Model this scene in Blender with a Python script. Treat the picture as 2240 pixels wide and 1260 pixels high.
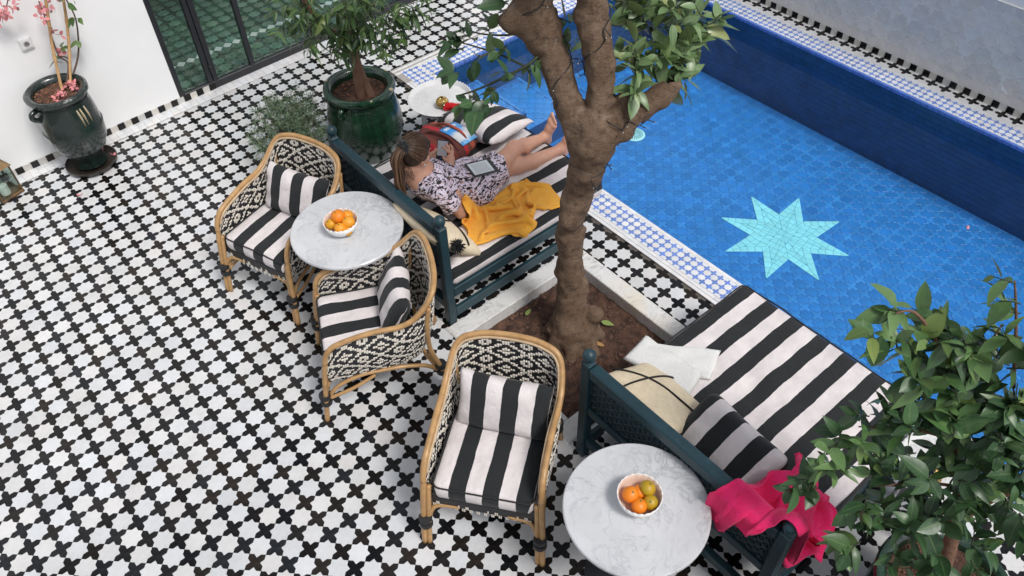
import bpy, bmesh, math, random
import numpy as np
from mathutils import Vector, Matrix, Quaternion, Euler
random.seed(7); RNG = np.random.RandomState(7)
for o in list(bpy.data.objects): bpy.data.objects.remove(o)
SC = bpy.context.scene
COL = SC.collection

# ---------------------------------------------------------------- camera
CAMLOC = Vector((0.5488, -3.8161, 4.0432))
right = Vector((0.76079933, -0.64849249, -0.02533517))
down = Vector((-0.4899535, -0.54832795, -0.67770349))
fwd = Vector((0.42559364, 0.52800941, -0.73489871))
cam = bpy.data.cameras.new('camera')
cam.sensor_width = 36.0
cam.lens = 1770.1 / 2240 * 36.0
cam.clip_start = 0.05; cam.clip_end = 200
camo = bpy.data.objects.new('camera', cam); COL.objects.link(camo)
mw = Matrix.Identity(4)
for i in range(3):
    mw[i][0] = right[i]; mw[i][1] = -down[i]; mw[i][2] = -fwd[i]; mw[i][3] = CAMLOC[i]
camo.matrix_world = mw
SC.camera = camo

# ---------------------------------------------------------------- sky, sun, exposure
SUN_EL, SUN_AZ = math.radians(56), math.radians(-84)      # direction towards the sun, azimuth from +X
W = bpy.data.worlds.new('World'); SC.world = W; W.use_nodes = True
nt = W.node_tree
sky = nt.nodes.new('ShaderNodeTexSky'); sky.sky_type = 'NISHITA'; sky.sun_disc = False
sky.sun_elevation = SUN_EL
sky.sun_rotation = math.pi / 2 - SUN_AZ
sky.altitude = 400; sky.air_density = 1.0; sky.dust_density = 3.0; sky.ozone_density = 1.0
hsv = nt.nodes.new('ShaderNodeHueSaturation'); hsv.inputs['Saturation'].default_value = 0.32
nt.links.new(sky.outputs[0], hsv.inputs['Color'])
bg = nt.nodes['Background']; bg.inputs['Strength'].default_value = 0.122
nt.links.new(hsv.outputs[0], bg.inputs['Color'])
sl = bpy.data.lights.new('sun', 'SUN'); sl.energy = 1.9; sl.angle = math.radians(15); sl.color = (1.0, 0.965, 0.92)
so = bpy.data.objects.new('sun', sl); COL.objects.link(so)
sd = Vector((math.cos(SUN_EL) * math.cos(SUN_AZ), math.cos(SUN_EL) * math.sin(SUN_AZ), math.sin(SUN_EL)))
so.rotation_euler = sd.to_track_quat('Z', 'Y').to_euler(); so.location = (3, 0, 8)
SC.view_settings.view_transform = 'Standard'; SC.view_settings.look = 'None'
SC.view_settings.exposure = 0.24; SC.view_settings.gamma = 1.0
SC.view_settings.use_curve_mapping = False
SC.render.engine = 'CYCLES'
SC.cycles.max_bounces = 8; SC.cycles.transparent_max_bounces = 16
SC.cycles.caustics_reflective = False; SC.cycles.caustics_refractive = False

# ---------------------------------------------------------------- helpers
def pix(x, y, z):
    v = Vector((x, y, z)) - CAMLOC
    c = v.dot(fwd)
    if c < 0.05: return None
    return (1120 + 1770.1 * v.dot(right) / c, 630 + 1770.1 * v.dot(down) / c)

def inframe(x, y, z, pad=60):
    p = pix(x, y, z)
    return p is not None and -pad < p[0] < 2240 + pad and -pad < p[1] < 1260 + pad

def link(o, parent=None):
    COL.objects.link(o)
    if parent is not None: o.parent = parent
    return o

def mesh(name, verts, faces, mats=None, smooth=False, uv=None, midx=None, attr=None, autosmooth=None):
    me = bpy.data.meshes.new(name)
    verts = np.asarray(verts, dtype=np.float64).reshape(-1, 3)
    if isinstance(faces, np.ndarray):
        faces = faces.tolist()
    me.from_pydata(verts.tolist(), [], faces)
    if mats is not None:
        for m in (mats if isinstance(mats, (list, tuple)) else [mats]): me.materials.append(m)
    if uv is not None:
        lay = me.uv_layers.new(name='UVMap')
        vi = np.empty(len(me.loops), dtype=np.int32); me.loops.foreach_get('vertex_index', vi)
        lay.data.foreach_set('uv', np.asarray(uv, dtype=np.float32)[vi].ravel())
    if midx is not None:
        me.polygons.foreach_set('material_index', np.asarray(midx, dtype=np.int32))
    if attr is not None:
        a = me.attributes.new('var', 'FLOAT', 'POINT')
        a.data.foreach_set('value', np.asarray(attr, dtype=np.float32))
    if smooth:
        me.polygons.foreach_set('use_smooth', np.ones(len(me.polygons), dtype=bool))
    me.validate()
    me.update()
    if autosmooth is not None:
        try: me.set_sharp_from_angle(angle=math.radians(autosmooth))
        except Exception: pass
    return me

def ob(name, me, parent=None, loc=(0, 0, 0), rot=(0, 0, 0), **props):
    o = bpy.data.objects.new(name, me)
    o.location = loc; o.rotation_euler = rot
    link(o, parent)
    for k, v in props.items(): o[k] = v
    return o

def tag(o, label, cat=None, group=None):
    o['label'] = label
    if cat: o['category'] = cat
    if group: o['group'] = group
    return o

def thing(name, label, cat, loc=(0, 0, 0), rotz=0.0, group=None):
    o = bpy.data.objects.new(name, None); o.empty_display_size = 0.1
    o.location = loc; o.rotation_euler = (0, 0, rotz)
    link(o); return tag(o, label, cat, group)

def struct(name, me, parent=None, loc=(0, 0, 0)):
    o = ob(name, me, parent, loc); o['kind'] = 'structure'; return o

class MB:
    """collects shapes into one mesh"""
    def __init__(s): s.v = []; s.f = []; s.uv = []; s.mi = []
    def add(s, v, f, uv=None, mi=0):
        n = len(s.v); v = [tuple(p) for p in v]
        s.v += v; s.f += [[i + n for i in q] for q in f]
        s.uv += ([tuple(u) for u in uv] if uv is not None else [(0.0, 0.0)] * len(v))
        s.mi += [mi] * len(f)
        return s
    def box(s, c, d, b=0.0, rot=None, mi=0):
        hx, hy, hz = d[0] / 2, d[1] / 2, d[2] / 2
        b = min(b, hx * .95, hy * .95, hz * .95)
        vs = []; fs = []
        if b <= 0:
            vs = [(x, y, z) for x in (-hx, hx) for y in (-hy, hy) for z in (-hz, hz)]
            fs = [[0, 1, 3, 2], [4, 6, 7, 5], [0, 4, 5, 1], [2, 3, 7, 6], [0, 2, 6, 4], [1, 5, 7, 3]]
        else:
            idx = {}
            for sx in (-1, 1):
                for sy in (-1, 1):
                    for sz in (-1, 1):
                        for ax in range(3):
                            p = [sx * (hx - b), sy * (hy - b), sz * (hz - b)]
                            p[ax] = (sx * hx, sy * hy, sz * hz)[ax]
                            idx[(sx, sy, sz, ax)] = len(vs); vs.append(tuple(p))
            for sg in (-1, 1):
                for ax in range(3):
                    o1, o2 = [(1, 2), (0, 2), (0, 1)][ax]
                    q = []
                    for a, c2 in ((-1, -1), (1, -1), (1, 1), (-1, 1)):
                        t = [0, 0, 0]; t[ax] = sg; t[o1] = a; t[o2] = c2
                        q.append(idx[(t[0], t[1], t[2], ax)])
                    fs.append(q)
            for ax in range(3):
                o1, o2 = [(1, 2), (0, 2), (0, 1)][ax]
                for a in (-1, 1):
                    for c2 in (-1, 1):
                        q = []
                        for e, w in ((-1, o1), (1, o1), (1, o2), (-1, o2)):
                            t = [0, 0, 0]; t[ax] = e; t[o1] = a; t[o2] = c2
                            q.append(idx[(t[0], t[1], t[2], w)])
                        fs.append(q)
            for sx in (-1, 1):
                for sy in (-1, 1):
                    for sz in (-1, 1):
                        fs.append([idx[(sx, sy, sz, k)] for k in range(3)])
        M = Matrix.Identity(3) if rot is None else Euler(rot).to_matrix()
        C = Vector(c)
        return s.add([M @ Vector(p) + C for p in vs], fs, mi=mi)
    def tube(s, pts, r, seg=8, mi=0, cap=True, uvs=None):
        P = [Vector(p) for p in pts]; n = len(P)
        R = r if hasattr(r, '__len__') else [r] * n
        t0 = (P[1] - P[0]).normalized()
        up = Vector((0, 0, 1)) if abs(t0.z) < .9 else Vector((1, 0, 0))
        a = t0.cross(up).normalized(); vs = []; L = 0; uv = []
        for i in range(n):
            t = (P[min(i + 1, n - 1)] - P[max(i - 1, 0)]).normalized()
            a = (a - t * a.dot(t)).normalized(); b = t.cross(a)
            if i: L += (P[i] - P[i - 1]).length
            for k in range(seg):
                an = 2 * math.pi * k / seg
                vs.append(P[i] + (a * math.cos(an) + b * math.sin(an)) * R[i]); uv.append((k / seg, L))
        fs = [[i * seg + k, i * seg + (k + 1) % seg, (i + 1) * seg + (k + 1) % seg, (i + 1) * seg + k] for i in range(n - 1) for k in range(seg)]
        if cap: fs += [list(range(seg))[::-1], [(n - 1) * seg + k for k in range(seg)]]
        return s.add(vs, fs, uv, mi)
    def lathe(s, prof, seg=32, c=(0, 0, 0), mi=0, wob=None):
        vs = []; n = len(prof)
        for i, (r, z) in enumerate(prof):
            for k in range(seg):
                a = 2 * math.pi * k / seg
                rr = r * (1 + (wob(a, z) if wob else 0))
                vs.append((c[0] + rr * math.cos(a), c[1] + rr * math.sin(a), c[2] + z))
        fs = [[i * seg + k, i * seg + (k + 1) % seg, (i + 1) * seg + (k + 1) % seg, (i + 1) * seg + k] for i in range(n - 1) for k in range(seg)]
        if prof[0][0] > 1e-5: fs.append(list(range(seg))[::-1])
        if prof[-1][0] > 1e-5: fs.append([(n - 1) * seg + k for k in range(seg)])
        return s.add(vs, fs, mi=mi)
    def sphere(s, c, r, u=12, v=8, mi=0, rot=None):
        r = r if hasattr(r, '__len__') else (r, r, r)
        M = Matrix.Identity(3) if rot is None else Euler(rot).to_matrix()
        vs = [M @ Vector((0, 0, -r[2])) + Vector(c)]
        for j in range(1, v):
            t = math.pi * j / v - math.pi / 2
            for i in range(u):
                a = 2 * math.pi * i / u
                vs.append(M @ Vector((r[0] * math.cos(t) * math.cos(a), r[1] * math.cos(t) * math.sin(a), r[2] * math.sin(t))) + Vector(c))
        vs.append(M @ Vector((0, 0, r[2])) + Vector(c))
        fs = [[0, 1 + (i + 1) % u, 1 + i] for i in range(u)]
        for j in range(v - 2):
            for i in range(u):
                a = 1 + j * u
                fs.append([a + i, a + (i + 1) % u, a + u + (i + 1) % u, a + u + i])
        a = 1 + (v - 2) * u; T = len(vs) - 1
        fs += [[a + i, a + (i + 1) % u, T] for i in range(u)]
        return s.add(vs, fs, mi=mi)
    def mesh(s, name, mats, smooth=False, autosmooth=None):
        return mesh(name, s.v, s.f, mats, smooth or autosmooth is not None, uv=s.uv, midx=s.mi, autosmooth=autosmooth)
    def build(s, name, mats, parent=None, smooth=False, autosmooth=None, loc=(0, 0, 0), **props):
        return ob(name, s.mesh(name, mats, smooth, autosmooth), parent, loc, **props)

def catmull(P, n=8, closed=False):
    P = [np.array(p, float) for p in P]; out = []
    N = len(P)
    for i in range(N if closed else N - 1):
        if closed: p0, p1, p2, p3 = P[i - 1], P[i], P[(i + 1) % N], P[(i + 2) % N]
        else: p0, p1, p2, p3 = P[max(i - 1, 0)], P[i], P[i + 1], P[min(i + 2, N - 1)]
        for k in range(n):
            t = k / n
            out.append(.5 * ((2 * p1) + (-p0 + p2) * t + (2 * p0 - 5 * p1 + 4 * p2 - p3) * t * t + (-p0 + 3 * p1 - 3 * p2 + p3) * t ** 3))
    if not closed: out.append(P[-1])
    return np.array(out)

def resample(P, n):
    P = np.asarray(P, float); d = np.r_[0, np.cumsum(np.linalg.norm(np.diff(P, axis=0), axis=1))]
    t = np.linspace(0, d[-1], n)
    return np.c_[[np.interp(t, d, P[:, k]) for k in range(P.shape[1])]].T

# ---------------------------------------------------------------- materials
def nodes(name):
    m = bpy.data.materials.new(name); m.use_nodes = True
    t = m.node_tree
    return m, t, t.nodes['Principled BSDF']

def N(t, kind, **kw):
    n = t.nodes.new(kind)
    for k, v in kw.items():
        if k in n.inputs: n.inputs[k].default_value = v
        else: setattr(n, k, v)
    return n

def math_n(t, op, a, b=None, clamp=False):
    n = t.nodes.new('ShaderNodeMath'); n.operation = op; n.use_clamp = clamp
    for i, x in enumerate((a, b)):
        if x is None: continue
        if hasattr(x, 'is_output'): t.links.new(x, n.inputs[i])
        else: n.inputs[i].default_value = x
    return n.outputs[0]

def coord(t, kind='Object', scale=None):
    tc = t.nodes.new('ShaderNodeTexCoord'); o = tc.outputs[kind]
    if scale is not None:
        mp = t.nodes.new('ShaderNodeMapping'); mp.inputs['Scale'].default_value = scale if hasattr(scale, '__len__') else (scale,) * 3
        t.links.new(o, mp.inputs['Vector']); o = mp.outputs[0]
    return o

def noise(t, vec, scale, detail=4, rough=.55, dist=0.0):
    n = t.nodes.new('ShaderNodeTexNoise'); n.inputs['Scale'].default_value = scale
    n.inputs['Detail'].default_value = detail; n.inputs['Roughness'].default_value = rough
    n.inputs['Distortion'].default_value = dist
    t.links.new(vec, n.inputs['Vector']); return n.outputs['Fac']

def mixc(t, fac, a, b, mode='MIX'):
    n = t.nodes.new('ShaderNodeMix'); n.data_type = 'RGBA'; n.blend_type = mode
    for k, x in ((0, fac), (6, a), (7, b)):
        if hasattr(x, 'is_output'): t.links.new(x, n.inputs[k])
        elif k == 0: n.inputs[0].default_value = x
        else: n.inputs[k].default_value = (*x, 1)
    return n.outputs[2]

def ramp(t, fac, p0, p1, c0=(0, 0, 0), c1=(1, 1, 1)):
    r = t.nodes.new('ShaderNodeValToRGB')
    r.color_ramp.elements[0].position = p0; r.color_ramp.elements[1].position = p1
    r.color_ramp.elements[0].color = (*c0, 1); r.color_ramp.elements[1].color = (*c1, 1)
    t.links.new(fac, r.inputs[0]); return r.outputs[0]

def bump(t, b, h, strength, dist=.01):
    n = t.nodes.new('ShaderNodeBump'); n.inputs['Strength'].default_value = strength; n.inputs['Distance'].default_value = dist
    t.links.new(h, n.inputs['Height']); t.links.new(n.outputs[0], b.inputs['Normal'])

def pm(name, col, rough=.5, var=.12, ns=6, bp=0.0, bs=60, bd=.01, metal=0.0, orand=0.0, coat=0.0, spec=.5, col2=None, t2=(.45, .6), ns2=5, sheen=0.0, rvar=0.0, kind='Object', stain=0.0, chips=0.0):
    m, t, b = nodes(name)
    v = coord(t, kind)
    f = noise(t, v, ns, 5)
    c = mixc(t, 1.0, col, ramp(t, f, .25, .75, (1 - var,) * 3, (1 + var,) * 3), 'MULTIPLY')
    if col2 is not None:
        f2 = noise(t, v, ns2, 5, .6)
        c = mixc(t, ramp(t, f2, t2[0], t2[1]), c, col2)
    if orand:
        oi = t.nodes.new('ShaderNodeObjectInfo'); at = t.nodes.new('ShaderNodeAttribute'); at.attribute_name = 'var'
        r = math_n(t, 'FRACT', math_n(t, 'ADD', oi.outputs['Random'], at.outputs['Fac']))
        k = math_n(t, 'ADD', math_n(t, 'MULTIPLY', r, 2 * orand), 1 - orand)
        cc = t.nodes.new('ShaderNodeCombineColor')
        w = math_n(t, 'FRACT', math_n(t, 'MULTIPLY', r, 7.31))
        t.links.new(math_n(t, 'MULTIPLY', k, math_n(t, 'ADD', math_n(t, 'MULTIPLY', w, orand * .7), 1 - orand * .35)), cc.inputs[0])
        t.links.new(k, cc.inputs[1])
        t.links.new(math_n(t, 'MULTIPLY', k, math_n(t, 'ADD', math_n(t, 'MULTIPLY', w, -orand * .7), 1 + orand * .35)), cc.inputs[2])
        c = mixc(t, 1.0, c, cc.outputs[0], 'MULTIPLY')
    if stain:
        gp = t.nodes.new('ShaderNodeNewGeometry').outputs['Position']
        sn = math_n(t, 'ADD', math_n(t, 'MULTIPLY', noise(t, gp, 1.3, 5, .62), .6), math_n(t, 'MULTIPLY', noise(t, gp, 9, 6, .7), .4))
        c = mixc(t, 1.0, c, ramp(t, sn, .36, .60, (1 - stain, 1 - stain * 1.08, 1 - stain * 1.2), (1.02, 1.02, 1.02)), 'MULTIPLY')
    if chips:
        gp2 = t.nodes.new('ShaderNodeNewGeometry').outputs['Position']
        c = mixc(t, ramp(t, noise(t, gp2, 95, 3, .6), .70, .74, (0,) * 3, (chips,) * 3), c, (.30, .27, .24))
    t.links.new(c, b.inputs['Base Color'])
    b.inputs['Roughness'].default_value = rough; b.inputs['Metallic'].default_value = metal
    b.inputs['Specular IOR Level'].default_value = spec
    if rvar:
        rr = math_n(t, 'ADD', math_n(t, 'MULTIPLY', noise(t, v, ns * 2.3, 3), rvar * 2), rough - rvar, True)
        t.links.new(rr, b.inputs['Roughness'])
    if coat: b.inputs['Coat Weight'].default_value = coat; b.inputs['Coat Roughness'].default_value = .08
    if sheen: b.inputs['Sheen Weight'].default_value = sheen; b.inputs['Sheen Roughness'].default_value = .5
    if bp: bump(t, b, noise(t, v, bs, 4, .6), bp, bd)
    return m

def glass_like(name, tint=(.9, .97, .95), ior=1.45, rough=0.0, wave=None):
    m = bpy.data.materials.new(name); m.use_nodes = True; t = m.node_tree
    t.nodes.clear()
    out = t.nodes.new('ShaderNodeOutputMaterial'); mx = t.nodes.new('ShaderNodeMixShader')
    tr = t.nodes.new('ShaderNodeBsdfTransparent'); tr.inputs[0].default_value = (*tint, 1)
    gl = t.nodes.new('ShaderNodeBsdfGlossy'); gl.inputs['Roughness'].default_value = rough
    # Schlick reflectance, the same from both sides of the thin sheet
    geo = t.nodes.new('ShaderNodeNewGeometry'); dp = t.nodes.new('ShaderNodeVectorMath'); dp.operation = 'DOT_PRODUCT'
    t.links.new(geo.outputs['Incoming'], dp.inputs[0]); t.links.new(geo.outputs['Normal'], dp.inputs[1])
    f0 = ((ior - 1) / (ior + 1)) ** 2
    cs = math_n(t, 'ABSOLUTE', dp.outputs['Value'])
    fr_out = math_n(t, 'ADD', math_n(t, 'MULTIPLY', math_n(t, 'POWER', math_n(t, 'SUBTRACT', 1.0, cs), 5), 1 - f0), f0)
    if wave:
        bn = t.nodes.new('ShaderNodeBump'); bn.inputs['Strength'].default_value = wave[1]; bn.inputs['Distance'].default_value = .02
        t.links.new(noise(t, coord(t), wave[0], 2, .5, .6), bn.inputs['Height'])
        t.links.new(bn.outputs[0], gl.inputs['Normal']); t.links.new(bn.outputs[0], dp.inputs[1])
    t.links.new(fr_out, mx.inputs[0]); t.links.new(tr.outputs[0], mx.inputs[1]); t.links.new(gl.outputs[0], mx.inputs[2])
    t.links.new(mx.outputs[0], out.inputs[0]); return m

def marble(name, base=(.74, .75, .77), vein=(.33, .35, .39), warm=None, sc=5.0):
    m, t, b = nodes(name); v = coord(t)
    a = noise(t, v, sc, 8, .62, 1.4)
    line = ramp(t, math_n(t, 'ABSOLUTE', math_n(t, 'SUBTRACT', a, .5)), 0.0, .03, (1, 1, 1), (0, 0, 0))
    a2 = noise(t, v, sc * 2.7, 6, .6, .8)
    line2 = ramp(t, math_n(t, 'ABSOLUTE', math_n(t, 'SUBTRACT', a2, .52)), 0.0, .018, (1, 1, 1), (0, 0, 0))
    mask = ramp(t, noise(t, v, sc * .7, 3), .35, .65)
    f = math_n(t, 'MULTIPLY', math_n(t, 'ADD', math_n(t, 'MULTIPLY', line, .7), math_n(t, 'MULTIPLY', line2, .35)), mask, True)
    cl = mixc(t, ramp(t, noise(t, v, sc * .9, 6, .65), .35, .75), base, tuple(x * .84 for x in base))
    if warm: cl = mixc(t, ramp(t, noise(t, v, sc * .5, 3), .5, .72), cl, warm)
    c = mixc(t, f, cl, vein)
    t.links.new(c, b.inputs['Base Color']); b.inputs['Roughness'].default_value = .22
    bump(t, b, noise(t, v, 30, 3), .03); return m

def stripes(name, period, duty=.5, off=0.0, black=(.019, .021, .023), white=(.72, .665, .665)):
    """woven cotton with printed stripes: stripes follow UV x (metres across the cloth)"""
    m, t, b = nodes(name)
    uvn = t.nodes.new('ShaderNodeTexCoord').outputs['UV']
    sx = t.nodes.new('ShaderNodeSeparateXYZ'); t.links.new(uvn, sx.inputs[0])
    ob_ = coord(t)
    wob = math_n(t, 'MULTIPLY', math_n(t, 'SUBTRACT', noise(t, ob_, 6, 3), .5), period * .11)
    f = math_n(t, 'FRACT', math_n(t, 'ADD', math_n(t, 'DIVIDE', math_n(t, 'ADD', sx.outputs[0], wob), period), off))
    s = math_n(t, 'LESS_THAN', f, duty)
    nv = ramp(t, noise(t, ob_, 9, 5), .3, .7, (.86,) * 3, (1.1,) * 3)
    c = mixc(t, s, mixc(t, 1.0, white, nv, 'MULTIPLY'), mixc(t, 1.0, black, nv, 'MULTIPLY'))
    t.links.new(c, b.inputs['Base Color']); b.inputs['Roughness'].default_value = .85
    b.inputs['Specular IOR Level'].default_value = .25
    b.inputs['Sheen Weight'].default_value = .12
    h = math_n(t, 'ADD', noise(t, ob_, 18, 4, .55, .8), math_n(t, 'MULTIPLY', noise(t, ob_, 420, 1), .12))
    bump(t, b, h, .5, .014); return m

M = {}
M['white_tile'] = pm('white glazed tile', (.65, .658, .67), .17, .05, 30, .12, 26, .004, orand=.065, rvar=.06, stain=.13, chips=.55)
M['black_tile'] = pm('black glazed tile', (.013, .012, .012), .2, .5, 30, .25, 30, .004, orand=.6, rvar=.10, chips=.5, spec=.28)
M['blue_tile'] = pm('blue glazed tile', (.15, .25, .60), .2, .15, 30, .1, 40, .003, orand=.15)
M['white_square'] = pm('white square tile', (.75, .755, .77), .2, .05, 20, .08, 30, .003, orand=.08, stain=.10, chips=.3)
M['grout'] = pm('grey grout', (.11, .095, .085), .9, .3, 20)
M['grout_light'] = pm('pale grout', (.36, .34, .32), .9, .2, 20)
M['pool_a'] = pm('pool tile mid blue', (.024, .195, .56), .3, .18, 9, .05, 30, orand=.09)
M['pool_b'] = pm('pool tile light blue', (.036, .235, .62), .3, .18, 9, .05, 30, orand=.09)
M['pool_grout'] = pm('pool grout', (.02, .15, .45), .8, .3, 30)
M['pool_wall'] = pm('pool wall navy tile', (.015, .066, .175), .28, .25, 5, .06, 40, orand=.14)
M['pool_edge'] = pm('pool edge tile', (.10, .20, .58), .2, .2, 14, .15, 40, orand=.15)  # paler than the wall tile: reflection on the bullnose put into the colour
M['star_tile'] = pm('turquoise pool tile', (.27, .76, .86), .3, .05, 20, orand=.07)
M['white_wall'] = pm('white plaster wall', (.86, .86, .86), .8, .03, 3, .05, 18, .01)
M['grey_tile'] = pm('grey glazed wall tile', (.62, .61, .59), .2, .10, 12, .25, 24, .006, orand=.07)
M['grout_and_glint'] = pm('white grout and painted joint glints', (.82, .82, .82), .7, .2, 30)  # white grout that also paints the glints along the joints
M['green_a'] = pm('green floor tile', (.105, .185, .14), .22, .3, 14, orand=.28)
M['green_b'] = pm('dark green floor tile', (.022, .065, .04), .22, .4, 14, orand=.35)
M['black_metal'] = pm('black painted steel', (.02, .021, .025), .42, .2, 14, .05, 60)
M['soil'] = pm('red brown soil', (.115, .058, .038), .95, .5, 14, 1.0, 60, .02, col2=(.05, .026, .018), ns2=16)
M['marble'] = marble('white marble', (.62, .63, .65), (.30, .31, .335))
M['kerb'] = marble('veined kerb marble', (.76, .755, .745), (.27, .27, .275), warm=(.72, .66, .56), sc=6)
M['water'] = glass_like('pool water', (.955, .985, .995), 1.33, 0.0, (1.4, .14))
M['glass'] = glass_like('door glass', (.86, .92, .90), 1.5)
# ---------------------------------------------------------------- tiles
P = 0.125
def star_poly(R):
    return [(r * math.cos(a), r * math.sin(a)) for k in range(16) for a, r in [(k * math.pi / 8, R if k % 2 == 0 else R * math.cos(math.pi / 4) / math.cos(math.pi / 8))]]
def cross_poly(p):
    a = p * .14645
    q = [(.5 * p, 0), (.5 * p - a, a), (a, a)]
    out = []
    for k in range(4):
        c, s = math.cos(k * math.pi / 2), math.sin(k * math.pi / 2)
        out += [(x * c - y * s, x * s + y * c) for x, y in q]
    # order: tip, shoulder, inner corner ; need the next arm's shoulder too
    res = []
    for k in range(4):
        c, s = math.cos(k * math.pi / 2), math.sin(k * math.pi / 2)
        for x, y in [(.5 * p - a, -a), (.5 * p, 0), (.5 * p - a, a), (a, a)]:
            res.append((x * c - y * s, x * s + y * c))
    return res
def sq_poly(w, h):
    return [(-w / 2, -h / 2), (w / 2, -h / 2), (w / 2, h / 2), (-w / 2, h / 2)]
def inset(poly, d):
    n = len(poly); out = []
    for i in range(n):
        p0, p1, p2 = (np.array(poly[j % n]) for j in (i - 1, i, i + 1))
        e1 = p1 - p0; e2 = p2 - p1
        n1 = np.array([-e1[1], e1[0]]) / (np.linalg.norm(e1) + 1e-9); n2 = np.array([-e2[1], e2[0]]) / (np.linalg.norm(e2) + 1e-9)
        b = n1 + n2; k = 1 + n1.dot(n2)
        out.append(tuple(p1 + b * d / max(k, .35)))
    return out
def tile_geo(poly, gap=.0007, bev=.0012, th=.006):
    a = inset(poly, gap); b = inset(poly, gap + bev); n = len(a)
    v = [(x, y, -bev * .8) for x, y in a] + [(x, y, 0) for x, y in b] + [(x, y, -th) for x, y in a]
    f = [list(range(n, 2 * n))]
    f += [[i, (i + 1) % n, n + (i + 1) % n, n + i] for i in range(n)]
    f += [[2 * n + i, 2 * n + (i + 1) % n, (i + 1) % n, i] for i in range(n)]
    return np.array(v), f

def lay(parent, name, geo, mat, pts, nmax=300, tilt=.007, frame=None, stuff_name=None):
    """pts: list of (x,y,z[,rotz]). frame: 3x3 (columns = tile x, y, normal). nearest nmax in view become parts, the rest one part"""
    F = Matrix.Identity(3) if frame is None else frame
    def key(p):
        d = (Vector(p[:3]) - CAMLOC).length
        return d + (0 if inframe(*p[:3], pad=0) else 100)
    pts = sorted(pts, key=key)
    v, f = geo
    me = mesh(name, v, f, mat)
    def mat_for(p):
        q = Euler((random.gauss(0, tilt), random.gauss(0, tilt), p[3] if len(p) > 3 else 0)).to_matrix()
        return F @ q
    for p in pts[:nmax]:
        o = bpy.data.objects.new(name, me)
        o.rotation_euler = mat_for(p).to_euler(); o.location = Vector(p[:3]) + F.col[2] * random.uniform(-.0006, .0004)
        link(o, parent)
    rest = pts[nmax:]
    if rest:
        V = []; Fc = []; at = []; n = len(v)
        for i, p in enumerate(rest):
            Mx = np.array(mat_for(p)); V.append(v @ Mx.T + np.array(p[:3]) + np.array(F.col[2]) * random.uniform(-.0006, .0004))
            Fc += [[k + i * n for k in q] for q in f]; at += [random.random()] * n
        o = ob(stuff_name or name + '_field', mesh(name + '_field', np.concatenate(V), Fc, mat, attr=at), parent)
        o['kind'] = 'stuff'

def rect(x0, y0, x1, y1, z, n=1):
    return [(x0, y0, z), (x1, y0, z), (x1, y1, z), (x0, y1, z)], [[0, 1, 2, 3]]

# wall line on the left (slightly out of square, as in the yard)
def wy(x): return 2.650 + .0262 * (x - .73)
POOL = (4.07, -7.5, 6.85, 1.54)          # x0, y0, x1, y1
PLT = (2.33, -2.06, 3.50, -.905)         # planter, outer
# ---- floor
mb = MB()
X0, X1, Y0, Y1 = -2.5, 7.22, -7.5, 2.80
for a in ((X0, Y0, PLT[0], Y1), (PLT[0], Y0, PLT[2], PLT[1]), (PLT[0], PLT[3], PLT[2], Y1), (PLT[2], Y0, POOL[0], Y1), (POOL[0], POOL[3], X1, Y1), (POOL[2], Y0, X1, POOL[3])):
    mb.add(*rect(*a, -.004))
floor = struct('floor', mb.mesh('floor', M['grout']))
PADF = 230
stars, crosses = [], []
for i in range(-12, 62):
    for j in range(-26, 50):
        for kind, (u, v) in (('c', (i, j)), ('s', (i + .5, j + .5))):
            x, y = u * P, -v * P
            if y > wy(x) - .07: continue
            if x > 3.80 and y < 1.86: continue
            if x > 7.02: continue
            if PLT[0] + .05 < x < PLT[2] - .05 and PLT[1] + .05 < y < PLT[3] - .05: continue
            if not inframe(x, y, 0, PADF): continue
            (crosses if kind == 'c' else stars).append((x, y, 0))
lay(floor, 'white_star_tile', tile_geo(star_poly(P / 2), .0005, .0007), M['white_tile'], stars, 300)
lay(floor, 'black_cross_tile', tile_geo(cross_poly(P), .0003, .0005), M['black_tile'], crosses, 300)

# ---- white square border along the left wall
mb = MB()
bw = .125
for k in range(1):
    xs = np.linspace(X0, X1, 30)
    v = []; f = []
    for x in xs: v += [(x, wy(x) - bw, .003), (x, wy(x) + .06, .003)]
    f = [[2 * i, 2 * i + 2, 2 * i + 3, 2 * i + 1] for i in range(29)]
    mb.add(v, f)
border = struct('wall_border', mb.mesh('wall_border', M['grout_light']), floor)
pts = []
ang = math.atan(.0262)
for k in range(-30, 130):
    x = .73 + k * .0605
    for r in range(2):
        y = wy(x) - .031 - r * .0605
        if inframe(x, y, 0, 100): pts.append((x, y, .006, ang))
lay(border, 'white_square_tile', tile_geo(sq_poly(.0600, .0600), .0006, .0008), M['white_square'], pts, 200, .006)

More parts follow.
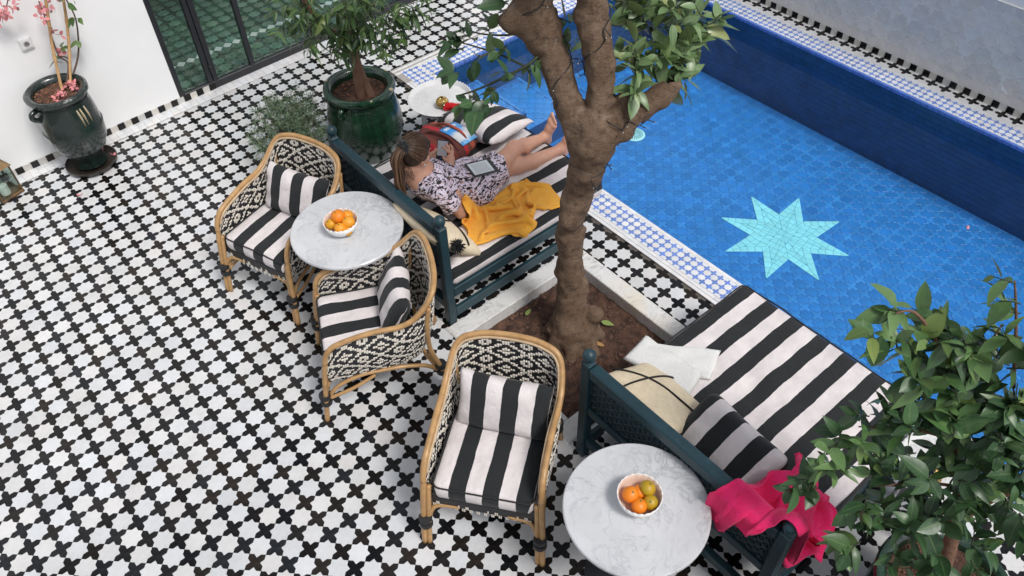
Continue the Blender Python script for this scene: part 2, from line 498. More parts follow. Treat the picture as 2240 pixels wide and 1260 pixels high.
# ---- pool coping: white squares, blue star band, black crosses
cop = MB()
zc = .003
cop.add(*rect(3.795, POOL[1], POOL[0], POOL[3], zc))
cop.add(*rect(3.795, POOL[3], POOL[2], 1.868, zc))
cop.add(*rect(POOL[2], POOL[1], 7.22, POOL[3], zc))
cop.add(*rect(POOL[2], POOL[3], 7.045, 1.868, zc))
coping = struct('pool_coping', cop.mesh('pool_coping', M['grout_light']))
q = .0600
bl, wh, sqs, bcr, bst = [], [], [], [], []
def band(along, a0, a1, c0, sgn, rows):
    """blue cross band: rows of crosses at c0 + sgn*q*k ; stars between"""
    n = int(abs(a1 - a0) / q)
    for i in range(n):
        for k in range(rows):
            a = a0 + i * q * (1 if a1 > a0 else -1); c = c0 + sgn * k * q
            p = (c, a) if along == 'y' else (a, c)
            if inframe(*p, 0, 120): bl.append((*p, .006))
            for hk in ([k + .5] if k < rows - 1 else []):
                c2 = c0 + sgn * hk * q; a2 = a + q / 2 * (1 if a1 > a0 else -1)
                p = (c2, a2) if along == 'y' else (a2, c2)
                if inframe(*p, 0, 120): wh.append((*p, .006))
def squares(along, a0, a1, c, w, h):
    n = int(abs(a1 - a0) / w)
    for i in range(n):
        a = a0 + (i + .5) * w * (1 if a1 > a0 else -1)
        p = (c, a, .006, math.pi / 2) if along == 'y' else (a, c, .006, 0)
        if inframe(p[0], p[1], 0, 120): sqs.append(p)
# near side (x = 4.07)
band('y', 1.75, -6, 4.07 - .063, -1, 3)
squares('y', 1.54, -6, 4.07 - .0155, .058, .029)
squares('y', 1.60, -6, 3.838, .058, .032)
squares('y', 1.60, -6, 3.806, .058, .028)
# left end (y = 1.54)
band('x', 4.02 + q, 6.85, 1.54 + .063, 1, 3)
squares('x', 4.07, 6.85, 1.5555, .058, .029)
squares('x', 3.80, 7.0, 1.778, .058, .032)
squares('x', 3.80, 7.0, 1.832, .058, .060)
# far side (x = 6.85)
band('y', 1.75, -6, 6.85 + .065, 1, 3)
squares('y', 1.54, -6, 6.867, .058, .029)
squares('y', 1.60, -6, 7.087, .058, .030)
blue_lo = [p for p in bl]
lay(coping, 'blue_cross_tile', tile_geo(cross_poly(q), .0004, .0006), M['blue_tile'], bl, 260, .006)
lay(coping, 'small_star_tile', tile_geo(star_poly(q / 2), .0004, .0006), M['white_square'], wh, 160, .006)
lay(coping, 'coping_tile', tile_geo(sq_poly(.058, .029), .0005, .0007), M['white_square'], [p for p in sqs], 240, .006)
# white gap filling for the 3-row band (half stars at both sides)
far = []
for j in range(-16, 60):
    y = -j * P
    if inframe(7.16, y, 0, 100): far.append((7.1635, y, .007))
mbk = MB().add(*rect(7.104, POOL[1], 7.221, 1.6, .0045)); 
fs = struct('far_strip', mbk.mesh('far_strip', M['white_square']), coping)
lay(fs, 'black_cross_tile', tile_geo(cross_poly(P * .96)), M['black_tile'], far, 120)
# fill strips of white glaze between blue crosses at the edges
for nm, a in (('near', (3.856, POOL[1], 4.041, 1.57)), ('far', (6.882, POOL[1], 7.071, 1.57)), ('end', (3.86, 1.57, 6.99, 1.76))):
    struct('coping_bed', MB().add(*rect(*a, .0042)).mesh('coping_bed', M['white_square']), coping)

# ---- pool basin
PZ = -.75; WZ = -.105
x0, y0, x1, y1 = POOL
pf = struct('pool_floor', MB().add(*rect(x0 - .02, y0, x1 + .02, y1 + .02, PZ - .004)).mesh('pool_floor', M['pool_grout']))
pa, pb = [], []
SR = .555; SCX, SCY = 5.42, -1.452
PP = .115
for i in range(int((x1 - x0) / PP) + 1):
    for j in range(int((y1 - y0) / PP)):
        for kind, d in (('c', 0), ('s', .5)):
            x = x0 + .02 + (i + d) * PP; y = y1 - .02 - (j + d) * PP
            if x > x1 or not inframe(x, y, PZ, 120): continue
            (pb if kind == 'c' else pa).append((x, y, PZ))
lay(pf, 'blue_star_tile', tile_geo(star_poly(PP / 2), .0011, .001), M['pool_a'], pa, 300, .006)
lay(pf, 'blue_cross_tile', tile_geo(cross_poly(PP), .0011, .001), M['pool_b'], pb, 300, .006)
# turquoise eight-pointed star of rectangular tiles, set on the pool floor
def clip_poly(poly, a, b):
    out = []
    def side(p): return (b[0] - a[0]) * (p[1] - a[1]) - (b[1] - a[1]) * (p[0] - a[0])
    for i in range(len(poly)):
        p, q_ = poly[i], poly[(i + 1) % len(poly)]
        sp, sq = side(p), side(q_)
        if sp >= 0: out.append(p)
        if (sp >= 0) != (sq >= 0):
            t = sp / (sp - sq); out.append((p[0] + t * (q_[0] - p[0]), p[1] + t * (q_[1] - p[1])))
    return out
starm = ob('star_mosaic', MB().add([(SCX + r * math.cos(a), SCY + r * math.sin(a), PZ + .003) for k in range(16) for a, r in [(math.radians(22.5 * k), SR * .98 if k % 2 else SR * .49)]], [list(range(16))]).mesh('star_mosaic', pm('turquoise grout', (.07, .36, .45), .8)), pf)
cnt = 0
def tri_in(poly, d):
    n_ = len(poly); ar = sum(poly[i][0] * poly[(i + 1) % n_][1] - poly[(i + 1) % n_][0] * poly[i][1] for i in range(n_))
    return inset(poly if ar > 0 else poly[::-1], d)
def mosaic_piece(poly):
    global cnt
    qq = [p for i, p in enumerate(poly) if np.hypot(p[0] - poly[i - 1][0], p[1] - poly[i - 1][1]) > .005]
    if len(qq) < 3: return
    ar = sum(qq[i][0] * qq[(i + 1) % len(qq)][1] - qq[(i + 1) % len(qq)][0] * qq[i][1] for i in range(len(qq))) / 2
    if abs(ar) < 2e-4: return
    if ar < 0: qq = qq[::-1]
    cx = sum(p[0] for p in qq) / len(qq); cy = sum(p[1] for p in qq) / len(qq)
    v, f = tile_geo([(p[0] - cx, p[1] - cy) for p in qq], .0016, .0006, .004)
    if cnt < 300: ob('turquoise_tile', mesh('turquoise_tile', v, f, M['star_tile']), starm, (SCX + cx, SCY + cy, PZ + .006)); cnt += 1
s = .060; ew = .060
for k in range(8):
    at = math.radians(22.5 + 45 * k); tip = np.array((SR * math.cos(at), SR * math.sin(at)))
    for sgn in (1, -1):
        an = at + sgn * math.radians(22.5); nt_ = np.array((.50 * SR * math.cos(an), .50 * SR * math.sin(an)))
        d = tip - nt_; L = np.linalg.norm(d); d = d / L; nrm = np.array([-d[1], d[0]])
        if nrm.dot(-nt_) < 0: nrm = -nrm
        # one course along this outer edge, only on every second flank, cut at the arm's axis line
        half = [(0., 0.), tuple(tip), tuple(nt_)] if sgn < 0 else [(0., 0.), tuple(nt_), tuple(tip)]
        half = half if sum(half[i][0] * half[(i + 1) % 3][1] - half[(i + 1) % 3][0] * half[i][1] for i in range(3)) > 0 else half[::-1]
        for e in range(-1, int(L / s) + 1):
            o_ = nt_ + d * (e * s); q4 = [tuple(o_), tuple(o_ + d * s), tuple(o_ + d * s + nrm * ew), tuple(o_ + nrm * ew)]
            if (d[0] * nrm[1] - d[1] * nrm[0]) < 0: q4 = q4[::-1]
            for i in range(3):
                if q4: q4 = clip_poly(q4, half[i], half[(i + 1) % 3])
            if len(q4) >= 3: mosaic_piece(q4)
        # the rest of the half arm on a square grid
        in_a, in_b = nt_ + nrm * ew, tip + nrm * ew
        ga_ = math.radians(9)
        ex = np.array((math.cos(ga_), math.sin(ga_))); ey = np.array((-ex[1], ex[0]))
        for i_ in range(-11, 12):
            for j_ in range(-11, 12):
                o_ = ex * i_ * s + ey * j_ * s
                if np.hypot(*o_) > SR + .1: continue
                q4 = [tuple(o_), tuple(o_ + ex * s), tuple(o_ + ex * s + ey * s), tuple(o_ + ey * s)]
                for i in range(3):
                    if q4: q4 = clip_poly(q4, half[i], half[(i + 1) % 3])
                ab = (tuple(in_a), tuple(in_b)) if (in_b - in_a)[0] * (-in_a)[1] - (in_b - in_a)[1] * (-in_a)[0] > 0 else (tuple(in_b), tuple(in_a))
                if q4: q4 = clip_poly(q4, *ab)
                if len(q4) >= 3: mosaic_piece(q4)
# pool walls with navy brick-shaped tiles
def wall_tiles(parent, origin, ux, nrm, length, z0, z1, tw, th, mat, name, nmax=150):
    F = Matrix((ux, Vector(nrm).cross(ux), Vector(nrm))).transposed()
    pts = []
    rows = int(round((z1 - z0) / th))
    for r in range(rows):
        for k in range(int(length / tw)):
            p = Vector(origin) + Vector(ux) * ((k + .5 + (.5 if r % 2 else 0)) * tw); p.z = z1 - (r + .5) * th
            p += Vector(nrm) * .004
            if inframe(*p, 100): pts.append(tuple(p))
    lay(parent, name, tile_geo(sq_poly(tw, th), .0009, .0008, .004), mat, pts, nmax, .004, F)
pw = MB()
pw.add([(x1, y0, PZ - .01), (x1, y1, PZ - .01), (x1, y1, 0), (x1, y0, 0)], [[0, 1, 2, 3]])
pw.add([(x0, y1, PZ - .01), (x1, y1, PZ - .01), (x1, y1, 0), (x0, y1, 0)], [[3, 2, 1, 0]])
pw.add([(x0, y0, PZ - .01), (x0, y1, PZ - .01), (x0, y1, 0), (x0, y0, 0)], [[3, 2, 1, 0]])
pw.add([(x0, y0, PZ - .01), (x1, y0, PZ - .01), (x1, y0, 0), (x0, y0, 0)], [[0, 1, 2, 3]])
pool_wall = struct('pool_wall', pw.mesh('pool_wall', pm('pool wall grout', (.02, .05, .16), .7)))
wall_tiles(pool_wall, (x1, y1, 0), (0, -1, 0), (-1, 0, 0), 7, -.75, -.02, .075, .05, M['pool_wall'], 'navy_tile', 260)
wall_tiles(pool_wall, (x0, y1, 0), (1, 0, 0), (0, -1, 0), 2.78, -.75, -.02, .075, .05, M['pool_wall'], 'navy_tile', 60)
mb = MB()   # bullnose edge course, its blue lightened to paint a reflection
for k in range(170):
    y = y1 - (k + .5) * .055
    if inframe(x1, y, 0, 100): mb.box((x1 + .002, y, -.004), (.030, .0535, .034), .004)
eo = mb.build('edge_course', M['pool_edge'], pool_wall); eo['kind'] = 'stuff'
mb = MB()
for k in range(60):
    x = x0 + (k + .5) * .055
    if inframe(x, y1, 0, 100): mb.box((x, y1 + .002, -.004), (.0535, .030, .034), .004)
eo = mb.build('edge_course', M['pool_edge'], pool_wall); eo['kind'] = 'stuff'
# steps at the left end
for (a, b, z) in ((x0, 4.53, -.25), (4.53, 5.05, -.45), (5.05, 5.55, -.60)):
    st = MB(); st.box(((a + b) / 2, (y1 + .82) / 2, (z + PZ) / 2 - .003), (b - a, y1 - .82, z - PZ - .006))
    st.add(*rect(a, .82, b, y1, z - .004), mi=1)
    s_ = struct('pool_step', st.mesh('pool_step', [M['pool_wall'], M['pool_grout']]))
    pt, pc = [], []
    for i in range(int((b - a) / PP) + 1):
        for j in range(7):
            for kind, d in (('c', 0), ('s', .5)):
                x = a + .055 + (i + d) * PP; y = .87 + (j + d) * PP
                if x < b - .05 and y < y1 - .04: (pc if kind == 'c' else pt).append((x, y, z))
    top = s_
    lay(top, 'blue_star_tile', tile_geo(star_poly(PP / 2), .0011, .001), M['pool_b'], pt, 40, .006)
    lay(top, 'blue_cross_tile', tile_geo(cross_poly(PP), .0011, .001), M['pool_b'], pc, 40, .006)
    ed = []
    for k in range(int((b - a) / .058)): ed.append((a + (k + .5) * .058, .838, z + .003, 0))
    for k in range(12): ed.append((b - .018, .85 + (k + .5) * .058, z + .003, math.pi / 2))
    lay(top, 'edge_tile', tile_geo(sq_poly(.058, .034), .001, .0008), M['pool_b'], ed, 60, .004)
water = struct('water', MB().add(*rect(x0 + .001, y0, x1 - .001, y1 - .001, WZ)).mesh('water', M['water']))
# pool drain: pale ring with radial slots
DX, DY = 5.52, .375
dr = thing('pool_drain', 'round turquoise drain grate with radial slots on the pool floor beside the tree trunk', 'drain', (DX, DY, PZ + .001))
mdr = pm('turquoise plastic', (.42, .80, .80), .4, .05)
mdk = pm('drain slot', (.06, .25, .33), .6)
MB().lathe([(.105, 0), (.105, .006), (.098, .010), (0, .010)], 32).build('grate', mdr, dr, autosmooth=40)
mb = MB()
for k in range(24):
    a = 2 * math.pi * k / 24; mb.box((.066 * math.cos(a), .066 * math.sin(a), .011), (.042, .006, .003), rot=(0, 0, a))
mb.build('slot', mdk, dr)
mb = MB()
for k in range(14):
    a0 = 2 * math.pi * k / 14; mb.box((.034 * math.cos(a0), .034 * math.sin(a0), .011), (.005, .0158, .003), rot=(0, 0, a0))
for t_ in ((-.009, .011, 0), (0, 0, .7), (-.009, -.011, 0), (.012, .009, 1.2), (.012, -.009, -1.2)): mb.box((t_[0], t_[1], .011), (.020, .005, .003), rot=(0, 0, t_[2] + .6))
mb.build('emblem', mdk, dr)
ptl = MB(); ptl.sphere((0, 0, 0), (.016, .011, .004), 10, 6); ptl.sphere((.014, .006, .002), (.012, .010, .004), 8, 6)
tag(ptl.build('petal', pm('pink petal', (.62, .27, .30), .6), smooth=True, loc=(5.83, -2.61, WZ + .004)), 'lone pink petal floating on the pool water near the far wall', 'petal')

# ---- planter with marble kerb
plt = thing('planter', 'square tree pit edged in white marble and filled with red brown soil', 'planter', (2.915, -1.48, 0))
def kerb(x0, y0, x1, y1):
    mb = MB(); mb.box(((x0 + x1) / 2 - 2.915, (y0 + y1) / 2 + 1.48, -.055), (x1 - x0, y1 - y0, .134), .005)
    return mb.build('kerb_slab', M['kerb'], plt)
kw = .125
kerb(PLT[0], PLT[3] - kw, PLT[2], PLT[3]); kerb(PLT[0], PLT[1], PLT[2], PLT[1] + kw)
kerb(PLT[2] - kw, PLT[1] + kw + .001, PLT[2], PLT[3] - kw - .001); kerb(PLT[0], PLT[1] + kw + .001, PLT[0] + kw, PLT[3] - kw - .001)
def soil_mesh(x0, y0, x1, y1, z, amp, n, round_=False):
    xs = np.linspace(x0, x1, n); ys = np.linspace(y0, y1, n); X, Y = np.meshgrid(xs, ys, indexing='ij')
    Z = np.zeros_like(X)
    for k in range(26):
        f = RNG.uniform(10, 90, 2) * RNG.choice([-1, 1], 2); Z += np.sin(X * f[0] + Y * f[1] + RNG.uniform(0, 6)) / (6 + abs(f).sum() * .16)
    Z = z + amp * Z + RNG.normal(0, amp * .16, X.shape)
    V = np.c_[X.ravel(), Y.ravel(), Z.ravel()]
    F = [[i * n + j, (i + 1) * n + j, (i + 1) * n + j + 1, i * n + j + 1] for i in range(n - 1) for j in range(n - 1)]
    if round_:
        c = np.array([(x0 + x1) / 2, (y0 + y1) / 2]); R = (x1 - x0) / 2
        F = [f for f in F if np.hypot(*(V[f, :2].mean(0) - c)) < R]
    return V, F
V, F = soil_mesh(-.47, -.465, .47, .465, -.085, .016, 90)
for p in (V,): p[:, 2] += .05 * np.exp(-((V[:, 0] - .03) ** 2 + (V[:, 1] - .08) ** 2) / .02)
ob('soil', mesh('soil', V, F, M['soil'], True), plt, kind='stuff')
cl = MB()
for k in range(420):
    x, y = RNG.uniform(-.45, .45, 2); r = abs(RNG.normal(0, .005)) + .0025
    cl.sphere((x, y, -.083 + r * .3 + .04 * math.exp(-((x - .03) ** 2 + (y - .08) ** 2) / .02)), (r, r * RNG.uniform(.6, 1.1), r * .8), 5, 4)
ob('soil_crumbs', cl.mesh('soil_crumbs', pm('soil crumbs', (.15, .08, .055), .95, .5, 40)), plt, kind='stuff')

# ---- walls
XW0 = -2.5
DX0, DX1, DH = 2.16, 5.3, 2.35
def wallbox(mb, xa, xb, z0, z1, t=.12):
    v = []
    for x in (xa, xb):
        y = wy(x)
        v += [(x, y, z0), (x, y + t, z0), (x, y + t, z1), (x, y, z1)]
    mb.add(v, [[0, 1, 2, 3], [7, 6, 5, 4], [0, 4, 5, 1], [1, 5, 6, 2], [2, 6, 7, 3], [3, 7, 4, 0]])
mb = MB(); wallbox(mb, XW0, DX0, -.1, 4.6); wallbox(mb, DX0, DX1, DH, 4.6); wallbox(mb, DX1, 7.22, -.1, 4.6)
lw = mb.build('courtyard_wall', M['white_wall']); tag(lw, 'smooth white plaster wall with a black and white tile skirting beside the glass door', 'wall')
Fw = Matrix(((math.cos(ang), math.sin(ang), 0), (0, 0, 1), (math.sin(ang), -math.cos(ang), 0))).transposed()
bp_, wp_ = [], []
for k in range(-6, 60):
    x = 2.13 - (k + .5) * .0605
    if x < -.2: break
    (bp_ if k % 2 == 0 else wp_).append((x, wy(x) - .006, .033))
M['cream_tile'] = pm('worn cream skirting tile', (.55, .54, .50), .35, .12, 20, orand=.1)
lay(lw, 'black_skirting_tile', tile_geo(sq_poly(.0600, .062), .0008, .001), M['black_tile'], bp_, 100, .01, Fw)
lay(lw, 'cream_skirting_tile', tile_geo(sq_poly(.0600, .062), .0008, .001), M['cream_tile'], wp_, 100, .01, Fw)

# far grey wall along the pool
gw = MB(); gw.box((7.22 + .10, -2.3, .40), (.20, 10.4, .86)); 
grey = gw.build('tiled_wall', M['grout_and_glint']); tag(grey, 'grey glazed tile dado wall along the far side of the pool', 'wall')
Fg = Matrix(((0, -1, 0), (0, 0, 1), (-1, 0, 0))).transposed()
gs, gc = [], []
PG = .150
for i in range(-2, 60):
    for j in range(0, 6):
        for kind, d in (('c', 0), ('s', .5)):
            y = 1.6 - (i + d) * PG; z = .145 + (j + d) * PG
            if z > .77 or not inframe(7.22, y, z, 120): continue
            (gc if kind == 'c' else gs).append((7.2165, y, z))
lay(grey, 'grey_star_tile', tile_geo(star_poly(PG / 2), 0.0019, .002, .004), M['grey_tile'], gs, 300, .016, Fg)
lay(grey, 'grey_cross_tile', tile_geo(cross_poly(PG), 0.0019, .002, .004), M['grey_tile'], gc, 300, .016, Fg)
bp_, wp_ = [], []
for k in range(-20, 80):
    y = -(k + .5) * .0625
    if inframe(7.21, y, .03, 60): (bp_ if k % 2 == 0 else wp_).append((7.213, y, .033))
lay(grey, 'black_skirting_tile', tile_geo(sq_poly(.0605, .062), .0008, .001), M['black_tile'], bp_, 100, .01, Fg)
lay(grey, 'cream_skirting_tile', tile_geo(sq_poly(.0605, .062), .0008, .001), M['cream_tile'], wp_, 100, .01, Fg)
for z0_, z1_ in ((.066, .150), (.745, .829)):
    ob('plain_course', MB().box((7.2190, -2.3, (z0_ + z1_) / 2), (.004, 10.3, z1_ - z0_)).mesh('plain_course', M['grey_tile']), grey)
uw = MB(); uw.box((7.22 + .105, -2.3, 1.54), (.19, 10.4, 1.42))
tag(uw.build('upper_wall', M['white_wall']), 'white plaster wall above the grey tiled dado across the pool', 'wall')

# ---- room behind the glass door
rm = MB().add([(1.6, wy(1.6) + .13, -.004), (6.2, wy(6.2) + .13, -.004), (6.2, 6.4, -.004), (1.6, 6.4, -.004)], [[0, 1, 2, 3]])
rfloor = struct('room_floor', rm.mesh('room_floor', pm('green floor grout', (.20, .23, .21), .8)))
ga, gb, gw_ = [], [], []
PR = .135
for i in range(0, 36):
    for j in range(0, 28):
        for kind, d in (('c', 0), ('s', .5)):
            x = 1.7 + (i + d) * PR; y = wy(x) + .20 + (j + d) * PR
            if y > 6.3 or not inframe(x, y, 0, 60): continue
            (gb if kind == 'c' else ga).append((x, y, 0, ang))
lay(rfloor, 'green_star_tile', tile_geo(star_poly(PR / 2), .0009, .001), M['green_a'], ga, 300, .006)
lay(rfloor, 'dark_cross_tile', tile_geo(cross_poly(PR), .0009, .001), M['green_b'], gb, 300, .006)
for k in range(34):
    x = 2.0 + (k + .5) * .0955; y = wy(x) + .20 + 3 * PR * .98
    if inframe(x, y, 0, 20): gw_.append((x, y, .005, math.pi / 4 + ang))
lay(rfloor, 'white_diamond_tile', tile_geo(sq_poly(.066, .066), .0009, .001), M['white_square'], gw_, 60, .006)
rb = MB()  # walls raised and ceiling left off so daylight reaches the room floor
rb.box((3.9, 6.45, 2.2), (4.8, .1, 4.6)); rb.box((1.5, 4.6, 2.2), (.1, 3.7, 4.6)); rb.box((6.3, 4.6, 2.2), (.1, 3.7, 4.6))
tag(rb.build('room_walls', pm('pale room plaster', (.42, .43, .42), .8)), 'plain inner walls of the room behind the glass door, raised and roofless for daylight', 'wall')

# ---- glass door
dr = thing('glass_door', 'black steel framed glass door folding open onto the white tiled yard', 'door', (DX0, wy(DX0), 0), ang)
def bar(x0, x1, z0, z1, nm, dpt=.05, y=.02):
    return MB().box(((x0 + x1) / 2, y, (z0 + z1) / 2), (x1 - x0, dpt, z1 - z0), .004).build(nm, M['black_metal'], dr)
H = 2.3
bar(0, .045, 0.01, H, 'frame_post')
bar(0, 3.12, H, H + .05, 'frame_head')
bar(.046, 3.12, .008, .075, 'bottom_rail', .045)
xs = [(.285, .325, 'stile'), (.333, .378, 'stile'), (.700, .745, 'mullion'), (1.33, 1.372, 'stile'), (1.380, 1.425, 'stile'), (1.78, 1.82, 'mullion'), (2.40, 2.445, 'stile'), (2.455, 2.5, 'stile'), (3.07, 3.12, 'frame_post')]
for a, b, nm in xs: bar(a, b, .0755, H - .001, nm, .052)
edges = [.045] + [v for a, b, _ in xs for v in (a, b)]
for a, b in [(.046, .284), (.379, .699), (.746, 1.329), (1.426, 1.779), (1.821, 2.399), (2.501, 3.069)]:
    MB().box(((a + b) / 2, .02, (H + .075) / 2), (b - a, .006, H - .078)).build('pane', M['glass'], dr)
MB().box((.329, -.022, .21), (.016, .03, .07), .004).build('bolt', M['black_metal'], dr)
# ---------------------------------------------------------------- furniture
M['rattan'] = pm('honey rattan', (.46, .27, .115), .38, .22, 22, .05, 90, col2=(.33, .18, .07), ns2=9, t2=(.5, .75))
M['rattan_light'] = pm('pale rattan', (.52, .38, .24), .5, .2, 22)
M['bind'] = pm('black binding', (.018, .018, .02), .55, .3, 40, .3, 160)
M['weave_black'] = pm('black woven strand', (.016, .016, .019), .42, .35, 60)
M['weave_cream'] = pm('cream woven strand', (.74, .69, .61), .5, .1, 40)
M['stripe_chair'] = stripes('striped chair canvas', .170, .5, .0)
M['piping'] = pm('black piping', (.014, .014, .016), .7)
M['teal'] = pm('dark teal painted wood', (.013, .042, .056), .45, .25, 9, .08, 30, col2=(.03, .08, .10), ns2=12, t2=(.55, .8))
M['teal_dark'] = pm('teal painted lattice', (.012, .036, .046), .4, .3, 20)

def pillow(name, w, h, t, mat, seed=0, nx=26, ny=18, pinch=.09, uvscale=1.0, uvoff=0.0, across='x', wr=.006, flat=0.0, pexp=2.6, corner=.05):
    """stuffed cushion lying in xy, thickness z. UV x = metres across the stripes"""
    rg = np.random.RandomState(seed)
    V = []; UV = []; idx = {}
    us = np.linspace(-1, 1, nx + 1); vs = np.linspace(-1, 1, ny + 1)
    ws = [(rg.uniform(2, 9), rg.uniform(2, 9), rg.uniform(0, 6), rg.uniform(0, 6)) for _ in range(10)]
    def wrk(u, v): return sum(math.sin(a * u + c) * math.sin(b * v + d) for a, b, c, d in ws) / 3
    for s in (1, -1):
        for i, u in enumerate(us):
            for j, v in enumerate(vs):
                e = abs(u) == 1 or abs(v) == 1
                if e and s == -1: idx[(s, i, j)] = idx[(1, i, j)]; continue
                prof = max(0, (1 - abs(u) ** pexp) * (1 - abs(v) ** pexp)) ** .5
                # edges pull in between the corners
                x = u * w / 2 * (1 - pinch * (1 - v * v) * abs(u) ** 3 * .9) ; y = v * h / 2 * (1 - pinch * (1 - u * u) * abs(v) ** 3 * 1.6)
                edge = 1 - prof
                x *= 1 - corner * (u * v) ** 4; y *= 1 - corner * (u * v) ** 4
                z = s * t / 2 * prof * (1 - (flat if s < 0 else 0)) + wr * wrk(u * 1.3 + s, v * 1.3) * (.35 + .65 * edge)
                idx[(s, i, j)] = len(V); V.append((x, y, z))
                UV.append((((u * w / 2 if across == 'x' else v * h / 2)) * uvscale + uvoff, v))
    F = []
    for s in (1, -1):
        for i in range(nx):
            for j in range(ny):
                q = [idx[(s, i, j)], idx[(s, i + 1, j)], idx[(s, i + 1, j + 1)], idx[(s, i, j + 1)]]
                F.append(q if s > 0 else q[::-1])
    me = mesh(name, V, F, mat, True, uv=UV)
    rim = [V[idx[(1, i, 0)]] for i in range(nx)] + [V[idx[(1, nx, j)]] for j in range(ny)] + [V[idx[(1, i, ny)]] for i in range(nx, 0, -1)] + [V[idx[(1, 0, j)]] for j in range(ny, 0, -1)]
    return me, rim

def slab_cushion(w, d, t, name, mat, r=.028, seed=0, crown=.012, n=20, across='x', wr=.003, over=0):
    """boxed cushion: rounded slab with piping; bottom at z=0. stripes measured across x (or y) and carried down the sides"""
    rg = np.random.RandomState(seed)
    ws = [(rg.uniform(5, 26), rg.uniform(5, 26), rg.uniform(0, 6), rg.uniform(0, 6)) for _ in range(12)]
    def wk(x, y): return sum(math.sin(a * x + c) * math.sin(b * y + e) for a, b, c, e in ws) / 3
    # rings from bottom centre outwards, up the side and in over the top: use stacked outlines
    def outline(k, ins):
        pts = []; hw, hd = w / 2 - ins, d / 2 - ins; cr = max(.045 - ins, .006)
        m = 7
        for cx, cy, a0 in ((hw - cr, hd - cr, 0), (-hw + cr, hd - cr, 90), (-hw + cr, -hd + cr, 180), (hw - cr, -hd + cr, 270)):
            for q in range(m):
                a = math.radians(a0 + 90 * q / (m - 1)); pts.append((cx + cr * math.cos(a), cy + cr * math.sin(a)))
        # subdivide straights
        out = []
        L = len(pts)
        for i in range(L):
            p, q2 = pts[i], pts[(i + 1) % L]; out.append(p)
            if (i + 1) % m == 0:
                for s in range(1, 14): out.append((p[0] + (q2[0] - p[0]) * s / 14, p[1] + (q2[1] - p[1]) * s / 14))
        return out
    lev = [(r * .9, 0.0, 0), (r * .25, r * .25, 0), (0, r, 0), (-.004, t * .5, 0), (0, t - r, 0), (r * .25, t - r * .3, 0), (r * .8, t, 1)]
    V = []; UV = []; n_ = None
    for ins, z, top in lev:
        o = outline(0, ins)
        if n_ is None: n_ = len(o)
        for x, y in o:
            c = x if across == 'x' else y; half = (w if across == 'x' else d) / 2
            drop = (t - z)
            # on the two sides parallel to the stripes the arc length runs on downwards
            onside = max(0, (abs(c) - (half - .05)) / .05)
            V.append((x, y, z + (wr * wk(x, y) if top else 0)))
            UV.append((c + math.copysign(drop * min(1, onside), c), y))
    F = [[i * n_ + k, i * n_ + (k + 1) % n_, (i + 1) * n_ + (k + 1) % n_, (i + 1) * n_ + k] for i in range(len(lev) - 1) for k in range(n_)]
    F.append(list(range(n_))[::-1])
    # top: concentric rings shrinking to the centre
    base = (len(lev) - 1) * n_
    o = outline(0, lev[-1][0]); prev = base
    R = 9
    for q in range(1, R + 1):
        f = 1 - q / (R + .35)
        st = len(V)
        for x, y in o:
            x2, y2 = x * f, y * f
            h = crown * (1 - max(abs(2 * x2 / w), abs(2 * y2 / d)) ** 2)
            V.append((x2, y2, t + h + wr * wk(x2, y2))); UV.append((x2 if across == 'x' else y2, y2))
        F += [[prev + k, prev + (k + 1) % n_, st + (k + 1) % n_, st + k] for k in range(n_)]
        prev = st
    F.append([prev + k for k in range(n_)])
    me = mesh(name, V, F, mat, True, uv=UV)
    top = [(x, y, t - r * .12 + wr * wk(x, y)) for x, y in outline(0, r * .18)]
    bot = [(x, y, r * .35) for x, y in outline(0, r * .15)]
    return me, top, bot

def closed_tube(mb, pts, r, seg=6):
    p = list(pts) + [pts[0], pts[1]]; mb.tube(p, r, seg)

